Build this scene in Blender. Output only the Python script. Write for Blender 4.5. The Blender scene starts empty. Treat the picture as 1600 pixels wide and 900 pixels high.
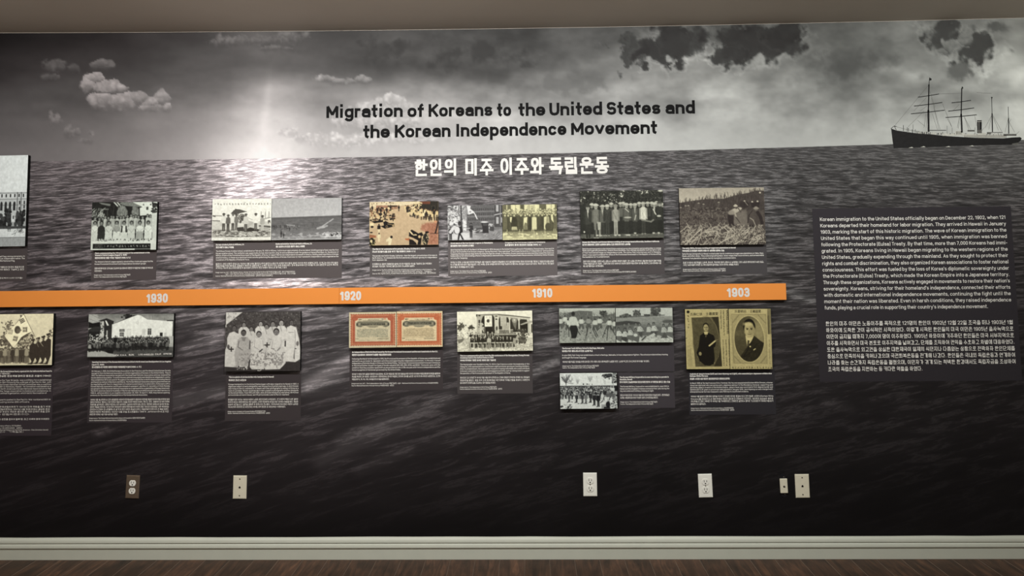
import bpy, bmesh, math, random
import numpy as np
from mathutils import Matrix, Vector

SC = bpy.context.scene
COL = SC.collection

# ---------------------------------------------------------------- camera (wall in the plane y = 0, room towards -y, metres)
FPX, DIST, CAMH = 1104.27, 3.6924, 1.5149
YAW, PITCH, ROLL = .0227266, .0774034, -.0108573
PPX, PPY = 800.0, 316.35                     # principal point: the picture is the lower part of a taller frame
def _basis():
    f = Vector((-math.sin(YAW) * math.cos(PITCH), math.cos(YAW) * math.cos(PITCH), math.sin(PITCH)))
    r = Vector((math.cos(YAW), math.sin(YAW), 0)); u = r.cross(f)
    return f, r * math.cos(ROLL) + u * math.sin(ROLL), -r * math.sin(ROLL) + u * math.cos(ROLL)
CF, CR, CU = _basis()
cam_data = bpy.data.cameras.new('camera'); cam = bpy.data.objects.new('camera', cam_data); COL.objects.link(cam)
cam.matrix_world = Matrix(((CR.x, CU.x, -CF.x, 0), (CR.y, CU.y, -CF.y, -DIST), (CR.z, CU.z, -CF.z, CAMH), (0, 0, 0, 1)))
cam_data.sensor_fit = 'HORIZONTAL'; cam_data.sensor_width = 36; cam_data.lens = FPX / 1600 * 36
cam_data.shift_y = -(450 - PPY) / 1600; cam_data.clip_start = .05
SC.camera = cam

# ---------------------------------------------------------------- world, lamps, exposure
world = bpy.data.worlds.new('world'); SC.world = world; world.use_nodes = True
world.node_tree.nodes['Background'].inputs[0].default_value = (.9, .93, 1, 1); world.node_tree.nodes['Background'].inputs[1].default_value = .02
def spot(name, x, y, aim, power, color, size=78, radius=.045):
    L = bpy.data.lights.new(name, 'SPOT'); L.energy = power; L.color = color; L.spot_size = math.radians(size); L.spot_blend = 1.0; L.shadow_soft_size = radius
    o = bpy.data.objects.new(name, L); COL.objects.link(o); o.location = (x, y, 2.69)
    o.rotation_euler = (Vector(aim) - o.location).to_track_quat('-Z', 'Y').to_euler(); return o
spot('track_spot_a', -2.85, -1.6, (-2.8, 0, 1.35), 108, (1, .955, .89), 125)
spot('track_spot_b', -1.50, -1.6, (-1.50, 0, 1.35), 108, (1, .965, .91), 125)
spot('track_spot_c', -.42, -1.6, (-.42, 0, 1.35), 150, (1, .975, .93), 125)
spot('track_spot_d', .72, -1.6, (.72, 0, 1.35), 102, (1, .985, .94), 125)
spot('track_spot_e', 2.10, -1.6, (2.10, 0, 1.35), 118, (1, .995, .93), 125)
def fill_point(x, y, z, power, color):  # added unseen fill behind the camera, there to brighten the ceiling
    L = bpy.data.lights.new('ceiling_fill', 'POINT'); L.energy = power; L.color = color; L.shadow_soft_size = .12; o = bpy.data.objects.new('ceiling_fill', L); COL.objects.link(o); o.location = (x, y, z)
fill_point(-1.6, -4.4, 2.1, 62, (1, .86, .70)); fill_point(1.8, -4.6, 2.1, 38, (1, .93, .80))

v = SC.view_settings; v.view_transform = 'Standard'; v.look = 'None'; v.exposure = 0.0; v.gamma = 1.0; v.use_curve_mapping = False

# ---------------------------------------------------------------- prints: a small numpy painter
def _hash(ix, iy, seed):
    n = (ix.astype(np.int64) * 374761393 + iy.astype(np.int64) * 668265263 + seed * 982451653) & 0xffffffff
    n = ((n ^ (n >> 13)) * 1274126177) & 0xffffffff
    return ((n ^ (n >> 16)) & 0xffffff) / float(0xffffff)
def vnoise(x, y, seed=0):
    ix, iy = np.floor(x), np.floor(y)
    fx, fy = x - ix, y - iy
    fx, fy = fx * fx * (3 - 2 * fx), fy * fy * (3 - 2 * fy)
    a, b = _hash(ix, iy, seed), _hash(ix + 1, iy, seed)
    c, d = _hash(ix, iy + 1, seed), _hash(ix + 1, iy + 1, seed)
    return (a + (b - a) * fx) * (1 - fy) + (c + (d - c) * fx) * fy
def fbm(x, y, o=4, seed=0):
    s, t, a = 0, 0, 1.0
    for k in range(o):
        s = s + a * vnoise(x * 2 ** k, y * 2 ** k, seed + k * 17); t += a; a *= .55
    return s / t
def sstep(a, b, x):
    t = np.clip((x - a) / (b - a), 0, 1)
    return t * t * (3 - 2 * t)
def col3(c):
    return np.array([c, c, c], float) if np.isscalar(c) else np.array(c, float)

class Cv:
    """Canvas over the print's rectangle; drawn in the units x0..x1, y0..y1 (y down)."""
    def __init__(s, x0, y0, x1, y1, nx, ny, base=128, seed=1):
        s.x0, s.y0, s.x1, s.y1, s.nx, s.ny = x0, y0, x1, y1, nx, ny
        s.X, s.Y = np.meshgrid(np.linspace(x0, x1, nx), np.linspace(y0, y1, ny))
        s.a = np.ones((ny, nx, 3)) * col3(base)
        s.px = (x1 - x0) / (nx - 1)
        s.r = random.Random(seed); s.seed = seed
    def win(s, xa, ya, xb, yb):
        p = 2 * s.px
        i0 = int(max(0, math.floor((xa - p - s.x0) / (s.x1 - s.x0) * (s.nx - 1)))); i1 = int(min(s.nx, math.ceil((xb + p - s.x0) / (s.x1 - s.x0) * (s.nx - 1)) + 1))
        j0 = int(max(0, math.floor((ya - p - s.y0) / (s.y1 - s.y0) * (s.ny - 1)))); j1 = int(min(s.ny, math.ceil((yb + p - s.y0) / (s.y1 - s.y0) * (s.ny - 1)) + 1))
        return (slice(j0, max(j0, j1)), slice(i0, max(i0, i1)))
    def mix(s, w, m, c):
        if m.size: s.a[w] += m[..., None] * (col3(c) - s.a[w])
    def ell(s, cx, cy, rx, ry, c, soft=None, ang=0, op=1):
        R = max(rx, ry); w = s.win(cx - R, cy - R, cx + R, cy + R)
        x, y = s.X[w] - cx, s.Y[w] - cy
        if ang:
            ca, sa = math.cos(math.radians(ang)), math.sin(math.radians(ang)); x, y = x * ca + y * sa, -x * sa + y * ca
        d = (np.sqrt((x / rx) ** 2 + (y / ry) ** 2) - 1) * min(rx, ry)
        f = soft or s.px * .9
        s.mix(w, np.clip(.5 - d / f / 1.2, 0, 1) * op, c)
    def rect(s, xa, ya, xb, yb, c, op=1):
        w = s.win(xa, ya, xb, yb); f = s.px
        mx = np.clip((s.X[w] - xa) / f + .5, 0, 1) * np.clip((xb - s.X[w]) / f + .5, 0, 1)
        my = np.clip((s.Y[w] - ya) / f + .5, 0, 1) * np.clip((yb - s.Y[w]) / f + .5, 0, 1)
        s.mix(w, mx * my * op, c)
    def polymask(s, pts, w, soft=None):
        x, y = s.X[w], s.Y[w]; ins = np.zeros(x.shape, bool); d = np.full(x.shape, 1e9)
        n = len(pts)
        for i in range(n):
            (ax, ay), (bx, by) = pts[i], pts[(i + 1) % n]
            if ay != by:
                c = ((ay > y) != (by > y)) & (x < (bx - ax) * (y - ay) / (by - ay) + ax); ins ^= c
            ex, ey = bx - ax, by - ay; L = ex * ex + ey * ey + 1e-9
            t = np.clip(((x - ax) * ex + (y - ay) * ey) / L, 0, 1)
            d = np.minimum(d, np.hypot(x - ax - t * ex, y - ay - t * ey))
        return np.clip(.5 + np.where(ins, d, -d) / (soft or s.px), 0, 1)
    def poly(s, pts, c, soft=None, op=1):
        xs = [p[0] for p in pts]; ys = [p[1] for p in pts]; f = soft or 0
        w = s.win(min(xs) - f, min(ys) - f, max(xs) + f, max(ys) + f)
        s.mix(w, s.polymask(pts, w, soft) * op, c)
    def line(s, pts, wd, c, op=1):
        for (ax, ay), (bx, by) in zip(pts, pts[1:]):
            w = s.win(min(ax, bx) - wd, min(ay, by) - wd, max(ax, bx) + wd, max(ay, by) + wd)
            x, y = s.X[w], s.Y[w]; ex, ey = bx - ax, by - ay; L = ex * ex + ey * ey + 1e-9
            t = np.clip(((x - ax) * ex + (y - ay) * ey) / L, 0, 1)
            d = np.hypot(x - ax - t * ex, y - ay - t * ey)
            s.mix(w, np.clip((wd / 2 - d) / s.px + .5, 0, 1) * op, c)
    def grad(s, xa, ya, xb, yb, c0, c1):
        w = s.win(xa, ya, xb, yb); t = np.clip((s.Y[w] - ya) / (yb - ya), 0, 1)[..., None]
        m = ((s.X[w] >= xa) & (s.X[w] <= xb) & (s.Y[w] >= ya) & (s.Y[w] <= yb))[..., None]
        s.a[w] = np.where(m, col3(c0) * (1 - t) + col3(c1) * t, s.a[w])
    def tex(s, xa, ya, xb, yb, amp, sc, asp=1, o=3, mul=False):
        """grain: add noise of amplitude amp and feature size sc inside a rectangle"""
        s.seed += 1; w = s.win(xa, ya, xb, yb)
        n = fbm(s.X[w] / sc / asp, s.Y[w] / sc, o, s.seed) - .5
        m = ((s.X[w] >= xa) & (s.X[w] <= xb) & (s.Y[w] >= ya) & (s.Y[w] <= yb))
        s.a[w] += (n * m * 2 * amp)[..., None]
    def blot(s, xa, ya, xb, yb, c, sc, thr, asp=1, edge=.06, op=1, ang=0):
        """patches of colour c where noise passes a threshold"""
        s.seed += 1; w = s.win(xa, ya, xb, yb); x, y = s.X[w], s.Y[w]
        if ang:
            ca, sa = math.cos(math.radians(ang)), math.sin(math.radians(ang)); x, y = x * ca + y * sa, -x * sa + y * ca
        n = fbm(x / sc / asp, y / sc, 3, s.seed)
        f = min(xb - xa, yb - ya) * .22
        e = np.minimum.reduce([s.X[w] - xa if xa > s.x0 + 1 else s.X[w] * 0 + f, xb - s.X[w] if xb < s.x1 - 1 else s.X[w] * 0 + f, s.Y[w] - ya if ya > s.y0 + 1 else s.Y[w] * 0 + f, yb - s.Y[w] if yb < s.y1 - 1 else s.Y[w] * 0 + f])
        n = n - .3 * (1 - np.clip(e / f, 0, 1))
        s.mix(w, sstep(thr - edge, thr + edge, n) * (e >= 0) * op, c)
    def specks(s, xa, ya, xb, yb, n, r0, r1, cols):
        for k in range(n):
            s.ell(s.r.uniform(xa, xb), s.r.uniform(ya, yb), s.r.uniform(r0, r1), s.r.uniform(r0, r1), s.r.choice(cols))
    def sticks(s, xa, ya, xb, yb, n, l0, l1, wd, cols, a0=0, a1=180):
        for k in range(n):
            x, y, L, a = s.r.uniform(xa, xb), s.r.uniform(ya, yb), s.r.uniform(l0, l1) / 2, math.radians(s.r.uniform(a0, a1))
            s.line([(x - L * math.cos(a), y + L * math.sin(a)), (x + L * math.cos(a), y - L * math.sin(a))], wd * s.r.uniform(.6, 1.3), s.r.choice(cols))
    def man(s, x, yf, h, coat=60, legs=40, skin=150, hat=None, hair=30, arms=None, shirt=None, wide=1.0, shoe=None):
        """standing figure: feet at yf, height h"""
        hd = h * .068
        yt = yf - h
        sw = h * .125 * wide
        s.poly([(x - sw * .62, yf - h * .52), (x + sw * .62, yf - h * .52), (x + sw * .6, yf), (x + sw * .12, yf), (x, yf - h * .4), (x - sw * .12, yf), (x - sw * .6, yf)], legs)
        s.poly([(x - sw * .35, yt + h * .155), (x + sw * .35, yt + h * .155), (x + sw, yt + h * .21), (x + sw * 1.12, yf - h * .45), (x + sw * .75, yf - h * .47), (x + sw * .72, yf - h * .42), (x - sw * .72, yf - h * .42), (x - sw * .75, yf - h * .47), (x - sw * 1.12, yf - h * .45), (x - sw, yt + h * .21)], coat)
        if arms is not None:
            for q in (-1, 1): s.line([(x + q * sw * .95, yt + h * .22), (x + q * sw * 1.02, yf - h * .47)], h * .05, arms)
        if shirt is not None:
            s.poly([(x - sw * .25, yt + h * .16), (x + sw * .25, yt + h * .16), (x, yt + h * .4)], shirt)
        if shoe is not None:
            for q in (-1, 1): s.ell(x + q * sw * .4, yf, h * .035, h * .02, shoe)
        s.ell(x, yt + hd * 1.15, hd * .95, hd * 1.2, hair)
        s.ell(x, yt + hd * 1.45, hd * .78, hd * 1.02, skin)
        if hat is not None:
            s.ell(x, yt + hd * .75, hd * 1.35, hd * .38, hat); s.ell(x, yt + hd * .45, hd * .9, hd * .5, hat)
    def head(s, x, y, r, skin, hair, feat=None):
        s.ell(x, y - r * .2, r * .95, r * 1.12, hair); s.ell(x, y + r * .12, r * .76, r * .98, skin)
        if feat is not None:
            for q in (-1, 1): s.ell(x + q * r * .32, y - r * .02, r * .15, r * .1, feat)
            s.line([(x - r * .22, y + r * .62), (x + r * .22, y + r * .62)], r * .13, feat); s.line([(x, y), (x - r * .03, y + r * .33)], r * .12, feat, op=.6)
    def woman(s, x, yt, yf, w, dress=215, skin=140, hair=35, fold=175, feat=None, rr=.085):
        h = yf - yt; r = h * rr
        s.poly([(x - w * .28, yt + r * 2.1), (x + w * .28, yt + r * 2.1), (x + w * .5, yt + r * 3.2), (x + w * .52, yt + h * .5), (x + w * .62, yf), (x - w * .62, yf), (x - w * .52, yt + h * .5), (x - w * .5, yt + r * 3.2)], dress)
        s.line([(x - w * .4, yt + h * .47), (x + w * .1, yt + h * .5)], h * .018, fold); s.line([(x + w * .4, yt + h * .47), (x - w * .05, yt + h * .51)], h * .018, fold)
        for q in (-.3, -.05, .25): s.line([(x + w * q * .8, yt + h * .55), (x + w * q * 1.3, yf - h * .03)], h * .012, fold)
        s.line([(x - w * .12, yt + r * 2.2), (x + w * .03, yt + r * 4)], h * .018, fold)
        s.head(x, yt + r * 1.1, r, skin, hair, feat)
    def scrawl(s, x, y, n, step, h, wd, c, op=1, vert=False):
        """a row of small handwritten signs"""
        for k in range(n):
            cx, cy = (x, y + k * step) if vert else (x + k * step, y + s.r.uniform(-h * .1, h * .1))
            for j in range(s.r.randint(2, 4)):
                a = [(cx + s.r.uniform(-.36, .36) * h, cy + s.r.uniform(-.5, .5) * h) for q in range(s.r.randint(2, 3))]
                s.line(a, wd, c, op)
    def finish(s, k=.5, grain=7):
        """the softness and grain of an old enlargement"""
        for ax in (0, 1):
            a = s.a; p = np.concatenate([a.take([0], ax), a, a.take([-1], ax)], ax)
            n = a.shape[ax]
            s.a = a * (1 - k) + (p.take(range(0, n), ax) + p.take(range(2, n + 2), ax)) * (k / 2)
        u = (s.x1 - s.x0) / 40
        s.a *= (1 + .16 * (fbm(s.X / u, s.Y / u, 4, s.seed + 91) - .5))[..., None]
        s.a += ((fbm(s.X / s.px / 1.7, s.Y / s.px / 1.7, 2, s.seed + 92) - .5) * 2 * grain)[..., None]
        return s
    def duo(s, lo, hi):
        """tone the greys from lo to hi"""
        t = np.clip(s.a / 255, 0, 1); s.a = col3(lo) + (col3(hi) - col3(lo)) * t

def pic_city_hall(S):
    c = Cv(-676, 15, 248, 812, int(165 * S), int(141 * S), 200, 3)
    c.grad(-676, 15, 248, 340, 196, 204); c.tex(-676, 15, 248, 340, 6, 40)
    c.rect(-620, 338, 248, 640, 172)
    for y in (345, 397, 450): c.rect(-620, y, 248, y + 6, 122)
    c.rect(-620, 352, 248, 394, 186)
    for k in range(-12, 5):
        x = k * 52
        c.rect(x - 8, 356, x + 8, 384, 40)
        if -620 < x < 110:
            c.rect(x - 17, 440, x + 12, 500, 45); c.ell(x - 2, 440, 14, 18, 45)
            c.rect(x + 1, 545, x + 13, 575, 60)
    for x in (130, 176, -400, -250): c.rect(x, 340, x + 12, 560, 95)
    for x, y in ((165, 432), (165, 484), (222, 432), (222, 470)): c.rect(x - 8, y - 15, x + 8, y + 15, 42)
    c.rect(-676, 560, 248, 660, 150); c.rect(40, 540, 110, 600, 190)
    for x in (62, 95): c.rect(x - 7, 545, x + 7, 575, 55)
    for cx, cy, rx, ry in ((165, 585, 62, 75), (205, 545, 35, 50), (-10, 600, 90, 70), (30, 520, 45, 40), (-190, 590, 120, 80), (-420, 600, 130, 75), (-590, 580, 90, 90)):
        for k in range(26):
            c.ell(cx + c.r.uniform(-1, 1) * rx * .8, cy + c.r.uniform(-1, 1) * ry * .8, rx * .3, ry * .3, c.r.choice((38, 48, 30, 62)))
    c.rect(-676, 638, 248, 662, 62); c.rect(-676, 660, 248, 740, 196); c.rect(-676, 732, 248, 740, 120); c.rect(-676, 740, 248, 812, 146)
    c.tex(-676, 740, 248, 812, 14, 14); c.tex(-676, 560, 248, 740, 12, 18)
    for x in (35, 50, 66, -80, -120, -300): c.man(x, 684, 42, 70, 70, 90)
    c.sticks(85, 665, 240, 715, 16, 20, 60, 4, (70, 100), 15, 60)
    c.duo((8, 8, 8), (252, 255, 248)); return c

def pic_league(S):
    c = Cv(75, 65, 1150, 845, int(102 * S), int(75 * S), 30, 5)
    c.tex(75, 65, 900, 420, 12, 30)
    c.poly([(180, 65), (380, 95), (370, 130), (230, 100)], 120, 14); c.poly([(560, 65), (760, 65), (900, 150), (640, 130), (520, 90)], 120); c.tex(520, 65, 880, 140, 20, 10)
    c.poly([(420, 65), (450, 65), (510, 130), (490, 138)], 200); c.poly([(470, 65), (500, 65), (545, 118), (528, 126)], 190)
    c.poly([(740, 65), (1150, 65), (1150, 270), (870, 290), (860, 165), (905, 150)], 222); c.rect(1060, 230, 1150, 845, 205)
    c.rect(968, 145, 1004, 196, 75); c.rect(912, 95, 934, 125, 120)
    c.rect(275, 170, 350, 190, 110); c.line([(330, 190), (330, 300)], 16, 60); c.line([(440, 120), (420, 300)], 10, 55)
    for k in range(70): c.ell(c.r.gauss(1105, 26), c.r.uniform(75, 240), 12, 12, c.r.choice((30, 45, 60, 25)))
    for cx, cy, rx, ry in ((575, 210, 88, 100), (790, 220, 62, 85)):
        c.poly([(cx - rx, cy + ry), (cx - rx, cy), (cx - rx * .3, cy - ry * .9), (cx, cy - ry), (cx + rx * .6, cy - ry * .6), (cx + rx, cy), (cx + rx, cy + ry)], 120, 20)
        c.sticks(cx - rx * .8, cy - ry * .8, cx + rx * .8, cy + ry, 90, 18, 40, 5, (85, 105, 140, 155), 60, 120)
    c.sticks(80, 170, 280, 330, 60, 25, 70, 10, (190, 160, 120, 90), 20, 80)
    c.rect(75, 660, 1150, 845, 215); c.poly([(75, 360), (130, 360), (130, 700), (75, 700)], 190)
    for i, x in enumerate((135, 205, 255, 300, 350, 400, 435, 495, 555, 600, 665, 725, 760, 800, 845, 915, 995, 1040)):
        y = (330, 340, 335, 310, 325, 305, 310, 305, 315, 310, 300, 285, 310, 300, 310, 320, 290, 298)[i]
        c.poly([(x - 28, y + 34), (x, y + 22), (x + 28, y + 34), (x + 34, y + 210), (x - 34, y + 210)], .86 * np.float64((205, 195, 90, 215, 120, 210, 200, 215, 205, 200, 210, 220, 205, 215, 190, 215, 225, 215)[i]))
        c.line([(x - 36, y + 60), (x - 36, y + 200)], 5, 60); c.head(x, y, 22, 132, 25)
    for i, x in enumerate((135, 240, 362, 492, 612, 735, 872, 1010)):
        d, sk = ((220, 210), (42, 48), (205, 212), (150, 222), (215, 215), (200, 205), (220, 165), (224, 220))[i]
        c.poly([(x - 24, 450), (x + 24, 450), (x + 56, 480), (x + 62, 575), (x - 62, 575), (x - 56, 480)], d)
        c.poly([(x - 54, 545), (x + 54, 545), (x + 66, 690), (x - 66, 690)], sk)
        c.line([(x - 48, 500), (x, 560), (x + 48, 500)], 9, d * .82)
        for q in (-30, -8, 14, 36): c.line([(x + q, 575), (x + q * 1.2, 680)], 5, sk * .86)
        c.rect(x + 64, 560, x + 70, 690, 40)
        c.ell(x, 402, 34, 36, 40, 10, op=.7); c.head(x, 410, 26, 142, 20, 80)
    c.poly([(572, 455), (592, 455), (585, 560), (560, 560)], 30); c.poly([(636, 455), (656, 455), (668, 560), (640, 560)], 30)
    c.specks(150, 668, 1080, 705, 120, 5, 13, (225, 205, 150, 60))
    c.rect(75, 705, 1150, 745, 222); c.rect(110, 742, 1058, 826, 24); c.rect(75, 826, 800, 845, 225); c.rect(800, 832, 1058, 845, 40)
    c.scrawl(310, 785, 16, 48, 40, 5, 150); c.scrawl(145, 762, 8, 19, 14, 4, 110); c.scrawl(145, 785, 7, 19, 14, 4, 110); c.scrawl(145, 806, 8, 18, 14, 4, 120)
    c.tex(75, 65, 1150, 845, 6, 10); c.duo((12, 12, 11), (238, 242, 226)); return c

def pic_aviators(S):
    c = Cv(45, 75, 1150, 850, int(92 * S), int(65 * S), 240, 7)
    c.grad(45, 75, 1150, 480, 244, 236); c.scrawl(100, 172, 20, 54, 34, 5, 95); c.line([(630, 135), (665, 145)], 5, 100)
    c.rect(45, 640, 1150, 800, 165); c.rect(45, 500, 1150, 640, 205); c.tex(45, 500, 1150, 640, 16, 20, 4)
    c.blot(45, 640, 1150, 800, 95, 26, .55, 2.4); c.blot(45, 650, 1150, 800, 215, 22, .6, 2.2)
    c.line([(45, 385), (230, 392)], 14, 120); c.line([(50, 480), (190, 486)], 16, 70); c.line([(60, 392), (100, 400)], 18, 60)
    c.line([(930, 585), (1150, 600)], 26, 60); c.line([(930, 625), (1150, 622)], 12, 80); c.line([(1000, 455), (1150, 425)], 18, 150)
    for x in (960, 1038, 1104): c.line([(x, 320), (x, 430)], 12, 125)
    c.line([(1010, 260), (1040, 300)], 4, 170); c.poly([(1085, 480), (1130, 475), (1140, 545), (1115, 510), (1100, 545), (1088, 545)], 75)
    c.poly([(400, 345), (480, 265), (560, 272), (690, 316), (560, 345), (480, 372)], 72); c.line([(480, 268), (400, 345)], 12, 40); c.line([(480, 268), (685, 316)], 10, 60)
    for x in (440, 490, 540): c.line([(x, 290), (x - 10, 400)], 9, 60)
    c.poly([(690, 610), (720, 480), (830, 520), (690, 640)], 175); c.line([(695, 420), (800, 470)], 7, 140)
    c.poly([(680, 640), (760, 610), (930, 650), (920, 680), (700, 690)], 38)
    c.ell(598, 425, 60, 68, 45); c.ell(598, 425, 46, 54, 190); c.ell(604, 428, 38, 46, 52); c.ell(604, 428, 20, 24, 90)
    for x, yf, h, ct, lg, hat in ((262, 670, 330, 225, 62, 45), (345, 672, 305, 90, 48, 60), (435, 660, 315, 222, 60, 90), (500, 650, 290, 110, 70, 70), (675, 690, 340, 200, 75, 70), (860, 665, 320, 238, 85, 50), (985, 690, 305, 165, 190, 50)):
        c.man(x, yf, h, ct, lg, 95, hat, 40, wide=1.05, shoe=50)
    for x in (575,): c.poly([(x - 50, 530), (x, 505), (x + 55, 540), (x + 60, 620), (x - 60, 620)], 215); c.ell(x, 505, 22, 26, 70); c.poly([(x - 60, 610), (x + 60, 600), (x + 80, 680), (x - 50, 680)], 50)
    c.ell(1015, 690, 34, 14, 60); c.rect(45, 800, 1150, 850, 240); c.scrawl(270, 826, 16, 17, 14, 4, 160); c.scrawl(660, 826, 8, 17, 14, 4, 150); c.ell(690, 785, 7, 10, 40)
    c.poly([(45, 795), (1150, 795), (1150, 803), (45, 803)], 235)
    c.rect(45, 75, 52, 850, 246); c.rect(1138, 75, 1150, 850, 246); c.tex(45, 75, 1150, 850, 5, 9)
    c.duo((36, 32, 28), (255, 252, 236)); return c

def pic_airfield(S):
    c = Cv(590, 95, 1107, 400, int(109 * S), int(65 * S), 190, 9)
    c.grad(590, 95, 1107, 240, 190, 205); c.poly([(590, 243), (1107, 225), (1107, 400), (590, 400)], 105)
    c.grad(590, 290, 1107, 400, 96, 150); c.tex(590, 240, 1107, 400, 16, 7, 4); c.poly([(590, 236), (1107, 224), (1107, 240), (590, 252)], 92, 4)
    c.blot(590, 340, 1107, 400, 185, 10, .55, 3); c.blot(960, 340, 1107, 390, 225, 10, .5, 2)
    c.line([(940, 320), (1045, 250)], 8, 190); c.line([(930, 318), (1000, 300)], 14, 175); c.ell(965, 310, 24, 8, 190)
    c.line([(700, 290), (790, 300)], 8, 160); c.line([(1000, 272), (1100, 276)], 3, 140)
    for x, y, h in ((602, 315, 26), (612, 320, 28), (625, 318, 26), (655, 315, 26), (685, 312, 24), (697, 314, 26), (722, 335, 30), (770, 310, 22), (783, 312, 24), (835, 306, 14), (900, 292, 14), (890, 290, 12), (662, 380, 46), (680, 385, 34), (660, 345, 18)):
        c.man(x, y, h, 55, 45, 90, wide=1.3)
    c.specks(590, 300, 800, 330, 40, 2, 4, (60, 80, 150)); c.blot(1020, 350, 1090, 385, 50, 8, .58)
    c.specks(600, 100, 1100, 220, 14, 1, 2, (165, 225)); c.rect(590, 394, 1107, 400, 205); c.tex(590, 95, 1107, 400, 4, 5)
    c.duo((30, 28, 27), (238, 236, 230)); return c

def pic_parade(S):
    c = Cv(62, 58, 1300, 835, int(108 * S), int(68 * S), (208, 184, 146), 11)
    c.poly([(62, 58), (960, 58), (960, 90), (500, 150), (62, 150)], (232, 214, 176)); c.poly([(180, 120), (580, 125), (560, 190), (180, 240)], (168, 130, 104))
    c.tex(62, 58, 1300, 835, 9, 16); c.poly([(500, 190), (640, 200), (1300, 430), (1300, 835), (62, 835), (62, 560), (300, 520), (520, 460)], (206, 181, 144), 18)
    c.poly([(1000, 480), (1100, 440), (1300, 440), (1300, 835), (1110, 835), (1130, 640), (980, 560)], (178, 128, 102), 40); c.tex(980, 440, 1300, 835, 26, 18)
    c.poly([(960, 58), (1300, 52), (1300, 400), (1000, 230), (960, 160)], (58, 54, 46)); c.poly([(970, 62), (1160, 58), (1150, 110), (980, 105)], (120, 76, 58))
    c.rect(1175, 140, 1245, 235, (84, 78, 66)); c.rect(1185, 150, 1235, 225, (40, 38, 34))
    c.specks(62, 160, 520, 400, 190, 8, 20, ((236, 214, 164), (60, 52, 46), (150, 112, 84), (215, 186, 140), (40, 36, 34)))
    for x, y in ((110, 210), (205, 250), (265, 260), (370, 250), (480, 360), (330, 300), (440, 200), (590, 210)):
        c.man(x, y + 20, 110, (52, 46, 42), (60, 52, 46), (150, 110, 84), wide=1.2)
    for k in range(70):
        t = c.r.random(); x = 690 + t * 590; y = 200 + t * 150 + c.r.uniform(-40, 55)
        c.man(x, y + 60, 120 + 40 * t, c.r.choice(((244, 226, 180), (236, 212, 160), (60, 54, 48), (225, 200, 150))), c.r.choice(((60, 54, 48), (230, 206, 160), (84, 70, 56))), (160, 118, 88), wide=1.2)
    c.specks(850, 70, 1000, 220, 50, 8, 18, ((240, 220, 170), (90, 70, 54), (60, 54, 46)))
    c.poly([(95, 405), (300, 385), (310, 420), (150, 440)], (44, 40, 36)); c.poly([(310, 420), (350, 400), (420, 440), (500, 440), (515, 500), (340, 540), (260, 495), (320, 480)], (40, 38, 36))
    c.ell(372, 505, 20, 26, (150, 130, 100)); c.ell(490, 485, 20, 24, (180, 156, 116)); c.ell(372, 505, 10, 14, (40, 38, 36)); c.line([(390, 455), (470, 470)], 10, (180, 156, 116))
    c.rect(62, 440, 135, 485, (244, 224, 176)); c.ell(110, 505, 26, 20, (50, 44, 40)); c.ell(95, 605, 26, 12, (50, 44, 40)); c.poly([(62, 640), (180, 660), (180, 700), (62, 700)], (168, 116, 84))
    for x, y, ct in ((232, 620, (48, 42, 40)), (235, 780, (238, 222, 178))):
        c.man(x, y, 170, ct, (238, 220, 176), (70, 58, 50), wide=1.3, hair=(40, 36, 34))
    c.poly([(360, 740), (420, 690), (470, 700), (460, 770), (440, 830), (400, 835), (400, 760), (370, 780)], (240, 226, 184)); c.ell(458, 690, 22, 24, (44, 38, 36))
    c.ell(105, 770, 56, 70, (44, 42, 36)); c.specks(70, 700, 165, 830, 26, 8, 14, ((200, 186, 130), (90, 84, 60), (30, 28, 26))); c.ell(95, 760, 22, 24, (232, 214, 168))
    c.poly([(775, 600), (820, 560), (940, 630), (1000, 610), (1030, 660), (1000, 720), (985, 835), (920, 835), (940, 760), (850, 710), (770, 680)], (40, 37, 35))
    c.line([(785, 590), (830, 640)], 26, (236, 216, 170)); c.poly([(830, 650), (900, 645), (920, 665), (850, 668)], (230, 208, 160)); c.ell(960, 690, 24, 26, (214, 186, 140)); c.ell(1010, 700, 14, 26, (220, 196, 150))
    c.poly([(700, 720), (780, 715), (790, 760), (710, 745)], (184, 116, 80)); c.poly([(775, 730), (840, 745), (900, 800), (915, 835), (775, 835)], (46, 40, 36))
    c.poly([(1040, 650), (1085, 610), (1120, 660), (1130, 720), (1100, 835), (1040, 835), (1010, 760)], (54, 52, 46)); c.ell(1095, 612, 34, 18, (40, 36, 36)); c.line([(1095, 640), (1130, 720)], 12, (222, 200, 156)); c.specks(1030, 680, 1110, 820, 22, 6, 12, ((212, 194, 150), (44, 42, 38)))
    c.line([(1290, 430), (1275, 530), (1245, 625)], 26, (50, 42, 40)); c.line([(1150, 640), (1300, 632)], 8, (54, 46, 42)); c.ell(1250, 425, 30, 22, (214, 158, 120))
    c.specks(80, 65, 560, 95, 10, 6, 10, ((90, 70, 50), (60, 50, 40))); c.rect(390, 125, 560, 150, (74, 62, 50)); return c

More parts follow.
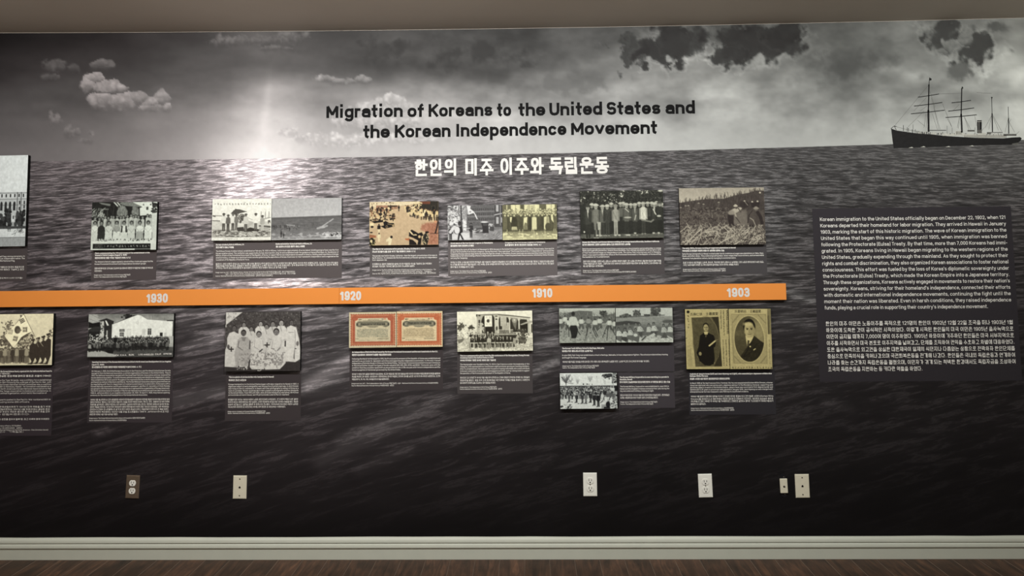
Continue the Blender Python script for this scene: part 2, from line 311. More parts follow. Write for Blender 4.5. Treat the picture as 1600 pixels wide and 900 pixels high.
def pic_congress_march(S):
    c = Cv(35, 60, 795, 530, int(86 * S), int(54 * S), 110, 13)
    c.rect(35, 60, 300, 400, 165); c.tex(35, 60, 300, 400, 60, 14); c.blot(35, 60, 300, 400, 230, 18, .55); c.blot(35, 60, 300, 400, 60, 14, .64)
    c.rect(300, 60, 700, 340, 92); c.tex(300, 60, 700, 340, 12, 10)
    for y in (100, 165, 235): 
        for x in range(320, 690, 26): c.rect(x, y, x + 11, y + 36, 52); c.line([(x - 6, y + 40), (x + 18, y + 40)], 4, 140)
    c.line([(300, 150), (690, 145)], 6, 140); c.line([(300, 215), (690, 212)], 6, 135)
    c.rect(690, 60, 795, 360, 66)
    for x, y in ((728, 105), (728, 270)): c.rect(x - 16, y - 45, x + 16, y + 45, 205); c.rect(x - 4, y - 45, x, y + 45, 90)
    c.line([(690, 195), (795, 175)], 12, 200); c.rect(765, 60, 775, 340, 150); c.rect(780, 230, 795, 300, 190)
    c.line([(222, 60), (225, 340)], 22, 58); c.line([(190, 60), (192, 200)], 10, 80); c.line([(225, 160), (280, 70)], 7, 70)
    c.poly([(300, 60), (360, 70), (345, 110), (320, 100), (310, 130)], 240); c.poly([(296, 60), (400, 145), (430, 190), (455, 250), (440, 250), (400, 165), (330, 185), (310, 180)], 243); c.ell(352, 148, 16, 12, 150)
    c.line([(296, 60), (325, 200)], 5, 60)
    c.rect(35, 400, 795, 530, 172); c.tex(35, 400, 795, 530, 24, 8, 3); c.poly([(420, 450), (795, 380), (795, 530), (560, 530)], 140, 30); c.sticks(480, 420, 790, 525, 50, 20, 60, 4, (110, 190, 205, 95), 15, 40)
    c.poly([(60, 440), (330, 430), (360, 530), (90, 530)], 226, 16)
    c.blot(240, 250, 300, 400, 245, 20, .42); c.blot(50, 230, 210, 330, 240, 22, .5)
    c.poly([(380, 375), (560, 360), (600, 400), (560, 440), (430, 440)], 70); c.sticks(390, 375, 540, 430, 26, 20, 50, 6, (190, 215, 100), 0, 20)
    c.poly([(500, 300), (600, 300), (605, 440), (525, 440), (515, 350)], 40); c.ell(547, 290, 52, 11, 220); c.rect(525, 310, 590, 340, 70)
    c.blot(600, 300, 690, 400, 215, 16, .5); c.poly([(620, 345), (680, 360), (680, 415), (620, 410)], 64)
    c.man(75, 525, 180, 50, 45, 120, 60, wide=1.3); c.man(360, 500, 200, 44, 48, 110, 40, wide=1.1); c.line([(380, 400), (400, 440)], 10, 200)
    c.poly([(185, 350), (235, 340), (245, 420), (215, 440), (260, 525), (235, 525), (205, 460), (190, 530), (170, 530), (185, 430)], 28); c.ell(200, 305, 24, 30, 60); c.ell(200, 292, 26, 12, 40)
    c.ell(160, 395, 42, 54, 45); c.ell(165, 395, 38, 50, 238); c.line([(70, 420), (130, 350)], 40, 225); c.line([(290, 380), (340, 370)], 12, 190)
    c.tex(35, 60, 795, 530, 10, 7); c.duo((34, 32, 32), (250, 248, 242)); return c

def pic_congress_group(S):
    c = Cv(800, 50, 1568, 520, int(85 * S), int(54 * S), 90, 15)
    c.rect(800, 50, 1568, 200, 95)
    for x in (920, 1110, 1420): c.rect(x, 50, x + (130 if x < 1100 else 210 if x < 1400 else 120), 170, 238)
    for x in (985, 1180, 1250, 1490): c.rect(x - 4, 50, x + 4, 160, 150)
    c.rect(1150, 62, 1195, 120, 190); c.rect(1205, 62, 1255, 120, 190); c.rect(855, 50, 870, 160, 200); c.rect(1060, 50, 1100, 120, 70); c.rect(1330, 50, 1415, 140, 80)
    for k in range(210):
        x, y = c.r.uniform(805, 1560), c.r.uniform(118, 205); c.ell(x, y - 5, 11, 12, c.r.choice((50, 80, 70, 215))); c.ell(x, y, 8, 10, c.r.choice((215, 200, 232)))
    c.rect(800, 195, 1568, 405, 68); c.tex(800, 195, 1568, 405, 26, 18, .4)
    for i, (x, w, t) in enumerate(((835, 40, 95), (880, 30, 60), (965, 60, 32), (1060, 44, 58), (1120, 40, 120), (1185, 36, 40), (1245, 44, 205), (1310, 38, 60), (1360, 44, 48), (1430, 50, 165), (1500, 36, 70), (1545, 30, 90))):
        c.poly([(x - w * .5, 215), (x + w * .5, 215), (x + w * .8, 390), (x - w * .8, 390)], t); c.head(x, 192, 17, 205, 45)
        c.line([(x, 225), (x + 4, 380)], 4, t * .7)
    c.poly([(905, 215), (935, 215), (920, 290), (905, 270)], 240); c.poly([(1100, 230), (1150, 215), (1145, 300), (1115, 290), (1095, 340)], 240); c.rect(1215, 225, 1280, 375, 232); c.poly([(1385, 225), (1420, 210), (1400, 410), (1382, 410)], 235); c.poly([(1480, 200), (1510, 190), (1520, 300), (1490, 260)], 240)
    c.poly([(915, 300), (1010, 260), (1010, 345), (920, 345)], 36); c.poly([(930, 345), (1000, 345), (1010, 395), (920, 395)], 190); c.ell(1440, 350, 40, 50, 60)
    c.grad(800, 405, 1568, 520, 120, 214); c.tex(800, 400, 1568, 520, 22, 8, 3); c.blot(800, 420, 1568, 520, 240, 20, .58, 2)
    for k in range(36): c.line([(c.r.uniform(805, 1560), 395), (c.r.uniform(805, 1560), 398)], 0.1, 60)
    for x in range(815, 1560, 22): c.rect(x, 380, x + 7, 412, c.r.choice((45, 60, 215, 50)))
    for x in (1035, 1245, 1395, 850): c.rect(x - 8, 410, x + 8, 500, 230, .5)
    c.tex(800, 50, 1568, 520, 10, 7); c.duo((48, 46, 36), (244, 238, 188)); return c

def pic_orange_workers(S):
    c = Cv(68, 60, 1462, 862, int(130 * S), int(74 * S), 40, 17)
    c.tex(68, 60, 1462, 300, 22, 20); c.specks(68, 60, 1462, 300, 420, 4, 10, (70, 85, 60, 26, 110)); c.specks(80, 70, 740, 260, 34, 6, 12, (190, 160, 220))
    for cx, cy, rx, ry in ((785, 95, 40, 45), (770, 150, 22, 22), (1120, 70, 90, 26), (1170, 92, 45, 22), (1420, 68, 40, 20), (1110, 105, 20, 20)): c.ell(cx, cy, rx, ry, 220, 14)
    c.specks(730, 60, 1240, 140, 60, 8, 18, (38, 48, 60)); c.rect(68, 790, 1462, 862, 92); c.tex(68, 770, 1462, 862, 30, 12, 2)
    for x, y in ((262, 275), (590, 268), (745, 262), (790, 258), (920, 285), (1060, 262), (1200, 260), (1270, 262), (1350, 255), (1440, 285)):
        c.poly([(x - 40, y + 110), (x, y + 85), (x + 40, y + 110), (x + 44, y + 240), (x - 44, y + 240)], c.r.choice((70, 96, 60)), 8); c.head(x, y + 45, 30, 160, 40, 70); c.ell(x, y + 16, 42, 14, 195); c.ell(x, y + 6, 28, 16, 200)
    P = ((195, 290, 870, 62, 46, 55, 215), (330, 275, 850, 124, 52, 205, None), (440, 295, 815, 96, 56, 190, 190), (520, 290, 815, 64, 62, 205, None), (660, 290, 800, 172, 172, 150, None), (845, 270, 805, 100, 48, 200, None), (985, 275, 810, 84, 46, 195, 170), (1125, 255, 790, 224, 60, 190, None), (1310, 265, 785, 58, 40, 200, 205), (1400, 245, 790, 50, 34, 70, None))
    for x, yt, yf, ct, lg, hat, shirt in P:
        c.man(x, yf, yf - yt, ct, lg, 165, hat, 40, arms=ct * .78, shirt=shirt, wide=.82, shoe=150 if lg > 40 else 120)
        h = yf - yt
        for q in range(5): c.line([(x + c.r.uniform(-50, 50), yt + h * .25), (x + c.r.uniform(-50, 50), yt + h * .5)], 6, ct * c.r.uniform(.65, 1.3))
        for q in (-1, 1): c.ell(x + q * 13, yt + h * .1, 6, 4, 60)
    c.poly([(290, 590), (335, 590), (335, 720), (300, 720)], 120); c.poly([(350, 580), (410, 590), (405, 720), (360, 720)], 185); c.rect(375, 720, 405, 835, 150); c.rect(320, 720, 345, 835, 120)
    for x in (345, 395, 650, 715, 845, 880, 980, 1290, 1375): c.ell(x, 810 if x < 900 else 780, 22, 14, 200)
    c.line([(1290, 380), (1335, 470)], 16, 220); c.line([(820, 365), (880, 420)], 14, 205); c.ell(860, 515, 60, 14, 190); c.ell(1385, 495, 36, 16, 205)
    c.line([(1100, 560), (1250, 590), (1290, 560)], 26, 130); c.line([(1000, 480), (980, 555)], 18, 190); c.ell(130, 750, 14, 16, 220)
    c.tex(68, 60, 1462, 862, 8, 8); c.duo((22, 23, 20), (236, 234, 212)); return c

def pic_cane(S):
    c = Cv(48, 55, 1280, 865, int(134 * S), int(88 * S), 90, 19)
    c.grad(48, 55, 1280, 270, 176, 200); c.tex(48, 55, 1280, 260, 6, 26)
    c.poly([(48, 265), (250, 235), (430, 215), (700, 210), (860, 165), (1060, 130), (1160, 100), (1280, 105), (1280, 420), (48, 420)], 66)
    for k in range(260):
        t = c.r.random(); x = 48 + 1232 * t; y = 262 - 150 * t + c.r.uniform(0, 150); c.line([(x, y), (x + c.r.uniform(-16, 22), y - c.r.uniform(25, 75))], 6, c.r.choice((50, 62, 74, 88)))
    for x, y in ((480, 200), (440, 210), (930, 160), (1160, 110), (1100, 130), (1230, 120)): c.sticks(x - 20, y - 20, x + 20, y + 30, 8, 50, 90, 5, (60, 72), 60, 120)
    c.rect(48, 380, 1280, 865, 78); c.tex(48, 330, 1280, 600, 20, 14); c.blot(48, 300, 780, 560, 50, 26, .55); c.blot(48, 300, 780, 520, 112, 20, .6)
    c.poly([(830, 420), (1010, 370), (1060, 600), (900, 680), (820, 560)], 118, 40)
    c.sticks(55, 400, 780, 600, 240, 15, 50, 5, (110, 130, 95, 60), 0, 180)
    c.sticks(55, 580, 1275, 860, 620, 25, 95, 7, (170, 140, 60, 195, 45, 115, 205), 0, 180)
    c.sticks(55, 640, 1275, 860, 60, 90, 200, 9, (200, 185, 215), 5, 70); c.sticks(100, 600, 900, 860, 30, 70, 170, 9, (205, 185, 160), 100, 175)
    for x, y in ((70, 335), (140, 310), (180, 308), (620, 265), (400, 290), (330, 275)): c.ell(x, y, 14, 10, 190); c.line([(x, y + 10), (x - 8, y + 60)], 22, 85)
    for x, y in ((995, 250), (1105, 262), (1182, 255), (1222, 130)): c.ell(x, y, 14, 12, 215)
    c.poly([(1080, 270), (1220, 265), (1200, 340), (1090, 340)], 44, 12)
    c.ell(785, 485, 46, 90, 44, 14); c.line([(775, 540), (770, 590)], 26, 46); c.line([(812, 540), (820, 585)], 24, 44)
    c.ell(850, 385, 100, 34, 188, 10, -22); c.ell(800, 412, 46, 32, 150, 14); c.line([(905, 370), (935, 350)], 30, 196); c.line([(850, 420), (865, 470)], 20, 172); c.line([(860, 475), (920, 560)], 11, 60)
    c.ell(872, 338, 20, 22, 84); c.ell(862, 316, 32, 14, 202); c.ell(862, 306, 18, 13, 205); c.line([(900, 350), (935, 405)], 14, 80)
    c.ell(1000, 300, 58, 46, 46, 14); c.ell(950, 290, 26, 50, 50, 12); c.line([(1000, 260), (1040, 310)], 7, 170)
    c.ell(1115, 490, 92, 118, 72, 14); c.ell(1090, 470, 50, 90, 86, 40, op=.6); c.line([(1175, 410), (1215, 470), (1235, 565)], 46, 42); c.line([(1030, 560), (1052, 450), (1105, 385)], 13, 46); c.ell(1158, 372, 26, 24, 96); c.ell(1158, 354, 40, 17, 152); c.ell(1156, 342, 24, 15, 158)
    c.rect(1048, 585, 1075, 655, 42); c.rect(1085, 590, 1110, 650, 46); c.line([(1065, 490), (1110, 520), (1145, 610)], 12, 165)
    c.sticks(820, 620, 1275, 860, 120, 25, 80, 7, (175, 140, 60, 195, 45), 0, 180)
    c.tex(48, 55, 1280, 865, 8, 8); c.duo((24, 18, 20), (226, 218, 192)); return c

def taegukgi(c, m, ink=45, red=60):
    """flag marks; m maps flag coordinates (0..3, 0..2) to canvas"""
    pts = [m(1.5 + .5 * math.cos(t * math.pi / 12), 1 + .5 * math.sin(t * math.pi / 12)) for t in range(24)]
    c.poly(pts, red)
    for fx, fy, a, br in ((.72, .5, 33, (0, 0, 0)), (2.28, .5, -33, (1, 0, 1)), (.72, 1.5, -33, (0, 1, 0)), (2.28, 1.5, 33, (1, 1, 1))):
        ca, sa = math.cos(math.radians(a)), math.sin(math.radians(a))
        for k in (-1, 0, 1):
            for lo, hi in (((-.25, -.03), (.03, .25)) if br[k + 1] else ((-.25, .25),)):
                q = [(k * .15 - .05, lo), (k * .15 + .05, lo), (k * .15 + .05, hi), (k * .15 - .05, hi)]
                c.poly([m(fx + x * ca + y * sa, fy - x * sa + y * ca) for x, y in q], ink)

def pic_flag_march(S):
    c = Cv(-600, 55, 835, 850, int(144 * S), int(80 * S), 205, 21)
    c.grad(-600, 55, 835, 600, 206, 196); c.poly([(560, 55), (835, 55), (835, 400), (640, 200)], (196), 60); c.tex(-600, 55, 835, 600, 6, 40)
    for k in range(150): c.ell(c.r.gauss(130, 50), c.r.gauss(470, 55), 16, 16, c.r.choice((60, 80, 110)))
    for k in range(60): c.ell(c.r.gauss(200, 40) - 40, c.r.gauss(255, 45), 12, 10, c.r.choice((90, 110, 75)))
    c.specks(-600, 330, -150, 580, 260, 10, 26, (60, 80, 120, 150)); c.specks(290, 370, 530, 570, 200, 8, 16, (52, 70, 110, 150, 175))
    c.poly([(375, 60), (515, 330), (430, 365), (350, 415), (280, 520), (225, 570), (85, 390), (250, 215)], 226)
    c.poly([(350, 415), (430, 365), (515, 330), (420, 400), (340, 470), (280, 540)], 60)
    c.ell(285, 300, 46, 60, 62); c.ell(300, 320, 30, 36, 84); c.ell(335, 308, 14, 14, 110)
    for (x, y, a, br) in ((352, 160, -30, 0), (402, 298, 0, 1), (258, 438, 12, 1), (180, 330, 10, 1)):
        ca, sa = math.cos(math.radians(a)), math.sin(math.radians(a))
        for k in (-1, 0, 1):
            for lo, hi in (((-38, -5), (5, 38)) if br and k != 1 else ((-38, 38),)):
                q = [(k * 24 - 8, lo), (k * 24 + 8, lo), (k * 24 + 8, hi), (k * 24 - 8, hi)]
                if a == -30: q = [(v, u) for u, v in q]
                c.poly([(x + u * ca - v * sa, y + u * sa + v * ca) for u, v in q], 58 if x > 200 else 140)
    c.line([(330, 85), (375, 58), (560, 410)], 6, 60); c.line([(345, 90), (250, 215)], 6, 90); c.ell(330, 85, 12, 18, 70)
    c.rect(-600, 770, 835, 850, 188); c.tex(-600, 760, 835, 850, 8, 20, 3)
    for k in range(60):
        x = -590 + k * 18; c.man(x, c.r.uniform(790, 825), 215, c.r.choice((70, 96, 60, 110)), c.r.choice((60, 84)), 150, c.r.choice((60, None)), wide=1.0)
    for x in (225, 345, 385): c.man(x, 800, 225, 48, 45, 110, 50, wide=1.25, shoe=40)
    for x in (105, 290, 440): c.man(x, 805, 230, 140, 90, 160, 60, wide=1.0)
    for x, yt, yf in ((530, 440, 840), (610, 415, 835), (690, 390, 835), (765, 352, 840)):
        h = yf - yt
        c.poly([(x - 50, yt + h * .28), (x, yt + h * .16), (x + 45, yt + h * .22), (x + 50, yf - h * .28), (x + 20, yf - h * .1), (x + 5, yf), (x - 40, yf), (x - 10, yf - h * .12), (x - 45, yf - h * .28)], 36)
        c.ell(x - 2, yt + h * .1, 24, 34, 60); c.poly([(x - 36, yt + 20), (x + 24, yt), (x + 34, yt + 30), (x - 20, yt + 46)], 34); c.ell(x - 16, yt + h * .12, 9, 14, 175)
        c.line([(x - 60, yf - 8), (x - 8, yf - 22)], 14, 40)
    c.line([(600, 440), (690, 560)], 8, 150); c.line([(560, 440), (620, 570)], 6, 130); c.specks(780, 290, 830, 420, 24, 6, 12, (110, 70))
    c.tex(-600, 55, 835, 850, 6, 8); c.duo((30, 24, 22), (246, 236, 198)); return c

def pic_association(S):
    c = Cv(60, 68, 1535, 808, int(133 * S), int(68 * S), 150, 23)
    c.grad(60, 68, 1535, 260, 120, 168); c.tex(60, 68, 1535, 240, 22, 60, 2); c.poly([(60, 68), (200, 68), (260, 180), (130, 225), (60, 190)], 168, 30); c.line([(110, 80), (250, 140)], 3, 90); c.line([(70, 150), (250, 215)], 3, 90)
    c.poly([(60, 200), (130, 225), (260, 205), (270, 290), (60, 310)], 28); c.poly([(60, 340), (160, 285), (290, 285), (300, 400), (60, 380)], 48); c.rect(60, 370, 300, 480, 34)
    c.poly([(230, 185), (370, 140), (500, 190), (480, 480), (330, 480), (330, 200)], 42); c.poly([(345, 180), (370, 180), (415, 262), (385, 270)], 215); c.poly([(300, 190), (325, 190), (340, 470), (255, 470), (280, 300)], 195); c.specks(270, 230, 345, 400, 14, 7, 12, (50, 30)); c.rect(375, 350, 400, 480, 165); c.rect(420, 330, 460, 480, 50)
    for k in range(44): c.ell(c.r.gauss(740, 36), c.r.uniform(80, 140), 18, 16, c.r.choice((36, 52, 44)))
    c.poly([(470, 245), (690, 155), (890, 85), (880, 100), (480, 270)], 40); c.poly([(470, 248), (905, 85), (960, 95), (1075, 165), (1075, 480), (470, 500)], 228); c.poly([(1060, 165), (1520, 200), (1515, 460), (1060, 470)], 222); c.rect(1415, 178, 1535, 196, 40); c.rect(1520, 200, 1535, 460, 60)
    c.ell(907, 220, 20, 26, 195); c.ell(907, 220, 14, 19, 222)
    for x in (965, 975, 1145): c.line([(x, 100), (x - 8, 330)], 4, 205)
    c.rect(600, 330, 690, 372, 70); c.rect(608, 385, 680, 455, 70)
    for x in (630, 655): c.rect(x, 330, x + 6, 455, 190)
    for y in (350, 420): c.rect(600, y, 690, y + 5, 190)
    c.rect(730, 325, 805, 470, 196); c.rect(740, 340, 795, 470, 220); c.rect(990, 325, 1055, 440, 205); c.rect(1090, 322, 1152, 430, 75); c.rect(1118, 322, 1124, 430, 190); c.rect(1090, 350, 1152, 355, 190); c.rect(1300, 392, 1350, 460, 40); c.rect(1375, 395, 1415, 460, 196); c.line([(1375, 120), (1372, 185)], 6, 110)
    c.rect(1450, 455, 1535, 620, 170); c.rect(60, 480, 1460, 690, 46); c.rect(60, 640, 1535, 808, 74); c.tex(60, 640, 1535, 808, 18, 18, 4); c.poly([(60, 700), (300, 700), (520, 760), (560, 808), (60, 808)], 168, 16)
    for row, (y, n, h) in enumerate(((470, 74, 130), (510, 70, 140), (555, 60, 150))):
        for k in range(n):
            x = 70 + 1395 * (k + c.r.uniform(-.3, .3)) / n; yy = y + (35 if x < 500 and row < 2 else 0) - (15 if x > 800 else 0)
            yy += c.r.uniform(-18, 14)
            c.man(x, yy + h, h * c.r.uniform(.88, 1.06), c.r.choice((34, 44, 60, 30, 95, 74, 150 if x < 420 else 50)), 28, c.r.choice((150, 120, 175)), None, 26, shirt=c.r.choice((None, 190, None)), wide=1.15)
    c.man(535, 640, 200, 26, 26, 120, wide=1.2); c.poly([(420, 690), (520, 690), (500, 750), (420, 740), (330, 690)], 28, 10); c.specks(70, 420, 400, 560, 60, 8, 14, (190, 150, 215, 30))
    c.rect(60, 800, 1535, 808, 60); c.tex(60, 68, 1535, 808, 7, 9); c.duo((12, 11, 11), (240, 240, 226)); return c

def pic_brides(S):
    c = Cv(55, 48, 1065, 845, int(117 * S), int(92 * S), 62, 25)
    c.tex(55, 48, 1065, 500, 20, 34); c.specks(60, 55, 1060, 330, 420, 4, 9, (92, 76, 48, 110, 40)); c.tex(55, 700, 1065, 845, 12, 20)
    c.poly([(62, 50), (282, 50), (70, 215), (62, 245)], 206); c.specks(80, 55, 200, 150, 16, 4, 12, (150, 165, 180)); c.ell(62, 235, 8, 16, 210)
    W = ((305, 190, 470, 150, 205), (405, 248, 520, 110, 200), (530, 178, 480, 150, 214), (610, 218, 640, 130, 206), (695, 180, 520, 140, 200), (808, 162, 560, 150, 216))
    for x, yt, yf, w, d in W: c.woman(x, yt, yf + 160, w * .95, d, rr=.066 if yf < 600 else .055, skin=128 if x not in (808, 530) else 170, hair=32, fold=d * .72, feat=70)
    c.poly([(110, 330), (170, 310), (240, 345), (240, 500), (330, 720), (200, 790), (42, 780), (60, 560), (85, 480), (80, 400)], 208); c.head(175, 265, 32, 92, 34, 50)
    c.poly([(885, 260), (935, 235), (1010, 262), (1050, 430), (1065, 560), (1062, 690), (1000, 728), (870, 715), (870, 420)], 216); c.head(945, 200, 33, 92, 36, 50); c.line([(990, 300), (1000, 420), (985, 690)], 8, 150); c.rect(905, 325, 975, 335, 160); c.ell(1028, 480, 18, 32, 110); c.poly([(975, 680), (985, 560), (992, 690)], 90)
    c.poly([(225, 420), (270, 385), (350, 385), (395, 430), (400, 560), (395, 700), (380, 780), (210, 800), (180, 620)], 172, 8); c.poly([(270, 385), (340, 385), (320, 440), (290, 440)], 130); c.head(302, 335, 38, 88, 28, 45); c.line([(240, 440), (230, 520), (290, 560)], 12, 110); c.line([(390, 440), (385, 545)], 14, 70)
    c.poly([(440, 420), (500, 395), (560, 420), (575, 500), (585, 820), (420, 820), (388, 780), (410, 600)], 208); c.head(508, 355, 38, 135, 30, 70); c.line([(455, 440), (450, 520), (530, 570)], 7, 150); c.line([(560, 440), (570, 510)], 8, 140)
    c.poly([(690, 400), (745, 375), (830, 400), (850, 520), (880, 640), (870, 740), (800, 820), (600, 825), (570, 740), (640, 560)], 212); c.head(742, 325, 42, 125, 24, 60); c.line([(700, 420), (680, 540), (720, 560)], 7, 160); c.line([(820, 430), (790, 550)], 7, 165)
    c.rect(855, 440, 872, 520, 40)
    c.blot(180, 560, 880, 820, 150, 26, .56); c.blot(180, 560, 880, 820, 118, 18, .66); c.tex(60, 330, 1060, 800, 10, 16)
    c.poly([(380, 700), (395, 680), (392, 790), (370, 780)], 40); c.poly([(42, 785), (200, 795), (380, 790), (420, 825), (800, 828), (880, 740), (1062, 720), (1065, 845), (42, 845)], 44); c.poly([(790, 826), (880, 735), (860, 828)], 44)
    c.specks(215, 770, 370, 815, 26, 5, 12, (215, 190, 60)); c.specks(500, 826, 545, 842, 6, 4, 8, (190,))
    for x, y in ((140, 548), (620, 495)): c.rect(x - 36, y - 8, x + 34, y + 8, 40); c.rect(x - 8, y - 34, x + 8, y + 34, 40)
    c.line([(520, 585), (555, 555)], 18, 60); c.line([(680, 545), (715, 550)], 14, 130); c.line([(760, 570), (795, 535)], 16, 130); c.ell(100, 515, 18, 30, 80); c.ell(1003, 548, 12, 7, 40)
    c.rect(55, 48, 60, 845, 120, .4); c.tex(55, 48, 1065, 845, 6, 8); c.duo((26, 22, 22), (232, 228, 216)); return c

def pic_bond(S, right):
    x0, x1, y0, y1 = (810, 1555, 42, 620) if right else (38, 798, 62, 640)
    dx, dy = (755, -16) if right else (0, 0)
    P = (212, 194, 156) if right else (200, 188, 156)
    c = Cv(x0, y0, x1, y1, int(74 * S), int(55 * S), P, 27 + right)
    O = (184, 110, 78) if right else (168, 100, 76)
    c.rect(70 + dx, 98 + dy, 775 + dx, 600 + dy, O)
    for k in range(19):
        for yy in (98, 600): c.ell(75 + dx + k * 38.5, yy + dy, 13, 9, O)
    for k in range(14):
        for xx in (70, 775): c.ell(xx + dx, 102 + dy + k * 38, 9, 13, O)
    for k in range(36):
        for yy in (118, 580): c.ell(86 + dx + k * 19.4, yy + dy, 6, 7, (212, 158, 116))
    for k in range(25):
        for xx in (90, 755): c.ell(xx + dx, 118 + dy + k * 19, 7, 6, (212, 158, 116))
    c.rect(135 + dx, 160 + dy, 705 + dx, 540 + dy, P)
    for xx in (135, 705): c.ell(xx + dx, 160 + dy, 52, 46, O)
    c.line([(187 + dx, 160 + dy), (183 + dx, 190 + dy), (140 + dx, 208 + dy)], 7, (228, 205, 165)); c.line([(653 + dx, 160 + dy), (657 + dx, 190 + dy), (700 + dx, 208 + dy)], 7, (228, 205, 165))
    G = (120, 116, 98)
    for xx in (215, 625): c.ell(xx + dx, 258 + dy, 60, 50, G); c.ell(xx + dx, 258 + dy, 24, 22, (160, 152, 128))
    c.rect(215 + dx, 215 + dy, 625 + dx, 285 + dy, G); c.ell(420 + dx, 292 + dy, 90, 24, (140, 134, 112)); c.line([(262 + dx, 205 + dy), (585 + dx, 203 + dy)], 7, (96, 92, 78)); c.scrawl(355 + dx, 188 + dy, 9, 19, 15, 4, (130, 122, 100))
    for xx in (165, 675): c.ell(xx + dx, 262 + dy, 12, 26, (70, 68, 60))
    c.line([(245 + dx, 290 + dy), (600 + dx, 286 + dy)], 5, (190, 178, 146))
    T = (132, 132, 112) if not right else (150, 136, 106)
    for k in range(8):
        c.scrawl((205 if k == 0 else 172) + dx, 340 + dy + k * 17, 24 if k == 0 else 27, 18.5, 14, 4, T)
    c.scrawl(540 + dx, 470 + dy, 7, 18, 12, 4, T); c.line([(170 + dx, 485 + dy), (690 + dx, 482 + dy)], 3, (170, 158, 126))
    c.scrawl(200 + dx, 182 + dy, 3, 18, 14, 6, (70, 66, 56)); c.scrawl(570 + dx, 178 + dy, 2, 16, 13, 5, (90, 84, 70)); c.scrawl(606 + dx, 176 + dy, 2, 16, 13, 5, (200, 110, 80))
    c.scrawl(505 + dx, 500 + dy, 9, 20, 12, 5, (96, 92, 76)); c.scrawl(150 + dx, 494 + dy, 3, 16, 12, 5, (110, 104, 84)); c.scrawl(205 + dx, 520 + dy, 12, 15, 10, 3, (150, 142, 116))
    if right: c.line([(880, 66), (920, 66)], 4, (120, 110, 90))
    c.tex(x0, y0, x1, y1, 5, 8); return c

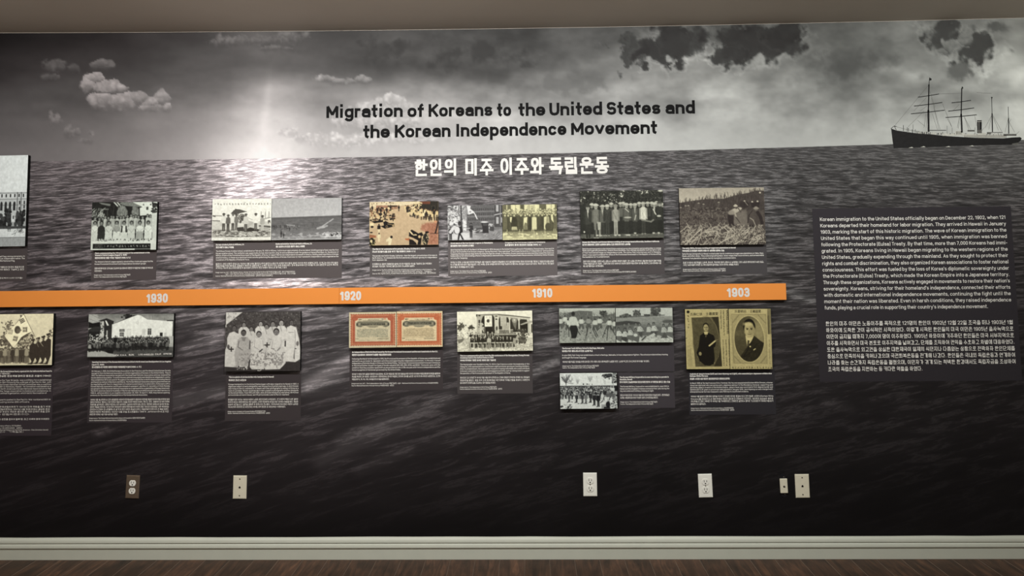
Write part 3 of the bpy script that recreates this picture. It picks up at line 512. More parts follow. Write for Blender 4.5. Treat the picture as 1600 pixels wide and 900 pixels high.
def pic_academy(S):
    c = Cv(55, 65, 1530, 845, int(118 * S), int(63 * S), 232, 31)
    c.grad(55, 65, 1530, 400, 238, 226)
    for cx, cy, rx, ry, n in ((140, 350, 70, 55, 60), (100, 400, 60, 30, 30), (320, 400, 50, 60, 40)):
        for k in range(n): c.ell(cx + c.r.gauss(0, .45) * rx, cy + c.r.gauss(0, .45) * ry, 13, 12, c.r.choice((62, 80, 100)))
    c.poly([(265, 375), (330, 345), (410, 385), (400, 400), (270, 400)], 60); c.blot(55, 400, 450, 620, 215, 26, .42); c.blot(55, 440, 460, 640, 105, 18, .56); c.blot(60, 420, 300, 600, 235, 20, .52)
    c.rect(55, 590, 1530, 845, 190); c.blot(55, 590, 1530, 845, 226, 30, .5, 2); c.poly([(55, 610), (200, 590), (150, 660), (80, 690)], 110, 16); c.blot(55, 620, 1530, 845, 150, 14, .64)
    c.poly([(440, 125), (860, 115), (1090, 140), (1480, 205), (1500, 520), (440, 520)], 176); c.tex(440, 125, 1490, 520, 10, 14)
    c.poly([(430, 125), (860, 118), (860, 132), (430, 140)], 120); c.poly([(860, 125), (1090, 145), (1490, 195), (1490, 212), (1090, 165), (860, 145)], 96); c.poly([(860, 150), (1090, 170), (1480, 222), (1480, 235), (1090, 182), (860, 160)], 214)
    c.rect(430, 120, 455, 165, 60); c.rect(475, 135, 515, 160, 60)
    c.poly([(530, 250), (560, 170), (600, 140), (760, 140), (790, 200), (790, 520), (530, 520)], 40); c.rect(475, 230, 510, 400, 70); c.rect(500, 290, 540, 510, 205); c.blot(450, 280, 600, 520, 190, 22, .5); c.rect(600, 365, 740, 520, 36); c.rect(590, 370, 602, 520, 150)
    c.rect(595, 145, 742, 365, 240); c.ell(668, 252, 32, 34, 60); c.poly([(668, 218), (700, 240), (700, 262), (668, 286), (690, 252)], 175)
    for x, y in ((635, 185), (702, 185), (635, 318), (702, 318)): c.ell(x, y, 16, 16, 205); c.ell(x, y, 7, 7, 232)
    c.rect(742, 370, 790, 520, 50); c.rect(790, 140, 862, 430, 205); c.rect(800, 150, 850, 175, 90); c.rect(808, 210, 845, 235, 50); c.ell(832, 400, 22, 40, 80)
    for xa, xb in ((870, 1075), (1095, 1255), (1280, 1440)):
        t = (xa - 860) * .12
        c.poly([(xa, 480), (xa, 230 + t * .5), (xa + 25, 180 + t), (xb - 25, 190 + t), (xb, 240 + t), (xb, 480)], 50)
    c.rect(905, 180, 1025, 360, 190); c.rect(905, 180, 965, 260, 205)
    for k in range(6): c.rect(925 + k * 17, 200, 932 + k * 17, 360, 170)
    c.rect(935, 350, 1075, 440, 172); c.rect(1030, 290, 1070, 360, 190); c.rect(870, 430, 1150, 500, 120); c.rect(870, 425, 1150, 435, 205); c.sticks(880, 440, 1140, 490, 40, 20, 40, 4, (90, 150), 85, 95)
    c.poly([(1110, 210), (1235, 220), (1225, 300), (1200, 440), (1150, 330)], 110); c.ell(1180, 250, 45, 50, 160, 12); c.ell(1180, 245, 16, 20, 215)
    for x in (862, 1085, 1270, 1445, 1482): c.rect(x - 10, 160 + (x - 860) * .1, x + 8, 500, 218)
    c.poly([(1290, 330), (1480, 260), (1530, 260), (1530, 300), (1320, 350)], 170); c.poly([(1300, 350), (1440, 310), (1440, 500), (1320, 480)], 34); c.rect(1505, 330, 1530, 500, 60); c.line([(1460, 450), (1530, 520)], 12, 215); c.line([(1450, 500), (1530, 560)], 14, 220); c.rect(450, 500, 1250, 530, 160)
    for k in range(150): c.ell(c.r.gauss(1330, 50), c.r.uniform(430, 700), 14, 14, c.r.choice((56, 80, 110, 66)))
    for i, x in enumerate((425, 480, 560, 655, 740, 815)): c.man(x, 720, 720 - (475, 485, 480, 455, 462, 490)[i], 46, 40, 196, None, 70, shirt=210, wide=1.1)
    for k in range(9): c.man(880 + k * 42, 700, 200, 50, 44, 185, None, 60, wide=1.1)
    for i, x in enumerate((345, 425, 510, 595, 672, 755, 840, 900, 955, 1030, 1100, 1160)):
        d = 180 if x == 672 else 38
        c.man(x, 770, 770 - (548, 555, 548, 540, 556, 545, 560, 560, 552, 560, 570, 590)[i], d, 42 if d < 100 else 190, 205, None, 80, shirt=222, wide=1.25)
        c.ell(x, 682, 34, 12, 200 if x != 672 else 150); 
    c.ell(1220, 505, 20, 26, 200); c.poly([(1180, 640), (1230, 530), (1265, 560), (1230, 640)], 170); c.poly([(1150, 600), (1200, 600), (1190, 720), (1140, 720)], 160)
    for x in range(290, 1160, 17): c.line([(x, 690), (x + c.r.uniform(-6, 6), c.r.uniform(760, 795))], 7, c.r.choice((36, 50, 150)))
    c.ell(320, 540, 30, 26, 40); c.specks(280, 550, 1240, 600, 40, 7, 12, (190, 60, 40)); c.tex(55, 65, 1530, 845, 7, 8)
    c.duo((20, 17, 12), (250, 246, 220)); return c

def pic_drill(S):
    c = Cv(32, 40, 785, 500, int(88 * S), int(54 * S), 165, 33)
    c.grad(32, 40, 785, 110, 196, 186); c.poly([(32, 130), (110, 100), (160, 95), (290, 72), (480, 80), (480, 140), (590, 150), (785, 110), (785, 240), (32, 260)], 96); c.rect(485, 60, 585, 146, 182); c.sticks(40, 100, 785, 220, 260, 14, 40, 4, (70, 84, 120, 140), 60, 120)
    c.specks(40, 90, 150, 150, 60, 5, 11, (90, 120, 150)); c.ell(622, 108, 40, 34, 46); c.specks(580, 80, 665, 150, 30, 6, 12, (50, 70, 84))
    c.rect(32, 265, 785, 500, 152); c.tex(32, 260, 785, 500, 14, 14, 2); c.grad(32, 260, 785, 300, 130, 152); c.blot(32, 300, 785, 500, 118, 16, .64); c.blot(32, 400, 785, 500, 172, 22, .54)
    for x, y in ((45, 190), (110, 165), (150, 210), (330, 195), (425, 190), (515, 210), (575, 190), (705, 215), (780, 230)):
        w = 40; t = 150 if x == 425 else 208
        c.ell(x, y - 22, 11, 13, 60); c.poly([(x - 22, y - 8), (x + 22, y - 8), (x + w * .75, y + 40), (x + 18, y + 55), (x - 18, y + 55), (x - w * .75, y + 40)], t); c.line([(x - 22, y), (x - w, y + 26), (x - 18, y + 48)], 10, t * .92); c.line([(x + 22, y), (x + w, y + 26), (x + 18, y + 48)], 10, t * .92)
        c.poly([(x - 24, y + 52), (x + 24, y + 52), (x + 40, y + 110), (x + 16, y + 130), (x, y + 80), (x - 20, y + 130), (x - 42, y + 105)], 86)
    for a, b in (((430, 270), (382, 436)), ((490, 290), (545, 410)), ((480, 320), (530, 430)), ((540, 340), (590, 290)), ((670, 280), (612, 430)), ((690, 270), (668, 470)), ((715, 280), (780, 400)), ((160, 330), (160, 416)), ((280, 340), (312, 392)), ((330, 340), (350, 345)), ((405, 290), (400, 400)), ((125, 240), (160, 330))):
        c.line([a, b], 9, 50)
    c.poly([(170, 160), (215, 145), (262, 160), (290, 230), (298, 280), (270, 275), (262, 268), (185, 270), (160, 290), (158, 220)], 205); c.tex(160, 145, 295, 280, 10, 12); c.ell(220, 112, 24, 30, 34); c.rect(208, 132, 234, 150, 60)
    c.poly([(183, 268), (262, 268), (284, 320), (266, 410), (250, 440), (195, 440), (188, 380), (172, 310)], 30); c.rect(198, 440, 220, 500, 150); c.rect(232, 440, 250, 500, 140)
    for x, y in ((55, 350), (450, 368), (640, 378)): c.ell(x, y, 12, 7, 50)
    c.tex(32, 40, 785, 500, 6, 6); c.duo((24, 24, 23), (222, 226, 208)); return c

def pic_resting(S):
    c = Cv(795, 36, 1565, 498, int(89 * S), int(54 * S), 190, 35)
    c.grad(795, 36, 1565, 140, 200, 196); c.rect(795, 150, 1565, 300, 140); c.tex(795, 140, 1565, 300, 16, 8, 4); c.poly([(795, 158), (860, 150), (1200, 140), (1460, 128), (1460, 140), (1200, 152), (795, 170)], 90)
    for cx, cy, rx, ry in ((870, 145, 26, 18), (930, 140, 34, 26), (985, 140, 22, 14), (1060, 110, 32, 44), (1110, 105, 26, 36), (1340, 90, 70, 55), (1330, 60, 56, 30), (1220, 135, 40, 12)):
        for k in range(34): c.ell(cx + c.r.uniform(-1, 1) * rx * .85, cy + c.r.uniform(-1, 1) * ry * .85, rx * .26, ry * .26 + 3, c.r.choice((64, 84, 56, 100)))
    c.poly([(795, 225), (940, 208), (1120, 225), (1100, 262), (795, 275)], 60, 10); c.poly([(1420, 215), (1480, 195), (1565, 200), (1565, 240), (1440, 240)], 84, 12)
    c.rect(795, 400, 1565, 498, 176); c.poly([(795, 270), (1100, 255), (1420, 290), (1565, 260), (1565, 400), (795, 420)], 96, 20); c.blot(1120, 210, 1420, 300, 120, 12, .5, 2)
    c.blot(795, 430, 1565, 498, 205, 22, .5); c.tex(795, 400, 1565, 498, 12, 12)
    for i, (x, y, t) in enumerate(((910, 262, 90), (970, 252, 110), (1065, 255, 140), (830, 320, 205), (915, 330, 200), (985, 310, 190), (1115, 262, 190), (1240, 268, 190), (1308, 255, 196), (1440, 275, 185), (1525, 270, 200), (1060, 330, 120))):
        c.poly([(x - 24, y + 26), (x + 12, y + 18), (x + 42, y + 50), (x + 36, y + 100), (x - 36, y + 100)], t); c.line([(x + 10, y + 40), (x + 52, y + 80), (x + 10, y + 110)], 13, t * .85)
        c.poly([(x - 40, y + 92), (x + 50, y + 92), (x + 20, y + 165), (x - 10, y + 150), (x - 50, y + 130)], c.r.choice((72, 96, 60))); c.line([(x + 46, y + 95), (x + 30, y + 165)], 13, 84); c.head(x, y, 19, 110, 36)
    c.poly([(1200, 430), (1310, 370), (1330, 400), (1250, 445)], 196); c.poly([(1400, 440), (1450, 360), (1500, 440)], 76); c.ell(1060, 400, 26, 20, 215); c.ell(885, 395, 22, 18, 200); c.poly([(1130, 470), (1190, 410), (1210, 420), (1150, 475)], 70)
    c.tex(795, 36, 1565, 498, 7, 6); c.duo((24, 24, 23), (220, 224, 208)); return c

def pic_corps(S):
    c = Cv(70, 68, 1290, 825, int(89 * S), int(56 * S), 226, 37)
    c.grad(70, 68, 1290, 330, 226, 222)
    for x, y, n, sp, t in ((200, 240, 40, 110, 90), (300, 220, 14, 60, 150), (450, 250, 18, 50, 165), (715, 210, 30, 60, 165), (1040, 270, 14, 50, 190)):
        for k in range(n): c.line([(x + c.r.gauss(0, 6), y + 40), (x + c.r.uniform(-1, 1) * sp, y - c.r.uniform(10, sp * 1.4))], 5, t)
    c.line([(200, 320), (190, 240), (110, 150)], 15, 80); c.line([(195, 250), (260, 110)], 10, 90); c.line([(250, 280), (350, 285)], 14, 130); c.line([(320, 225), (600, 225)], 4, 185)
    c.line([(620, 68), (618, 320)], 4, 190); c.line([(868, 140), (868, 320)], 6, 185); c.ell(862, 150, 8, 8, 110); c.ell(572, 304, 14, 16, 26); c.ell(652, 304, 13, 15, 40); c.ell(690, 306, 9, 9, 50); c.ell(760, 308, 9, 9, 60)
    c.rect(70, 340, 1290, 600, 120); c.rect(70, 335, 1290, 400, 74); c.tex(70, 330, 1290, 420, 26, 14); c.blot(480, 360, 900, 470, 200, 22, .55)
    c.rect(70, 560, 1290, 825, 214)
    for y, h, n in ((450, 100, 70), (500, 130, 64), (560, 160, 58), (620, 190, 40)):
        for k in range(n):
            x = 75 + 1210 * (k + c.r.uniform(-.4, .4)) / n
            if y > 600 and 330 < x < 1000 and c.r.random() < .45: continue
            c.man(x, y + c.r.uniform(-10, 16), h, c.r.choice((40, 60, 90, 205, 130, 30)), c.r.choice((34, 60, 200)), c.r.choice((150, 60, 200)), c.r.choice((None, 40, 215)), wide=1.15)
    c.sticks(80, 380, 1280, 600, 240, 20, 60, 6, (225, 40, 60, 200), 40, 140)
    for x, y, h, t in ((260, 690, 190, 84), (420, 700, 200, 50), (545, 720, 220, 60), (620, 720, 230, 110), (720, 700, 230, 46), (800, 760, 260, 36), (885, 790, 290, 30), (975, 700, 220, 205)):
        c.man(x, y, h, t, t * .9, 190, t * .8, wide=1.15); c.line([(x - 40, y), (x + 5, y - 40)], 14, 50)
    for x, y in ((460, 715), (630, 715), (320, 680), (720, 690)): c.ell(x, y, 18, 7, 40)
    for k in range(44): c.man(c.r.uniform(1030, 1280), c.r.uniform(560, 830), 200, c.r.choice((215, 60, 150, 90, 40)), c.r.choice((205, 40, 120)), 160, c.r.choice((215, None)), wide=1.3)
    c.rect(950, 740, 1290, 825, 150); c.specks(1120, 640, 1285, 820, 60, 8, 20, (220, 60, 130, 205)); c.ell(1090, 740, 46, 64, 26); c.rect(1000, 790, 1130, 825, 24); c.ell(1160, 650, 26, 60, 215); c.ell(1270, 400, 40, 60, 30)
    for k in range(60): c.ell(c.r.gauss(1110, 50), c.r.gauss(130, 26), 20, 12, c.r.choice((36, 50, 60)))
    c.specks(1190, 70, 1285, 280, 60, 10, 22, (36, 46, 60, 110)); c.specks(1230, 100, 1285, 260, 12, 6, 12, (215,)); c.line([(1208, 68), (1215, 400)], 17, 176); c.specks(1130, 380, 1230, 460, 30, 8, 16, (220, 200))
    c.ell(185, 735, 40, 16, 40); c.ell(185, 730, 40, 12, 215); c.ell(280, 740, 24, 10, 60); c.poly([(150, 800), (240, 750), (330, 770), (340, 825), (160, 825)], 200); c.specks(80, 750, 335, 822, 20, 10, 20, (40, 60, 215)); c.rect(70, 770, 100, 800, 30)
    c.tex(70, 68, 1290, 825, 6, 8); c.duo((14, 14, 16), (226, 230, 220)); return c

def portrait_face(c, cx, cy, r, skin, hair):
    """a generic studio portrait head"""
    c.ell(cx, cy - r * .28, r * .8, r * 1.0, hair); c.ell(cx, cy + r * .1, r * .66, r * .95, skin, r * .12); c.ell(cx + r * .34, cy + r * .2, r * .3, r * .7, skin * .8, r * .25, op=.7)
    for q in (-1, 1):
        c.line([(cx + q * r * .4, cy - r * .12), (cx + q * r * .14, cy - r * .1)], r * .07, hair * 1.6); c.ell(cx + q * r * .27, cy + r * .02, r * .11, r * .06, hair * 1.3)
    c.line([(cx - r * .03, cy + r * .05), (cx - r * .08, cy + r * .4), (cx + r * .06, cy + r * .42)], r * .06, skin * .68); c.line([(cx - r * .2, cy + r * .63), (cx + r * .18, cy + r * .63)], r * .09, skin * .55)

def pic_portrait_standing(S):
    c = Cv(45, 32, 645, 868, int(67 * S), int(94 * S), 176, 41)
    c.tex(45, 32, 645, 868, 6, 40); c.poly([(132, 150), (510, 142), (538, 832), (168, 835)], 84); c.tex(132, 142, 538, 835, 14, 30)
    c.poly([(420, 145), (510, 142), (538, 832), (430, 832), (500, 640), (525, 480), (490, 300)], 52, 10); c.ell(330, 480, 190, 345, 78, 12, op=.5); c.line([(400, 160), (470, 260), (505, 400), (520, 560), (490, 700), (430, 800)], 5, 130)
    c.line([(200, 690), (240, 770), (320, 815), (400, 812), (440, 780)], 6, 150); c.rect(160, 205, 460, 236, 96, .4)
    c.poly([(245, 400), (300, 365), (360, 365), (435, 400), (465, 500), (450, 560), (430, 570), (440, 720), (425, 800), (370, 822), (300, 815), (230, 760), (205, 690), (190, 640), (220, 560)], 26, 6)
    c.ell(240, 655, 20, 26, 140); c.poly([(300, 350), (360, 350), (350, 385), (330, 395), (308, 385)], 190); c.line([(330, 385), (325, 420)], 12, 100); portrait_face(c, 330, 290, 52, 165, 34)
    c.line([(370, 545), (455, 478)], 20, 196); c.line([(455, 478), (492, 458)], 6, 130)
    c.ell(88, 70, 20, 20, 26); c.scrawl(88, 130, 5, 38, 26, 5, 84, vert=True)
    for x, n, y0 in ((545, 13, 60), (583, 17, 60), (628, 16, 60)): c.scrawl(x, y0, n, 21, 16, 4, 70, vert=True)
    for x, n, y0 in ((565, 16, 470), (605, 16, 470), (645, 16, 470)): c.scrawl(x, y0, n, 23, 16, 4, 60, vert=True)
    c.line([(60, 550), (140, 545)], 4, 120); c.line([(110, 570), (125, 830)], 4, 130); c.rect(45, 430, 62, 445, 110); c.poly([(60, 600), (110, 580), (120, 830), (70, 830)], 160)
    c.scrawl(640, 60, 14, 24, 14, 4, 60, vert=True); c.duo((10, 9, 8), (238, 222, 158)); return c

def pic_portrait_bust(S):
    c = Cv(650, 38, 1265, 870, int(68 * S), int(94 * S), 176, 43)
    c.tex(650, 38, 1265, 870, 6, 40); c.rect(690, 110, 1195, 790, 158); c.line([(690, 112), (1195, 118), (1192, 795), (712, 790), (690, 112)], 4, 110); c.line([(670, 120), (700, 800)], 4, 120)
    for a, b in (((700, 230), (800, 120)), ((1080, 120), (1180, 230)), ((720, 700), (800, 785)), ((1100, 785), (1185, 690))): c.line([a, b], 16, 132)
    c.ell(940, 455, 228, 326, 190); e = Cv(650, 38, 1265, 870, c.nx, c.ny, 92, 44)
    e.tex(650, 38, 1265, 870, 16, 60); e.ell(820, 620, 200, 200, 74, 120); e.ell(1090, 350, 110, 200, 140, 110); e.ell(820, 200, 120, 120, 76, 90)
    e.poly([(700, 860), (800, 700), (900, 570), (985, 430), (1020, 415), (1100, 480), (1165, 520), (1200, 700), (1100, 860)], 44, 8); e.tex(700, 420, 1200, 860, 8, 30)
    e.poly([(885, 410), (1000, 400), (1010, 430), (960, 500), (905, 555), (895, 480)], 196); e.poly([(915, 470), (945, 480), (925, 560), (905, 545)], 70); e.line([(1010, 420), (940, 560), (850, 700)], 9, 22); e.line([(1050, 520), (960, 640), (860, 705)], 7, 26)
    e.poly([(860, 260), (1020, 250), (1020, 380), (970, 430), (920, 430), (875, 370)], 150, 12); portrait_face(e, 945, 320, 112, 170, 26); e.ell(1015, 330, 14, 34, 150); e.ell(925, 250, 62, 26, 186, 20)
    e.ell(950, 560, 11, 11, 205); e.line([(1000, 608), (1025, 592)], 12, 205)
    m = np.clip(.5 - (np.sqrt(((c.X - 940) / 218) ** 2 + ((c.Y - 455) / 316) ** 2) - 1) * 218 / c.px, 0, 1)[..., None]
    c.a = c.a * (1 - m) + e.a * m
    c.rect(1215, 38, 1265, 390, 120); c.rect(1215, 130, 1240, 390, 92); c.scrawl(1232, 470, 18, 19, 14, 3, 110, vert=True); c.scrawl(690, 852, 15, 40, 24, 5, 80); c.line([(1250, 390), (1262, 870)], 6, 150)
    c.duo((10, 9, 8), (238, 222, 158)); return c

# ---------------------------------------------------------------- lettering: a stroke alphabet (Latin) and a Hangul composer
XH = .74
def _arc(x0, y0, x1, y1, a0, a1):
    n = max(2, int(abs(a1 - a0) / 30 + .5)); cx, cy, rx, ry = (x0 + x1) / 2, (y0 + y1) / 2, (x1 - x0) / 2, (y1 - y0) / 2
    out = []
    for k in range(n + 1):
        a = math.radians(a0 + (a1 - a0) * k / n); ca, sa = math.cos(a), math.sin(a)
        p = .84
        out.append((cx + rx * math.copysign(abs(ca) ** p, ca), cy + ry * math.copysign(abs(sa) ** p, sa)))
    return out
def O(x0, y0, x1, y1): return _arc(x0, y0, x1, y1, 0, 360)
A = _arc
X = XH
GL = {  # glyph: (width, strokes); x 0..1 across the glyph, y 0 baseline, 1 cap height
 'a': (.56, [A(.05, .3 * X, 1, X, 160, 0) + [(1, 0)], [(1, .58 * X), (.4, .58 * X)] + A(0, 0, .8, .58 * X, 90, 270) + A(.2, 0, 1, .5 * X, 270, 350)]),
 'b': (.58, [[(0, 1.04), (0, 0)], O(0, 0, 1, X)]), 'c': (.54, [A(0, 0, 1, X, 40, 320)]), 'd': (.58, [[(1, 1.04), (1, 0)], O(0, 0, 1, X)]),
 'e': (.56, [[(0, .5 * X), (1, .5 * X)] + A(0, 0, 1, X, 0, 325)]), 'f': (.36, [[(.42, 0), (.42, .8)] + A(.42, .62, 1.4, 1.04, 180, 100), [(0, X), (1, X)]]),
 'g': (.58, [O(0, 0, 1, X), [(1, X), (1, 0)] + A(0, -.3, 1, .2, 0, -140)]), 'h': (.56, [[(0, 1.04), (0, 0)], A(0, .2, 1, X, 180, 0) + [(1, 0)]]),
 'i': (.16, [[(.5, 0), (.5, X)], [(.5, .97), (.5, 1.0)]]), 'j': (.22, [[(.8, X), (.8, -.1)] + A(-.6, -.3, .8, .1, 0, -90), [(.8, .97), (.8, 1.0)]]),
 'k': (.54, [[(0, 1.04), (0, 0)], [(1, X), (.05, .3)], [(.32, .42), (1, 0)]]), 'l': (.16, [[(.5, 0), (.5, 1.04)]]),
 'm': (.9, [[(0, 0), (0, X)], A(0, .2, .5, X, 180, 0) + [(.5, 0)], A(.5, .2, 1, X, 180, 0) + [(1, 0)]]), 'n': (.56, [[(0, 0), (0, X)], A(0, .2, 1, X, 180, 0) + [(1, 0)]]),
 'o': (.58, [O(0, 0, 1, X)]), 'p': (.58, [[(0, X), (0, -.3)], O(0, 0, 1, X)]), 'q': (.58, [[(1, X), (1, -.3)], O(0, 0, 1, X)]),
 'r': (.36, [[(0, 0), (0, X)], A(0, .25, 1.4, X, 180, 75)]), 's': (.52, [A(.02, .46 * X, .98, X, 35, 255) + A(.02, 0, 1, .54 * X, 85, -145)]),
 't': (.36, [[(.42, 1), (.42, .2)] + A(.42, 0, 1.3, .4, 180, 260), [(0, X), (1, X)]]), 'u': (.56, [[(0, X)] + A(0, 0, 1, X * .75, 180, 360) + [(1, X)], [(1, .3), (1, 0)]]),
 'v': (.56, [[(0, X), (.5, 0), (1, X)]]), 'w': (.84, [[(0, X), (.26, 0), (.5, X), (.74, 0), (1, X)]]), 'x': (.54, [[(0, X), (1, 0)], [(0, 0), (1, X)]]),
 'y': (.56, [[(0, X), (.52, 0)], [(1, X), (.4, -.28), (.08, -.28)]]), 'z': (.5, [[(0, X), (1, X), (0, 0), (1, 0)]]),
 'A': (.68, [[(0, 0), (.5, 1), (1, 0)], [(.2, .33), (.8, .33)]]), 'B': (.6, [[(0, 0), (0, 1), (.55, 1)] + A(.15, .52, .95, 1, 90, -90) + [(0, .52)], [(.5, .52)] + A(.1, 0, 1, .52, 90, -90) + [(0, 0)]]),
 'C': (.64, [A(0, 0, 1, 1, 45, 315)]), 'D': (.64, [[(0, 0), (0, 1), (.4, 1)] + A(-.2, 0, 1, 1, 75, -75) + [(.4, 0), (0, 0)]]), 'E': (.54, [[(1, 1), (0, 1), (0, 0), (1, 0)], [(0, .52), (.9, .52)]]),
 'F': (.52, [[(1, 1), (0, 1), (0, 0)], [(0, .5), (.9, .5)]]), 'G': (.66, [A(0, 0, 1, 1, 45, 360) + [(1, .5), (.55, .5)]]), 'H': (.64, [[(0, 0), (0, 1)], [(1, 0), (1, 1)], [(0, .52), (1, .52)]]),
 'I': (.16, [[(.5, 0), (.5, 1)]]), 'J': (.5, [[(1, 1)] + A(0, 0, 1, .6, 0, -170)]), 'K': (.64, [[(0, 0), (0, 1)], [(1, 1), (.03, .4)], [(.34, .6), (1, 0)]]), 'L': (.52, [[(0, 1), (0, 0), (1, 0)]]),
 'M': (.8, [[(0, 0), (0, 1), (.5, .2), (1, 1), (1, 0)]]), 'N': (.66, [[(0, 0), (0, 1), (1, 0), (1, 1)]]), 'O': (.68, [O(0, 0, 1, 1)]), 'P': (.6, [[(0, 0), (0, 1), (.5, 1)] + A(.05, .45, 1, 1, 90, -90) + [(0, .45)]]),
 'Q': (.68, [O(0, 0, 1, 1), [(.6, .3), (1, -.05)]]), 'R': (.62, [[(0, 0), (0, 1), (.5, 1)] + A(.05, .47, 1, 1, 90, -90) + [(0, .47)], [(.5, .47), (1, 0)]]),
 'S': (.6, [A(.02, .47, .97, 1, 30, 260) + A(.03, 0, 1, .53, 85, -150)]), 'T': (.6, [[(0, 1), (1, 1)], [(.5, 1), (.5, 0)]]), 'U': (.64, [[(0, 1)] + A(0, 0, 1, .75, 180, 360) + [(1, 1)]]),
 'V': (.66, [[(0, 1), (.5, 0), (1, 1)]]), 'W': (.96, [[(0, 1), (.26, 0), (.5, .9), (.74, 0), (1, 1)]]), 'X': (.62, [[(0, 0), (1, 1)], [(0, 1), (1, 0)]]), 'Y': (.62, [[(0, 1), (.5, .45), (1, 1)], [(.5, .45), (.5, 0)]]), 'Z': (.58, [[(0, 1), (1, 1), (0, 0), (1, 0)]]),
 '0': (.58, [O(0, 0, 1, 1)]), '1': (.34, [[(0, .78), (.75, 1), (.75, 0)]]), '2': (.56, [A(0, .4, 1, 1, 165, -30) + [(0, 0), (1, 0)]]), '3': (.56, [A(.02, .5, .95, 1, 150, -90) + [(.4, .5)], [(.4, .53)] + A(0, 0, 1, .53, 90, -155)]),
 '4': (.6, [[(.7, 0), (.7, 1), (0, .28), (1, .28)]]), '5': (.56, [[(.9, 1), (.12, 1), (.05, .5)] + A(0, 0, 1, .64, 130, -150)]), '6': (.58, [O(0, 0, 1, .62), [(0, .3)] + A(0, .5, 1, 1, 180, 25)]), '7': (.54, [[(0, 1), (1, 1), (.35, 0)]]),
 '8': (.58, [O(.05, .5, .95, 1), O(0, 0, 1, .52)]), '9': (.58, [O(0, .38, 1, 1), [(1, .7)] + A(0, 0, 1, .5, 0, -155)]),
 '.': (.14, [[(.5, 0), (.5, .03)]]), ',': (.14, [[(.5, .1), (.2, -.16)]]), "'": (.12, [[(.5, 1.04), (.5, .8)]]), '"': (.3, [[(0, 1.04), (0, .8)], [(1, 1.04), (1, .8)]]), '-': (.36, [[(0, .4), (1, .4)]]), '/': (.4, [[(0, -.08), (1, 1.08)]]),
 ':': (.14, [[(.5, 0), (.5, .03)], [(.5, .5), (.5, .53)]]), '\u00b7': (.14, [[(.5, .4), (.5, .43)]]), '(': (.26, [A(.1, -.2, 1.6, 1.15, 120, 240)]), ')': (.26, [A(-.6, -.2, .9, 1.15, 60, -60)]), '$': (.58, [A(0, .46, 1, .96, 30, 260) + A(0, .04, 1, .54, 85, -150), [(.5, -.1), (.5, 1.1)]]), '%': (.8, [O(0, .55, .38, 1), O(.62, 0, 1, .45), [(.2, 0), (.8, 1)]]),
}
CHO = ['g', 'gg', 'n', 'd', 'dd', 'r', 'm', 'b', 'bb', 's', 'ss', 'o', 'j', 'jj', 'c', 'k', 't', 'p', 'h']
JONG = ['', 'g', 'gg', 'gs', 'n', 'nj', 'nh', 'd', 'r', 'rg', 'rm', 'rb', 'rs', 'rt', 'rp', 'rh', 'm', 'b', 'bs', 's', 'ss', 'o', 'j', 'c', 'k', 't', 'p', 'h']
JM = {'g': [[(0, 1), (1, 1), (.92, 0)]], 'n': [[(0, 1), (0, 0), (1, 0)]], 'd': [[(1, 1), (0, 1), (0, 0), (1, 0)]], 'r': [[(0, 1), (1, 1), (1, .5), (0, .5), (0, 0), (1, 0)]],
      'm': [[(0, 0), (0, 1), (1, 1), (1, 0), (0, 0)]], 'b': [[(0, 1), (0, 0), (1, 0), (1, 1)], [(0, .52), (1, .52)]], 's': [[(.5, 1), (.46, .62), (0, 0)], [(.48, .62), (1, 0)]], 'o': [O(.02, 0, .98, 1)],
      'j': [[(0, 1), (1, 1)], [(.5, 1), (.46, .58), (0, 0)], [(.48, .58), (1, 0)]], 'c': [[(.3, 1), (.7, 1)], [(0, .74), (1, .74)], [(.5, .74), (.46, .46), (0, 0)], [(.48, .46), (1, 0)]], 'k': [[(0, 1), (1, 1), (.92, 0)], [(0, .52), (.96, .52)]],
      't': [[(1, 1), (0, 1), (0, 0), (1, 0)], [(0, .5), (1, .5)]], 'p': [[(0, 1), (1, 1)], [(0, 0), (1, 0)], [(.3, 1), (.3, 0)], [(.7, 1), (.7, 0)]], 'h': [[(.3, 1), (.7, 1)], [(0, .74), (1, .74)], O(.1, 0, .9, .5)]}
VV = {0: ([.3], 'r', 1), 1: ([.15, .85], 'in', 1), 2: ([.3], 'r', 2), 3: ([.15, .85], 'in', 2), 4: ([.8], 'l', 1), 5: ([.3, .95], 'l', 1), 6: ([.8], 'l', 2), 7: ([.3, .95], 'l', 2), 20: ([.6], '', 0)}
VH = {8: ('u', 1), 12: ('u', 2), 13: ('d', 1), 17: ('d', 2), 18: ('', 0)}
MIX = {9: (8, 0), 10: (8, 1), 11: (8, 20), 14: (13, 4), 15: (13, 5), 16: (13, 20), 19: (18, 20)}
def _fit(st, b): return [[(b[0] + x * (b[2] - b[0]), b[1] + y * (b[3] - b[1])) for x, y in s] for s in st]
def _cons(k, b):
    if len(k) == 2:
        m = (b[0] + b[2]) / 2; g = (b[2] - b[0]) * .09
        return _cons(k[0], (b[0], b[1], m - g, b[3])) + _cons(k[1], (m + g, b[1], b[2], b[3]))
    return _fit(JM[k], b)
def _vert(v, b):
    xs, side, n = VV[v]; st = [[(x, 0), (x, 1)] for x in xs]
    for y in ([.5] if n == 1 else [.36, .66] if n else []):
        st.append([(xs[0], y), (1, y)] if side == 'r' else [(0, y), (xs[0], y)] if side == 'l' else [(xs[0], y), (xs[-1], y)])
    return _fit(st, b)
def _horz(v, b):
    side, n = VH[v]; y = {'u': .05, 'd': .95, '': .5}[side]; st = [[(0, y), (1, y)]]
    for x in ([.5] if n == 1 else [.33, .67] if n else []): st.append([(x, y), (x, 1 if side == 'u' else 0)])
    return _fit(st, b)
_hc = {}
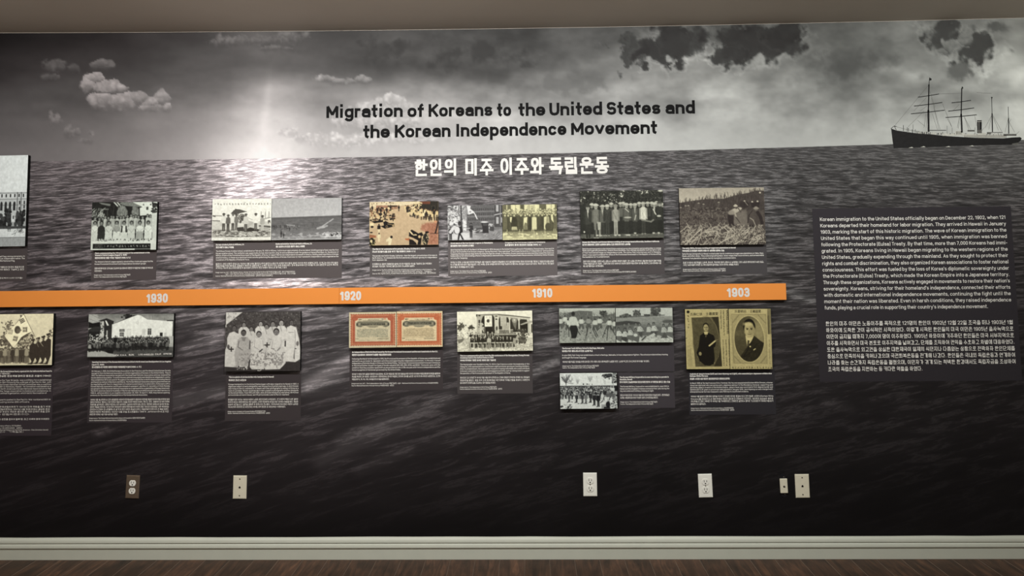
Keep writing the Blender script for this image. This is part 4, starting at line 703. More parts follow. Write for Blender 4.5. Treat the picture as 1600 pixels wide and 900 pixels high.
def hangul(ch):
    if ch in _hc: return _hc[ch]
    n = ord(ch) - 0xAC00; c, v, j = CHO[n // 588], (n % 588) // 28, JONG[n % 28]
    lo = .4 if j else 0.; H = 1 - lo; f = lambda y: lo + y * H
    if v in VV: st = _cons(c, (.04, f(.12 if not j else .08), .56, f(1))) + _vert(v, (.64, f(0), .98, f(1.04)))
    elif v in VH:
        up = VH[v][0] == 'u'
        st = _cons(c, (.16, f(.5 if up else .46), .84, f(1))) + _horz(v, (0, f(.02 if up else .0), 1, f(.34 if up else .3) if VH[v][1] else f(.26)))
    else:
        h, w = MIX[v]
        st = _cons(c, (.06, f(.5), .56, f(1))) + _horz(h, (0, f(.08), .62, f(.36))) + _vert(w, (.68 if w in (0, 20) else .6, f(0), .98, f(1.04)))
    if j: st = st + _cons(j, (.12, 0, .9, .29))
    _hc[ch] = st; return st
def adv(ch, wt):
    if ch == ' ': return .3
    if '\uac00' <= ch <= '\ud7a3': return 1.16
    return GL.get(ch, (.5,))[0] + (wt * .75 if ch in 'iIl1.,:' else wt * .45) + (.19 - .55 * wt)
def text_width(s, wt=.1): return sum(adv(c, wt) for c in s) - (.19 - .55 * wt)
def text_strokes(s, sx=1.0, wt=.1):
    """centre lines of a line of text, cap height 1, starting at x 0; sx stretches the letters"""
    out = []; x = 0
    for ch in s:
        if ch != ' ':
            if '\uac00' <= ch <= '\ud7a3':
                w = 1.06 * sx
                for st in hangul(ch): out.append([(x + wt / 2 + px * (w - wt), -.1 + wt / 2 + py * (1.16 - wt)) for px, py in st])
            elif ch in GL:
                w, sts = GL[ch]; w = (w + (wt * .75 if ch in 'iIl1.,:' else wt * .45)) * sx; iw = max(w - wt, 1e-3); dot = ch in 'ij'
                def fy(y):
                    if ch in '.,:': return y + wt / 2
                    if ch == '\u00b7': return y
                    if not ch.islower(): return y + wt / 2 * (1 - 2 * min(max(y, 0), 1))
                    if dot and y > .8: return .965 + (y - .985) * .5
                    return y + wt / 2 * (1 - 2 * min(max(y / XH, 0), 1))
                for st in sts:
                    out.append([(x + (wt / 2 + px * iw if w > wt * 1.5 else w * .5 + (px - .5) * iw), fy(py)) for px, py in st])
        x += adv(ch, wt) * sx
    return out
def stroke_mesh(lines, wt):
    """flat ribbons of width wt along centre lines -> (verts2d, quads)"""
    V, F, S = [], [], 0
    cut = []
    for ln in lines:                         # break lines at sharp corners
        p = [ln[0]] + [b for a, b in zip(ln, ln[1:]) if abs(a[0] - b[0]) + abs(a[1] - b[1]) > 1e-6]
        cur = [p[0]]; e0 = .5
        for i in range(1, len(p)):
            cur.append(p[i])
            if i < len(p) - 1:
                d1 = (p[i][0] - p[i - 1][0], p[i][1] - p[i - 1][1]); d2 = (p[i + 1][0] - p[i][0], p[i + 1][1] - p[i][1])
                cs = (d1[0] * d2[0] + d1[1] * d2[1]) / (math.hypot(*d1) * math.hypot(*d2))
                if cs < .35:
                    e = .5 if cs > -.3 else .12; cut.append((cur, e0, e)); cur = [p[i]]; e0 = e
        cut.append((cur, e0, .5))
    for ln, e0, e1 in cut:
        p = [ln[0]] + [b for a, b in zip(ln, ln[1:]) if abs(a[0] - b[0]) + abs(a[1] - b[1]) > 1e-6]
        if len(p) < 2: continue
        closed = len(p) > 3 and abs(p[0][0] - p[-1][0]) + abs(p[0][1] - p[-1][1]) < 1e-6
        if closed: p = p[:-1]
        if not closed:                       # square ends
            for i, j, e in ((0, 1, e0), (-1, -2, e1)):
                dx, dy = p[i][0] - p[j][0], p[i][1] - p[j][1]; L = math.hypot(dx, dy) or 1; p[i] = (p[i][0] + dx / L * wt * e, p[i][1] + dy / L * wt * e)
        n = len(p); b0 = len(V)
        for i in range(n):
            a = p[i - 1] if (i or closed) else None; c = p[(i + 1) % n] if (i < n - 1 or closed) else None; q = p[i]
            d1 = None if a is None else (q[0] - a[0], q[1] - a[1]); d2 = None if c is None else (c[0] - q[0], c[1] - q[1])
            d1 = d1 or d2; d2 = d2 or d1
            l1, l2 = math.hypot(*d1) or 1, math.hypot(*d2) or 1
            n1, n2 = (-d1[1] / l1, d1[0] / l1), (-d2[1] / l2, d2[0] / l2)
            mx, my = n1[0] + n2[0], n1[1] + n2[1]; L = math.hypot(mx, my)
            if L < .5: mx, my, k = n1[0], n1[1], 1.
            else: mx /= L; my /= L; k = min(1 / max(mx * n1[0] + my * n1[1], .35), 1.8)
            V += [(q[0] + mx * wt / 2 * k, q[1] + my * wt / 2 * k, S % 6), (q[0] - mx * wt / 2 * k, q[1] - my * wt / 2 * k, S % 6)]
        for i in range(n if closed else n - 1):
            j = (i + 1) % n; F.append((b0 + 2 * i, b0 + 2 * i + 1, b0 + 2 * j + 1, b0 + 2 * j))
        S += 1
    return V, F

# ---------------------------------------------------------------- measuring: photograph <-> wall plane
def on_wall(px, py, off=0.0):
    """point of the plane y = -off that the photograph shows at (px, py)"""
    d = CF * FPX + CR * (px - PPX) - CU * (py - PPY); t = (DIST - off) / d.y
    return (d.x * t, CAMH + d.z * t)
def to_photo(x, z):
    x, z = np.asarray(x, float), np.asarray(z, float) - CAMH
    f = x * CF.x + DIST * CF.y + z * CF.z
    return PPX + FPX * (x * CR.x + DIST * CR.y + z * CR.z) / f, PPY - FPX * (x * CU.x + DIST * CU.y + z * CU.z) / f
def ceil_z(x): return 2.73387 - .003071 * x + .0022582 * x * x       # the old ceiling sags a little in the middle
HORIZON = (2.05687, .0074425, .0025988)
def lin(c): 
    c = np.clip(np.asarray(c, float) / 255, 0, 1); return np.where(c <= .04045, c / 12.92, ((c + .055) / 1.055) ** 2.4)

LX = [10, 120, 240, 360, 480, 600, 720, 840, 960, 1080, 1200, 1320, 1440, 1590]
LY = [52, 70, 90, 120, 160, 200, 240, 290, 350, 420, 500, 600, 700, 830]
LT = np.array([[0.719, 0.754, 0.802, 0.934, 1.159, 1.283, 1.316, 1.22, 1.101, 0.995, 0.927, 0.959, 0.961, 0.723], [0.867, 0.922, 0.981, 1.109, 1.281, 1.416, 1.458, 1.36, 1.231, 1.114, 1.039, 1.067, 1.047, 0.789], [0.969, 1.039, 1.113, 1.269, 1.442, 1.585, 1.63, 1.517, 1.37, 1.235, 1.157, 1.167, 1.136, 0.856], [1.095, 1.192, 1.287, 1.458, 1.652, 1.798, 1.826, 1.717, 1.555, 1.406, 1.31, 1.298, 1.207, 0.942], [1.219, 1.343, 1.463, 1.638, 1.833, 1.99, 2.005, 1.903, 1.724, 1.558, 1.459, 1.416, 1.14, 1.014], [1.276, 1.428, 1.569, 1.741, 1.934, 2.077, 2.088, 1.989, 1.812, 1.64, 1.539, 1.47, 1.164, 0.967], [1.28, 1.45, 1.602, 1.768, 1.954, 2.073, 2.088, 1.99, 1.833, 1.662, 1.56, 1.47, 1.316, 1.031], [1.236, 1.415, 1.574, 1.731, 1.897, 1.99, 1.999, 1.921, 1.777, 1.624, 1.524, 1.412, 1.247, 0.985], [1.146, 1.316, 1.472, 1.613, 1.749, 1.824, 1.821, 1.775, 1.656, 1.524, 1.417, 1.302, 1.144, 0.914], [1.022, 1.174, 1.324, 1.435, 1.543, 1.601, 1.606, 1.562, 1.474, 1.369, 1.266, 1.16, 1.014, 0.822], [0.888, 1.016, 1.139, 1.235, 1.318, 1.359, 1.364, 1.329, 1.267, 1.186, 1.1, 0.993, 0.876, 0.714], [0.744, 0.836, 0.934, 1.006, 1.07, 1.1, 1.104, 1.083, 1.039, 0.978, 0.91, 0.827, 0.731, 0.605], [0.618, 0.699, 0.772, 0.83, 0.874, 0.898, 0.903, 0.888, 0.855, 0.81, 0.757, 0.688, 0.613, 0.517], [0.505, 0.563, 0.617, 0.663, 0.698, 0.715, 0.723, 0.715, 0.688, 0.657, 0.615, 0.562, 0.507, 0.437]])
def light_at(px, py):
    """brightness of white paper on this wall under the lamps (photograph pixels), to turn tones seen in the photograph into print colours"""
    px, py = np.asarray(px, float), np.asarray(py, float)
    fx = np.clip(np.interp(px, LX, range(len(LX))), 0, len(LX) - 1.001); fy = np.clip(np.interp(py, LY, range(len(LY))), 0, len(LY) - 1.001)
    i, j = fx.astype(int), fy.astype(int); u, v = fx - i, fy - j
    return (LT[j, i] * (1 - u) + LT[j, i + 1] * u) * (1 - v) + (LT[j + 1, i] * (1 - u) + LT[j + 1, i + 1] * u) * v
def light_rgb(px, py):
    px = np.asarray(px, float); r = np.array([[1.076, 1.006, 0.917], [1.052, 1.008, 0.94], [1.051, 1.017, 0.932]])
    return light_at(px, py)[..., None] * np.stack([np.interp(px, [20, 700, 1500], r[:, k]) for k in range(3)], -1)


# ---------------------------------------------------------------- the printed sea and sky
SKY_ROWS = [
 (20, [(-200, 14), (0, 16), (100, 24), (200, 36), (300, 50), (400, 74), (500, 66), (600, 70), (700, 74), (800, 74), (900, 80), (1000, 76), (1100, 84), (1300, 92), (1400, 112), (1500, 108), (1600, 140), (1750, 140)]),
 (60, [(-200, 16), (0, 20), (100, 30), (200, 46), (300, 62), (400, 84), (500, 70), (600, 76), (700, 80), (800, 78), (900, 86), (1000, 84), (1100, 96), (1300, 94), (1400, 124), (1500, 118), (1600, 152), (1750, 150)]),
 (100, [(-200, 34), (0, 42), (100, 54), (200, 62), (300, 76), (400, 90), (500, 88), (600, 88), (700, 86), (800, 96), (900, 112), (1000, 122), (1100, 134), (1200, 122), (1300, 92), (1400, 118), (1500, 128), (1600, 170), (1750, 165)]),
 (150, [(-200, 50), (0, 62), (100, 76), (200, 88), (300, 98), (360, 118), (400, 150), (420, 166), (450, 150), (500, 126), (600, 146), (700, 158), (800, 148), (900, 134), (1000, 162), (1100, 168), (1200, 152), (1300, 126), (1400, 132), (1500, 146), (1600, 182), (1750, 175)]),
 (200, [(-200, 72), (0, 84), (100, 94), (200, 112), (300, 146), (360, 186), (410, 222), (450, 214), (500, 186), (600, 190), (700, 196), (800, 202), (900, 198), (1000, 196), (1100, 190), (1200, 176), (1300, 166), (1400, 170), (1500, 176), (1600, 192), (1750, 185)]),
 (240, [(-200, 86), (0, 96), (100, 106), (200, 126), (300, 166), (360, 216), (410, 244), (450, 232), (500, 206), (600, 206), (700, 211), (800, 212), (900, 208), (1000, 205), (1100, 196), (1200, 182), (1300, 179), (1400, 182), (1600, 196), (1750, 190)]),
 (262, [(-200, 88), (0, 98), (100, 108), (200, 128), (300, 170), (360, 222), (410, 250), (450, 238), (500, 208), (700, 212), (1000, 206), (1200, 182), (1400, 184), (1600, 198), (1750, 190)])]
SEA_ROWS = [
 (215, [(-200, 70), (50, 78), (200, 90), (300, 118), (360, 180), (410, 236), (450, 210), (500, 138), (600, 106), (700, 96), (800, 92), (900, 92), (1000, 88), (1200, 80), (1400, 74), (1600, 82), (1750, 82)]),
 (262, [(-200, 76), (50, 84), (200, 96), (300, 124), (360, 204), (410, 250), (450, 226), (500, 152), (600, 114), (700, 104), (800, 98), (900, 96), (1000, 92), (1200, 80), (1230, 70), (1400, 72), (1600, 76), (1750, 76)]),
 (300, [(-200, 68), (50, 76), (200, 90), (300, 120), (360, 196), (410, 240), (450, 206), (500, 142), (600, 116), (700, 108), (900, 100), (1000, 94), (1200, 82), (1230, 68), (1400, 66), (1600, 62), (1750, 60)]),
 (360, [(-200, 62), (50, 70), (200, 88), (300, 112), (410, 166), (500, 124), (600, 112), (700, 112), (880, 108), (1040, 88), (1200, 76), (1240, 62), (1400, 54), (1600, 48), (1750, 44)]),
 (440, [(-200, 52), (50, 58), (200, 74), (300, 100), (430, 140), (560, 106), (700, 110), (900, 92), (1100, 72), (1240, 60), (1400, 44), (1600, 38), (1750, 34)]),
 (500, [(-200, 42), (100, 50), (300, 66), (500, 74), (700, 70), (850, 62), (1060, 54), (1240, 44), (1400, 34), (1600, 30), (1750, 28)]),
 (580, [(-200, 34), (110, 42), (320, 52), (500, 62), (700, 52), (850, 46), (1060, 42), (1240, 34), (1400, 28), (1600, 25), (1750, 24)]),
 (650, [(-200, 26), (110, 31), (300, 36), (500, 42), (600, 42), (700, 39), (900, 31), (1100, 30), (1300, 25), (1600, 20), (1750, 20)]),
 (750, [(-200, 17), (100, 19), (300, 22), (420, 27), (600, 27), (800, 21), (1000, 18), (1300, 16), (1600, 14), (1750, 14)]),
 (840, [(-200, 11), (100, 11), (400, 12), (800, 12), (1200, 11), (1750, 10)])]
def rows_at(rows, x, y):
    ys = [r[0] for r in rows]; vals = [np.interp(x, [p[0] for p in r[1]], [p[1] for p in r[1]]) for r in rows]
    out = vals[0].copy()
    for k in range(len(ys) - 1):
        t = np.clip((y - ys[k]) / (ys[k + 1] - ys[k]), 0, 1); t = t * t * (3 - 2 * t) * .5 + t * .5
        out = np.where(y >= ys[k], vals[k] * (1 - t) + vals[k + 1] * t, out)
    return out
def sky_tone(x, y):
    v = rows_at(SKY_ROWS, x, y)
    n = fbm(x / 150, y / 55, 5, 3); v = v * (1 + .7 * (n - .5) * sstep(235, 150, y))
    n2 = fbm(x / 46 + 3, y / 30, 4, 8); v = v * (1 + .5 * (n2 - .5) * sstep(440, 700, x) * sstep(250, 160, y))
    def heap(v, puffs, lum, amp=.5, soft=.16, seed=1, under=.72, rag=13):
        # a heap of cumulus: billowing bright tops, undersides that fade into the sky
        nn = (fbm(x / rag, y / rag, 4, seed) - .5) * 2.6; bil = np.abs(fbm(x / (rag * .8), y / (rag * .8), 3, seed + 5) - .5) * 4
        f = np.full(x.shape, -9.); sh = np.zeros(x.shape)
        for cx, cy, rx, ry in puffs:
            g = 1 - np.sqrt(((x - cx) / rx) ** 2 + ((y - cy) / ry) ** 2); dy = np.clip((y - cy) / ry, -1, 1)
            sh = np.where(g > f, dy, sh); f = np.maximum(f, g)
        f = f + nn * amp; lowr = sstep(-.2, .9, sh)
        m = sstep(0, soft + .7 * lowr, f); t = under + (1 - under) * sstep(.6, -.5, sh) + (bil - .5) * .16
        return v + m * (np.maximum(lum * t, v * .92) - v)
    def dark(v, cx, cy, rx, ry, lum, seed, amp=.9, soft=.22, rag=26, op=.92):
        nn = (fbm(x / rag, y / rag, 5, seed) - .5) * 2.4
        f = 1 - np.sqrt(((x - cx) / rx) ** 2 + ((y - cy) / ry) ** 2) + nn * amp
        tx = 1 + .5 * (fbm(x / 16, y / 12, 4, seed + 60) - .45) * sstep(.9, .1, f); rim = np.exp(-((f + .12) / .12) ** 2) * .12 * (soft < .3)
        v = v * (1 + rim * op)
        return v + sstep(0, soft + .1, f) * op * (lum * tx - v)
    # pale cumulus on the left
    v = heap(v, [(92, 106, 24, 14), (115, 108, 18, 12), (80, 122, 18, 10)], 82, .6, .4, 11)
    v = heap(v, [(160, 101, 20, 11)], 106, .45, .2, 12)
    v = heap(v, [(146, 122, 18, 10), (138, 132, 14, 18), (165, 138, 30, 14), (186, 138, 14, 9), (160, 156, 28, 18), (190, 160, 30, 16), (217, 154, 17, 13), (236, 162, 20, 11), (253, 155, 13, 16), (260, 170, 9, 12), (240, 168, 24, 12)], 148, .42, .16, 13, .76)
    v = heap(v, [(88, 190, 10, 16), (135, 222, 16, 10), (118, 208, 20, 14)], 116, .9, .5, 14)
    v = heap(v, [(400, 66, 62, 15), (455, 62, 24, 20), (430, 76, 40, 12)], 112, .8, .5, 15)
    v = heap(v, [(505, 124, 26, 8), (540, 128, 30, 9), (565, 126, 18, 9)], 150, .7, .3, 16)
    v = heap(v, [(455, 208, 22, 10), (470, 216, 30, 10)], 214, .6, .3, 17, .93)
    v = heap(v, [(612, 158, 26, 15), (580, 172, 34, 16), (560, 190, 40, 18), (630, 168, 22, 14), (600, 190, 60, 18)], 202, .5, .2, 18, .93)
    v = heap(v, [(540, 222, 60, 16), (640, 215, 80, 14)], 214, .6, .4, 19, .95)
    # the torn dark cloud in the middle and on the right
    v = dark(v, 600, 75, 70, 26, 66, 21, 1.1, .7); v = dark(v, 730, 82, 90, 26, 66, 22, 1.2, .8); v = dark(v, 885, 132, 80, 24, 112, 23, 1.1, .8, op=.7)
    v = dark(v, 990, 80, 34, 32, 66, 24, 1.2, .3, 20); v = dark(v, 1036, 72, 52, 32, 52, 25, 1.0, .25, 18); v = dark(v, 1062, 62, 36, 30, 58, 26)
    v = dark(v, 1178, 68, 78, 30, 50, 27, .6, .2, 18); v = dark(v, 1225, 52, 32, 20, 48, 28, .7, .14, 18); v = dark(v, 1130, 88, 26, 16, 56, 29, .9, .2, 16)
    v = dark(v, 1330, 105, 80, 30, 76, 30, 1.0, .9, 40, .8); v = dark(v, 1290, 130, 60, 22, 96, 31, 1.0, .9, 40, .6)
    v = dark(v, 1472, 58, 30, 30, 60, 32, .9, .25, 18); v = dark(v, 1530, 78, 34, 32, 58, 33, .8, .18, 20); v = dark(v, 1500, 112, 26, 14, 92, 34, 1.0, .5, 18); v = dark(v, 1560, 44, 40, 12, 84, 35, .9, .4, 18)
    v = heap(v, [(1490, 74, 22, 14), (1470, 82, 14, 10), (1505, 60, 12, 16)], 118, .8, .2, 36, .8, 16)
    # narrow pale upright streak above the water, then a broad pale spot at the printed sun
    sh = np.exp(-((x - (418 - (y - 150) * .12)) / (6 + (y - 130) * .03)) ** 2) * sstep(95, 160, y) * sstep(225, 175, y); v = v + 15 * sh
    v = v + 12 * np.exp(-((x - 412) / 70) ** 2 - ((y - 246) / 42) ** 2)
    v = v * (1 + .05 * (fbm(x / 9, y / 9, 3, 40) - .5)); return np.clip(v, 8, 255)
SEA_STREAKS = [(500, 722, 700, 622, 12, 20), (530, 690, 640, 635, 9, 16), (480, 600, 545, 562, 9, 62), (470, 612, 530, 588, 6, 30), (275, 628, 345, 612, 10, 34), (330, 535, 352, 528, 7, 46), (290, 545, 345, 520, 8, 26), (340, 500, 480, 486, 7, 28), (480, 510, 540, 492, 7, 40),
 (1205, 450, 1270, 468, 5, 46), (1225, 498, 1270, 510, 9, 16), (830, 585, 874, 560, 6, 50), (836, 540, 872, 530, 8, 34), (360, 447, 560, 440, 5, 70), (0, 455, 60, 446, 5, 40), (60, 448, 250, 436, 6, 26), (420, 442, 520, 428, 5, 60), (620, 446, 700, 434, 5, 30), (780, 445, 870, 432, 5, 44), (870, 438, 900, 430, 5, 40), (1040, 500, 1072, 520, 7, 26), (690, 512, 715, 500, 6, 26), (150, 680, 170, 672, 4, 30), (140, 520, 20, 545, 9, 8), (1290, 630, 1330, 640, 8, 12), (560, 735, 640, 700, 9, 12), (700, 680, 730, 655, 5, 12), (120, 560, 60, 600, 8, 8), (560, 480, 700, 478, 5, 16), (900, 474, 1060, 472, 4, 20), (250, 500, 330, 488, 6, 26)]
def sea_tone(x, y):
    v = rows_at(SEA_ROWS, x, y)
    v = v * (1 + .3 * (fbm(x / 120 + y / 160, y / 45 + x / 400, 3, 50) - .5) * sstep(300, 480, y))
    for x0, y0, x1, y1, w, g in SEA_STREAKS:
        ex, ey = x1 - x0, y1 - y0; L = ex * ex + ey * ey; t = np.clip(((x - x0) * ex + (y - y0) * ey) / L, 0, 1)
        d = np.hypot(x - x0 - t * ex, y - y0 - t * ey); v = v + g * .8 * np.exp(-(d / w) ** 2)
    return np.clip(v, 6, 255)
def sea_amp(x, y):
    a = np.interp(y, [215, 260, 330, 450, 560, 700, 780, 840], [.55, .8, 1.0, 1.0, .74, .52, .32, .12])
    return a * (1 - .25 * np.exp(-((x - 410) / 60) ** 2) * sstep(330, 260, y)) * np.interp(x, [900, 1300, 1600], [1, .9, .8])
def tinted(v, x, y, sea):
    t = np.interp(x, [-200, 150, 700, 1100, 1600], [0, .1, .5, .8, 1])[..., None]
    warm, mid, green = np.array((1.05, .985, .965)), np.array((1.005, 1.0, .985)), np.array((1.0, 1.005, .955))
    k = warm * (1 - t) * (1 - t) + 2 * mid * t * (1 - t) + green * t * t
    if sea: k = k * np.array((1.014, .986, 1.004))
    dk = np.clip((70 - v) / 60, 0, 1)[..., None]
    return v[..., None] * (k * (1 - dk) + dk * k * np.array((1.05, .965, .995)))

# ---------------------------------------------------------------- materials
def new_mat(name):
    m = bpy.data.materials.new(name); m.use_nodes = True; nt = m.node_tree
    return m, nt, nt.nodes['Principled BSDF']
def N(nt, kind, **kw):
    n = nt.nodes.new(kind)
    for k, v in kw.items(): setattr(n, k, v)
    return n
def plain(name, col, rough=.6, var=.06, scale=30, spec=.3, metal=0):
    """flat colour with a faint procedural mottling"""
    m, nt, b = new_mat(name)
    tc = N(nt, 'ShaderNodeTexCoord'); no = N(nt, 'ShaderNodeTexNoise'); no.inputs['Scale'].default_value = scale; no.inputs['Detail'].default_value = 4
    nt.links.new(tc.outputs['Object'], no.inputs['Vector'])
    mr = N(nt, 'ShaderNodeMapRange'); mr.inputs[3].default_value = 1 - var; mr.inputs[4].default_value = 1 + var; nt.links.new(no.outputs['Fac'], mr.inputs[0])
    mx = N(nt, 'ShaderNodeVectorMath', operation='SCALE'); mx.inputs[0].default_value = col[:3]; nt.links.new(mr.outputs[0], mx.inputs['Scale'])
    nt.links.new(mx.outputs[0], b.inputs['Base Color']); b.inputs['Roughness'].default_value = rough; b.inputs['Specular IOR Level'].default_value = spec; b.inputs['Metallic'].default_value = metal
    return m
def srgb(r, g, b_): return tuple(float(v) for v in lin((r, g, b_)))

def mat_mural():
    m, nt, b = new_mat('mural_print'); L = nt.links.new
    def M(op, a, c=None, clamp=False):
        n = N(nt, 'ShaderNodeMath', operation=op); n.use_clamp = clamp
        for i, v in enumerate((a, c)):
            if v is None: continue
            if isinstance(v, (int, float)): n.inputs[i].default_value = v
            else: L(v, n.inputs[i])
        return n.outputs[0]
    def rng(v, a, c, lo, hi, smooth=False):
        n = N(nt, 'ShaderNodeMapRange'); n.clamp = True
        if smooth: n.interpolation_type = 'SMOOTHSTEP'
        L(v, n.inputs[0])
        for i, q in enumerate((a, c, lo, hi)): n.inputs[i + 1].default_value = q
        return n.outputs[0]
    def noise(x, y, scale, detail, rough, dist=0, kind='FBM', z=0.):
        cv = N(nt, 'ShaderNodeCombineXYZ'); L(x, cv.inputs[0]); L(y, cv.inputs[1]); cv.inputs[2].default_value = z
        n = N(nt, 'ShaderNodeTexNoise'); n.noise_type = kind; n.inputs['Scale'].default_value = scale; n.inputs['Detail'].default_value = detail; n.inputs['Roughness'].default_value = rough; n.inputs['Distortion'].default_value = dist
        L(cv.outputs[0], n.inputs['Vector']); return n.outputs['Fac']
    geo = N(nt, 'ShaderNodeNewGeometry'); sx = N(nt, 'ShaderNodeSeparateXYZ'); L(geo.outputs['Position'], sx.inputs[0])
    x, z = sx.outputs[0], sx.outputs[2]
    zh = M('ADD', M('ADD', M('MULTIPLY', M('MULTIPLY', x, x), HORIZON[2]), M('MULTIPLY', x, HORIZON[1])), HORIZON[0])
    below = M('SUBTRACT', zh, z); d = M('MAXIMUM', below, 0.0); g = M('ADD', M('MULTIPLY', d, .5), .18)
    u = M('DIVIDE', x, g); vv = M('MULTIPLY', M('LOGARITHM', g, math.e), 1 / .5)
    tb = rng(d, .3, 1.3, .02, .26, True); v2 = M('ADD', vv, M('MULTIPLY', M('ADD', x, 1.5), tb))
    r1 = noise(M('MULTIPLY', u, 4.2), M('MULTIPLY', v2, 29.), 1, 6, .62, .35)
    r2 = noise(M('MULTIPLY', u, 2.2), M('MULTIPLY', v2, 13.), 1, 4, .6, .25, z=3.)
    r3 = noise(M('MULTIPLY', u, 8.), M('MULTIPLY', v2, 40.), 1, 6, .74, .5, z=7.)
    body = M('ADD', M('MULTIPLY', r1, .6), M('MULTIPLY', r2, .4))
    tone = rng(body, .41, .60, .32, 1.55)
    tone = M('ADD', tone, M('MULTIPLY', M('SUBTRACT', r3, .5), .9))
    tone = M('ADD', M('MULTIPLY', M('SUBTRACT', tone, 1.0), rng(d, .6, 1.2, 1.0, .5, True)), 1.0)
    ridge = M('SUBTRACT', 1.0, M('ABSOLUTE', M('MULTIPLY', M('SUBTRACT', r3, .5), 7.0)), True)
    crest = M('MULTIPLY', M('POWER', ridge, 2.0), rng(body, .495, .56, 0, 1, True))
    sea_a = N(nt, 'ShaderNodeVertexColor', layer_name='sea_print'); sky_a = N(nt, 'ShaderNodeVertexColor', layer_name='sky_print')
    fac = M('ADD', M('MULTIPLY', M('SUBTRACT', tone, 1.0), sea_a.outputs['Alpha']), M('MULTIPLY', M('MULTIPLY', crest, rng(d, .3, 1.1, 1.7, 2.0, True)), sea_a.outputs['Alpha']))
    fac = M('MAXIMUM', M('ADD', fac, 1.0), .12)
    # glitter near the sun
    seac = N(nt, 'ShaderNodeVectorMath', operation='SCALE'); L(sea_a.outputs['Color'], seac.inputs[0]); L(fac, seac.inputs['Scale'])
    mx = N(nt, 'ShaderNodeMix', data_type='RGBA'); mx.blend_type = 'MIX'
    L(rng(M('ADD', below, M('MULTIPLY', M('SUBTRACT', r1, .5), .006)), -.0015, .0015, 0, 1), mx.inputs['Factor']); L(sky_a.outputs['Color'], mx.inputs['A']); L(seac.outputs[0], mx.inputs['B'])
    L(mx.outputs['Result'], b.inputs['Base Color']); b.inputs['Roughness'].default_value = .66; b.inputs['Specular IOR Level'].default_value = .08
    fine = noise(M('MULTIPLY', x, 260.), M('MULTIPLY', z, 260.), 1, 2, .5); bp = N(nt, 'ShaderNodeBump'); bp.inputs['Strength'].default_value = .04; L(fine, bp.inputs['Height']); L(bp.outputs[0], b.inputs['Normal'])
    return m
def mat_photo():
    m, nt, b = new_mat('photo_print'); a = N(nt, 'ShaderNodeVertexColor', layer_name='print')
    nt.links.new(a.outputs['Color'], b.inputs['Base Color']); b.inputs['Roughness'].default_value = .6; b.inputs['Specular IOR Level'].default_value = .1
    return m
def mat_wood():
    m, nt, b = new_mat('dark_wood_floor'); L = nt.links.new
    tc = N(nt, 'ShaderNodeTexCoord'); oi = N(nt, 'ShaderNodeObjectInfo'); mp = N(nt, 'ShaderNodeMapping'); mp.inputs['Scale'].default_value = (26, 3, 10)
    ad = N(nt, 'ShaderNodeVectorMath', operation='ADD'); sc = N(nt, 'ShaderNodeVectorMath', operation='SCALE'); sc.inputs[0].default_value = (17, 31, 5); L(oi.outputs['Random'], sc.inputs['Scale'])
    L(tc.outputs['Object'], ad.inputs[0]); L(sc.outputs[0], ad.inputs[1]); L(ad.outputs[0], mp.inputs['Vector'])
    n1 = N(nt, 'ShaderNodeTexNoise'); n1.inputs['Scale'].default_value = 1.2; n1.inputs['Detail'].default_value = 8; n1.inputs['Roughness'].default_value = .68; n1.inputs['Distortion'].default_value = 1.2; L(mp.outputs[0], n1.inputs['Vector'])
    n2 = N(nt, 'ShaderNodeTexNoise'); n2.inputs['Scale'].default_value = 9; n2.inputs['Detail'].default_value = 3; L(ad.outputs[0], n2.inputs['Vector'])
    ra = N(nt, 'ShaderNodeValToRGB'); e = ra.color_ramp.elements; e[0].position = .3; e[0].color = (.016, .008, .005, 1); e[1].position = .72; e[1].color = (.092, .044, .024, 1); k = e.new(.5); k.color = (.04, .02, .0125, 1); L(n1.outputs['Fac'], ra.inputs[0])
    r2 = N(nt, 'ShaderNodeMapRange'); r2.inputs[1].default_value = .35; r2.inputs[2].default_value = .7; r2.inputs[3].default_value = .75; r2.inputs[4].default_value = 1.35; L(n2.outputs['Fac'], r2.inputs[0])
    r3 = N(nt, 'ShaderNodeMapRange'); r3.inputs[3].default_value = .8; r3.inputs[4].default_value = 1.25; L(oi.outputs['Random'], r3.inputs[0])
    mu = N(nt, 'ShaderNodeMath', operation='MULTIPLY'); L(r2.outputs[0], mu.inputs[0]); L(r3.outputs[0], mu.inputs[1])
    s2 = N(nt, 'ShaderNodeVectorMath', operation='SCALE'); L(ra.outputs[0], s2.inputs[0]); L(mu.outputs[0], s2.inputs['Scale']); L(s2.outputs[0], b.inputs['Base Color'])
    b.inputs['Roughness'].default_value = .45; b.inputs['Specular IOR Level'].default_value = .28; bp = N(nt, 'ShaderNodeBump'); bp.inputs['Strength'].default_value = .15; bp.inputs['Distance'].default_value = .004; L(n1.outputs['Fac'], bp.inputs['Height']); L(bp.outputs[0], b.inputs['Normal'])
    return m
MURAL, PHOTO, WOOD = mat_mural(), mat_photo(), mat_wood()
M_CEIL = plain('painted_ceiling', (.62, .56, .49), .9, .03, 6)
M_WALL = plain('painted_plaster', (.66, .63, .58), .85, .03, 8)
M_BASE = plain('white_trim_paint', (.43, .455, .405), .45, .05, 14, .3)
M_TEXT = plain('white_lettering', (.50, .50, .488), .6, .02, 40, .2)
M_CAP = plain('caption_lettering', (.60, .595, .575), .6, .02, 40, .2)
M_BLACK = plain('black_lettering', (.006, .006, .0063), .7, .05, 40, .04)
M_EDGE = plain('black_board_edge', (.008, .008, .008), .8, .1, 60, .1)
M_ORANGE = plain('orange_strip_print', (.57, .20, .037), .55, .02, 20, .25)
M_DEVICE = plain('ivory_plastic', (.56, .54, .44), .4, .05, 60, .4)
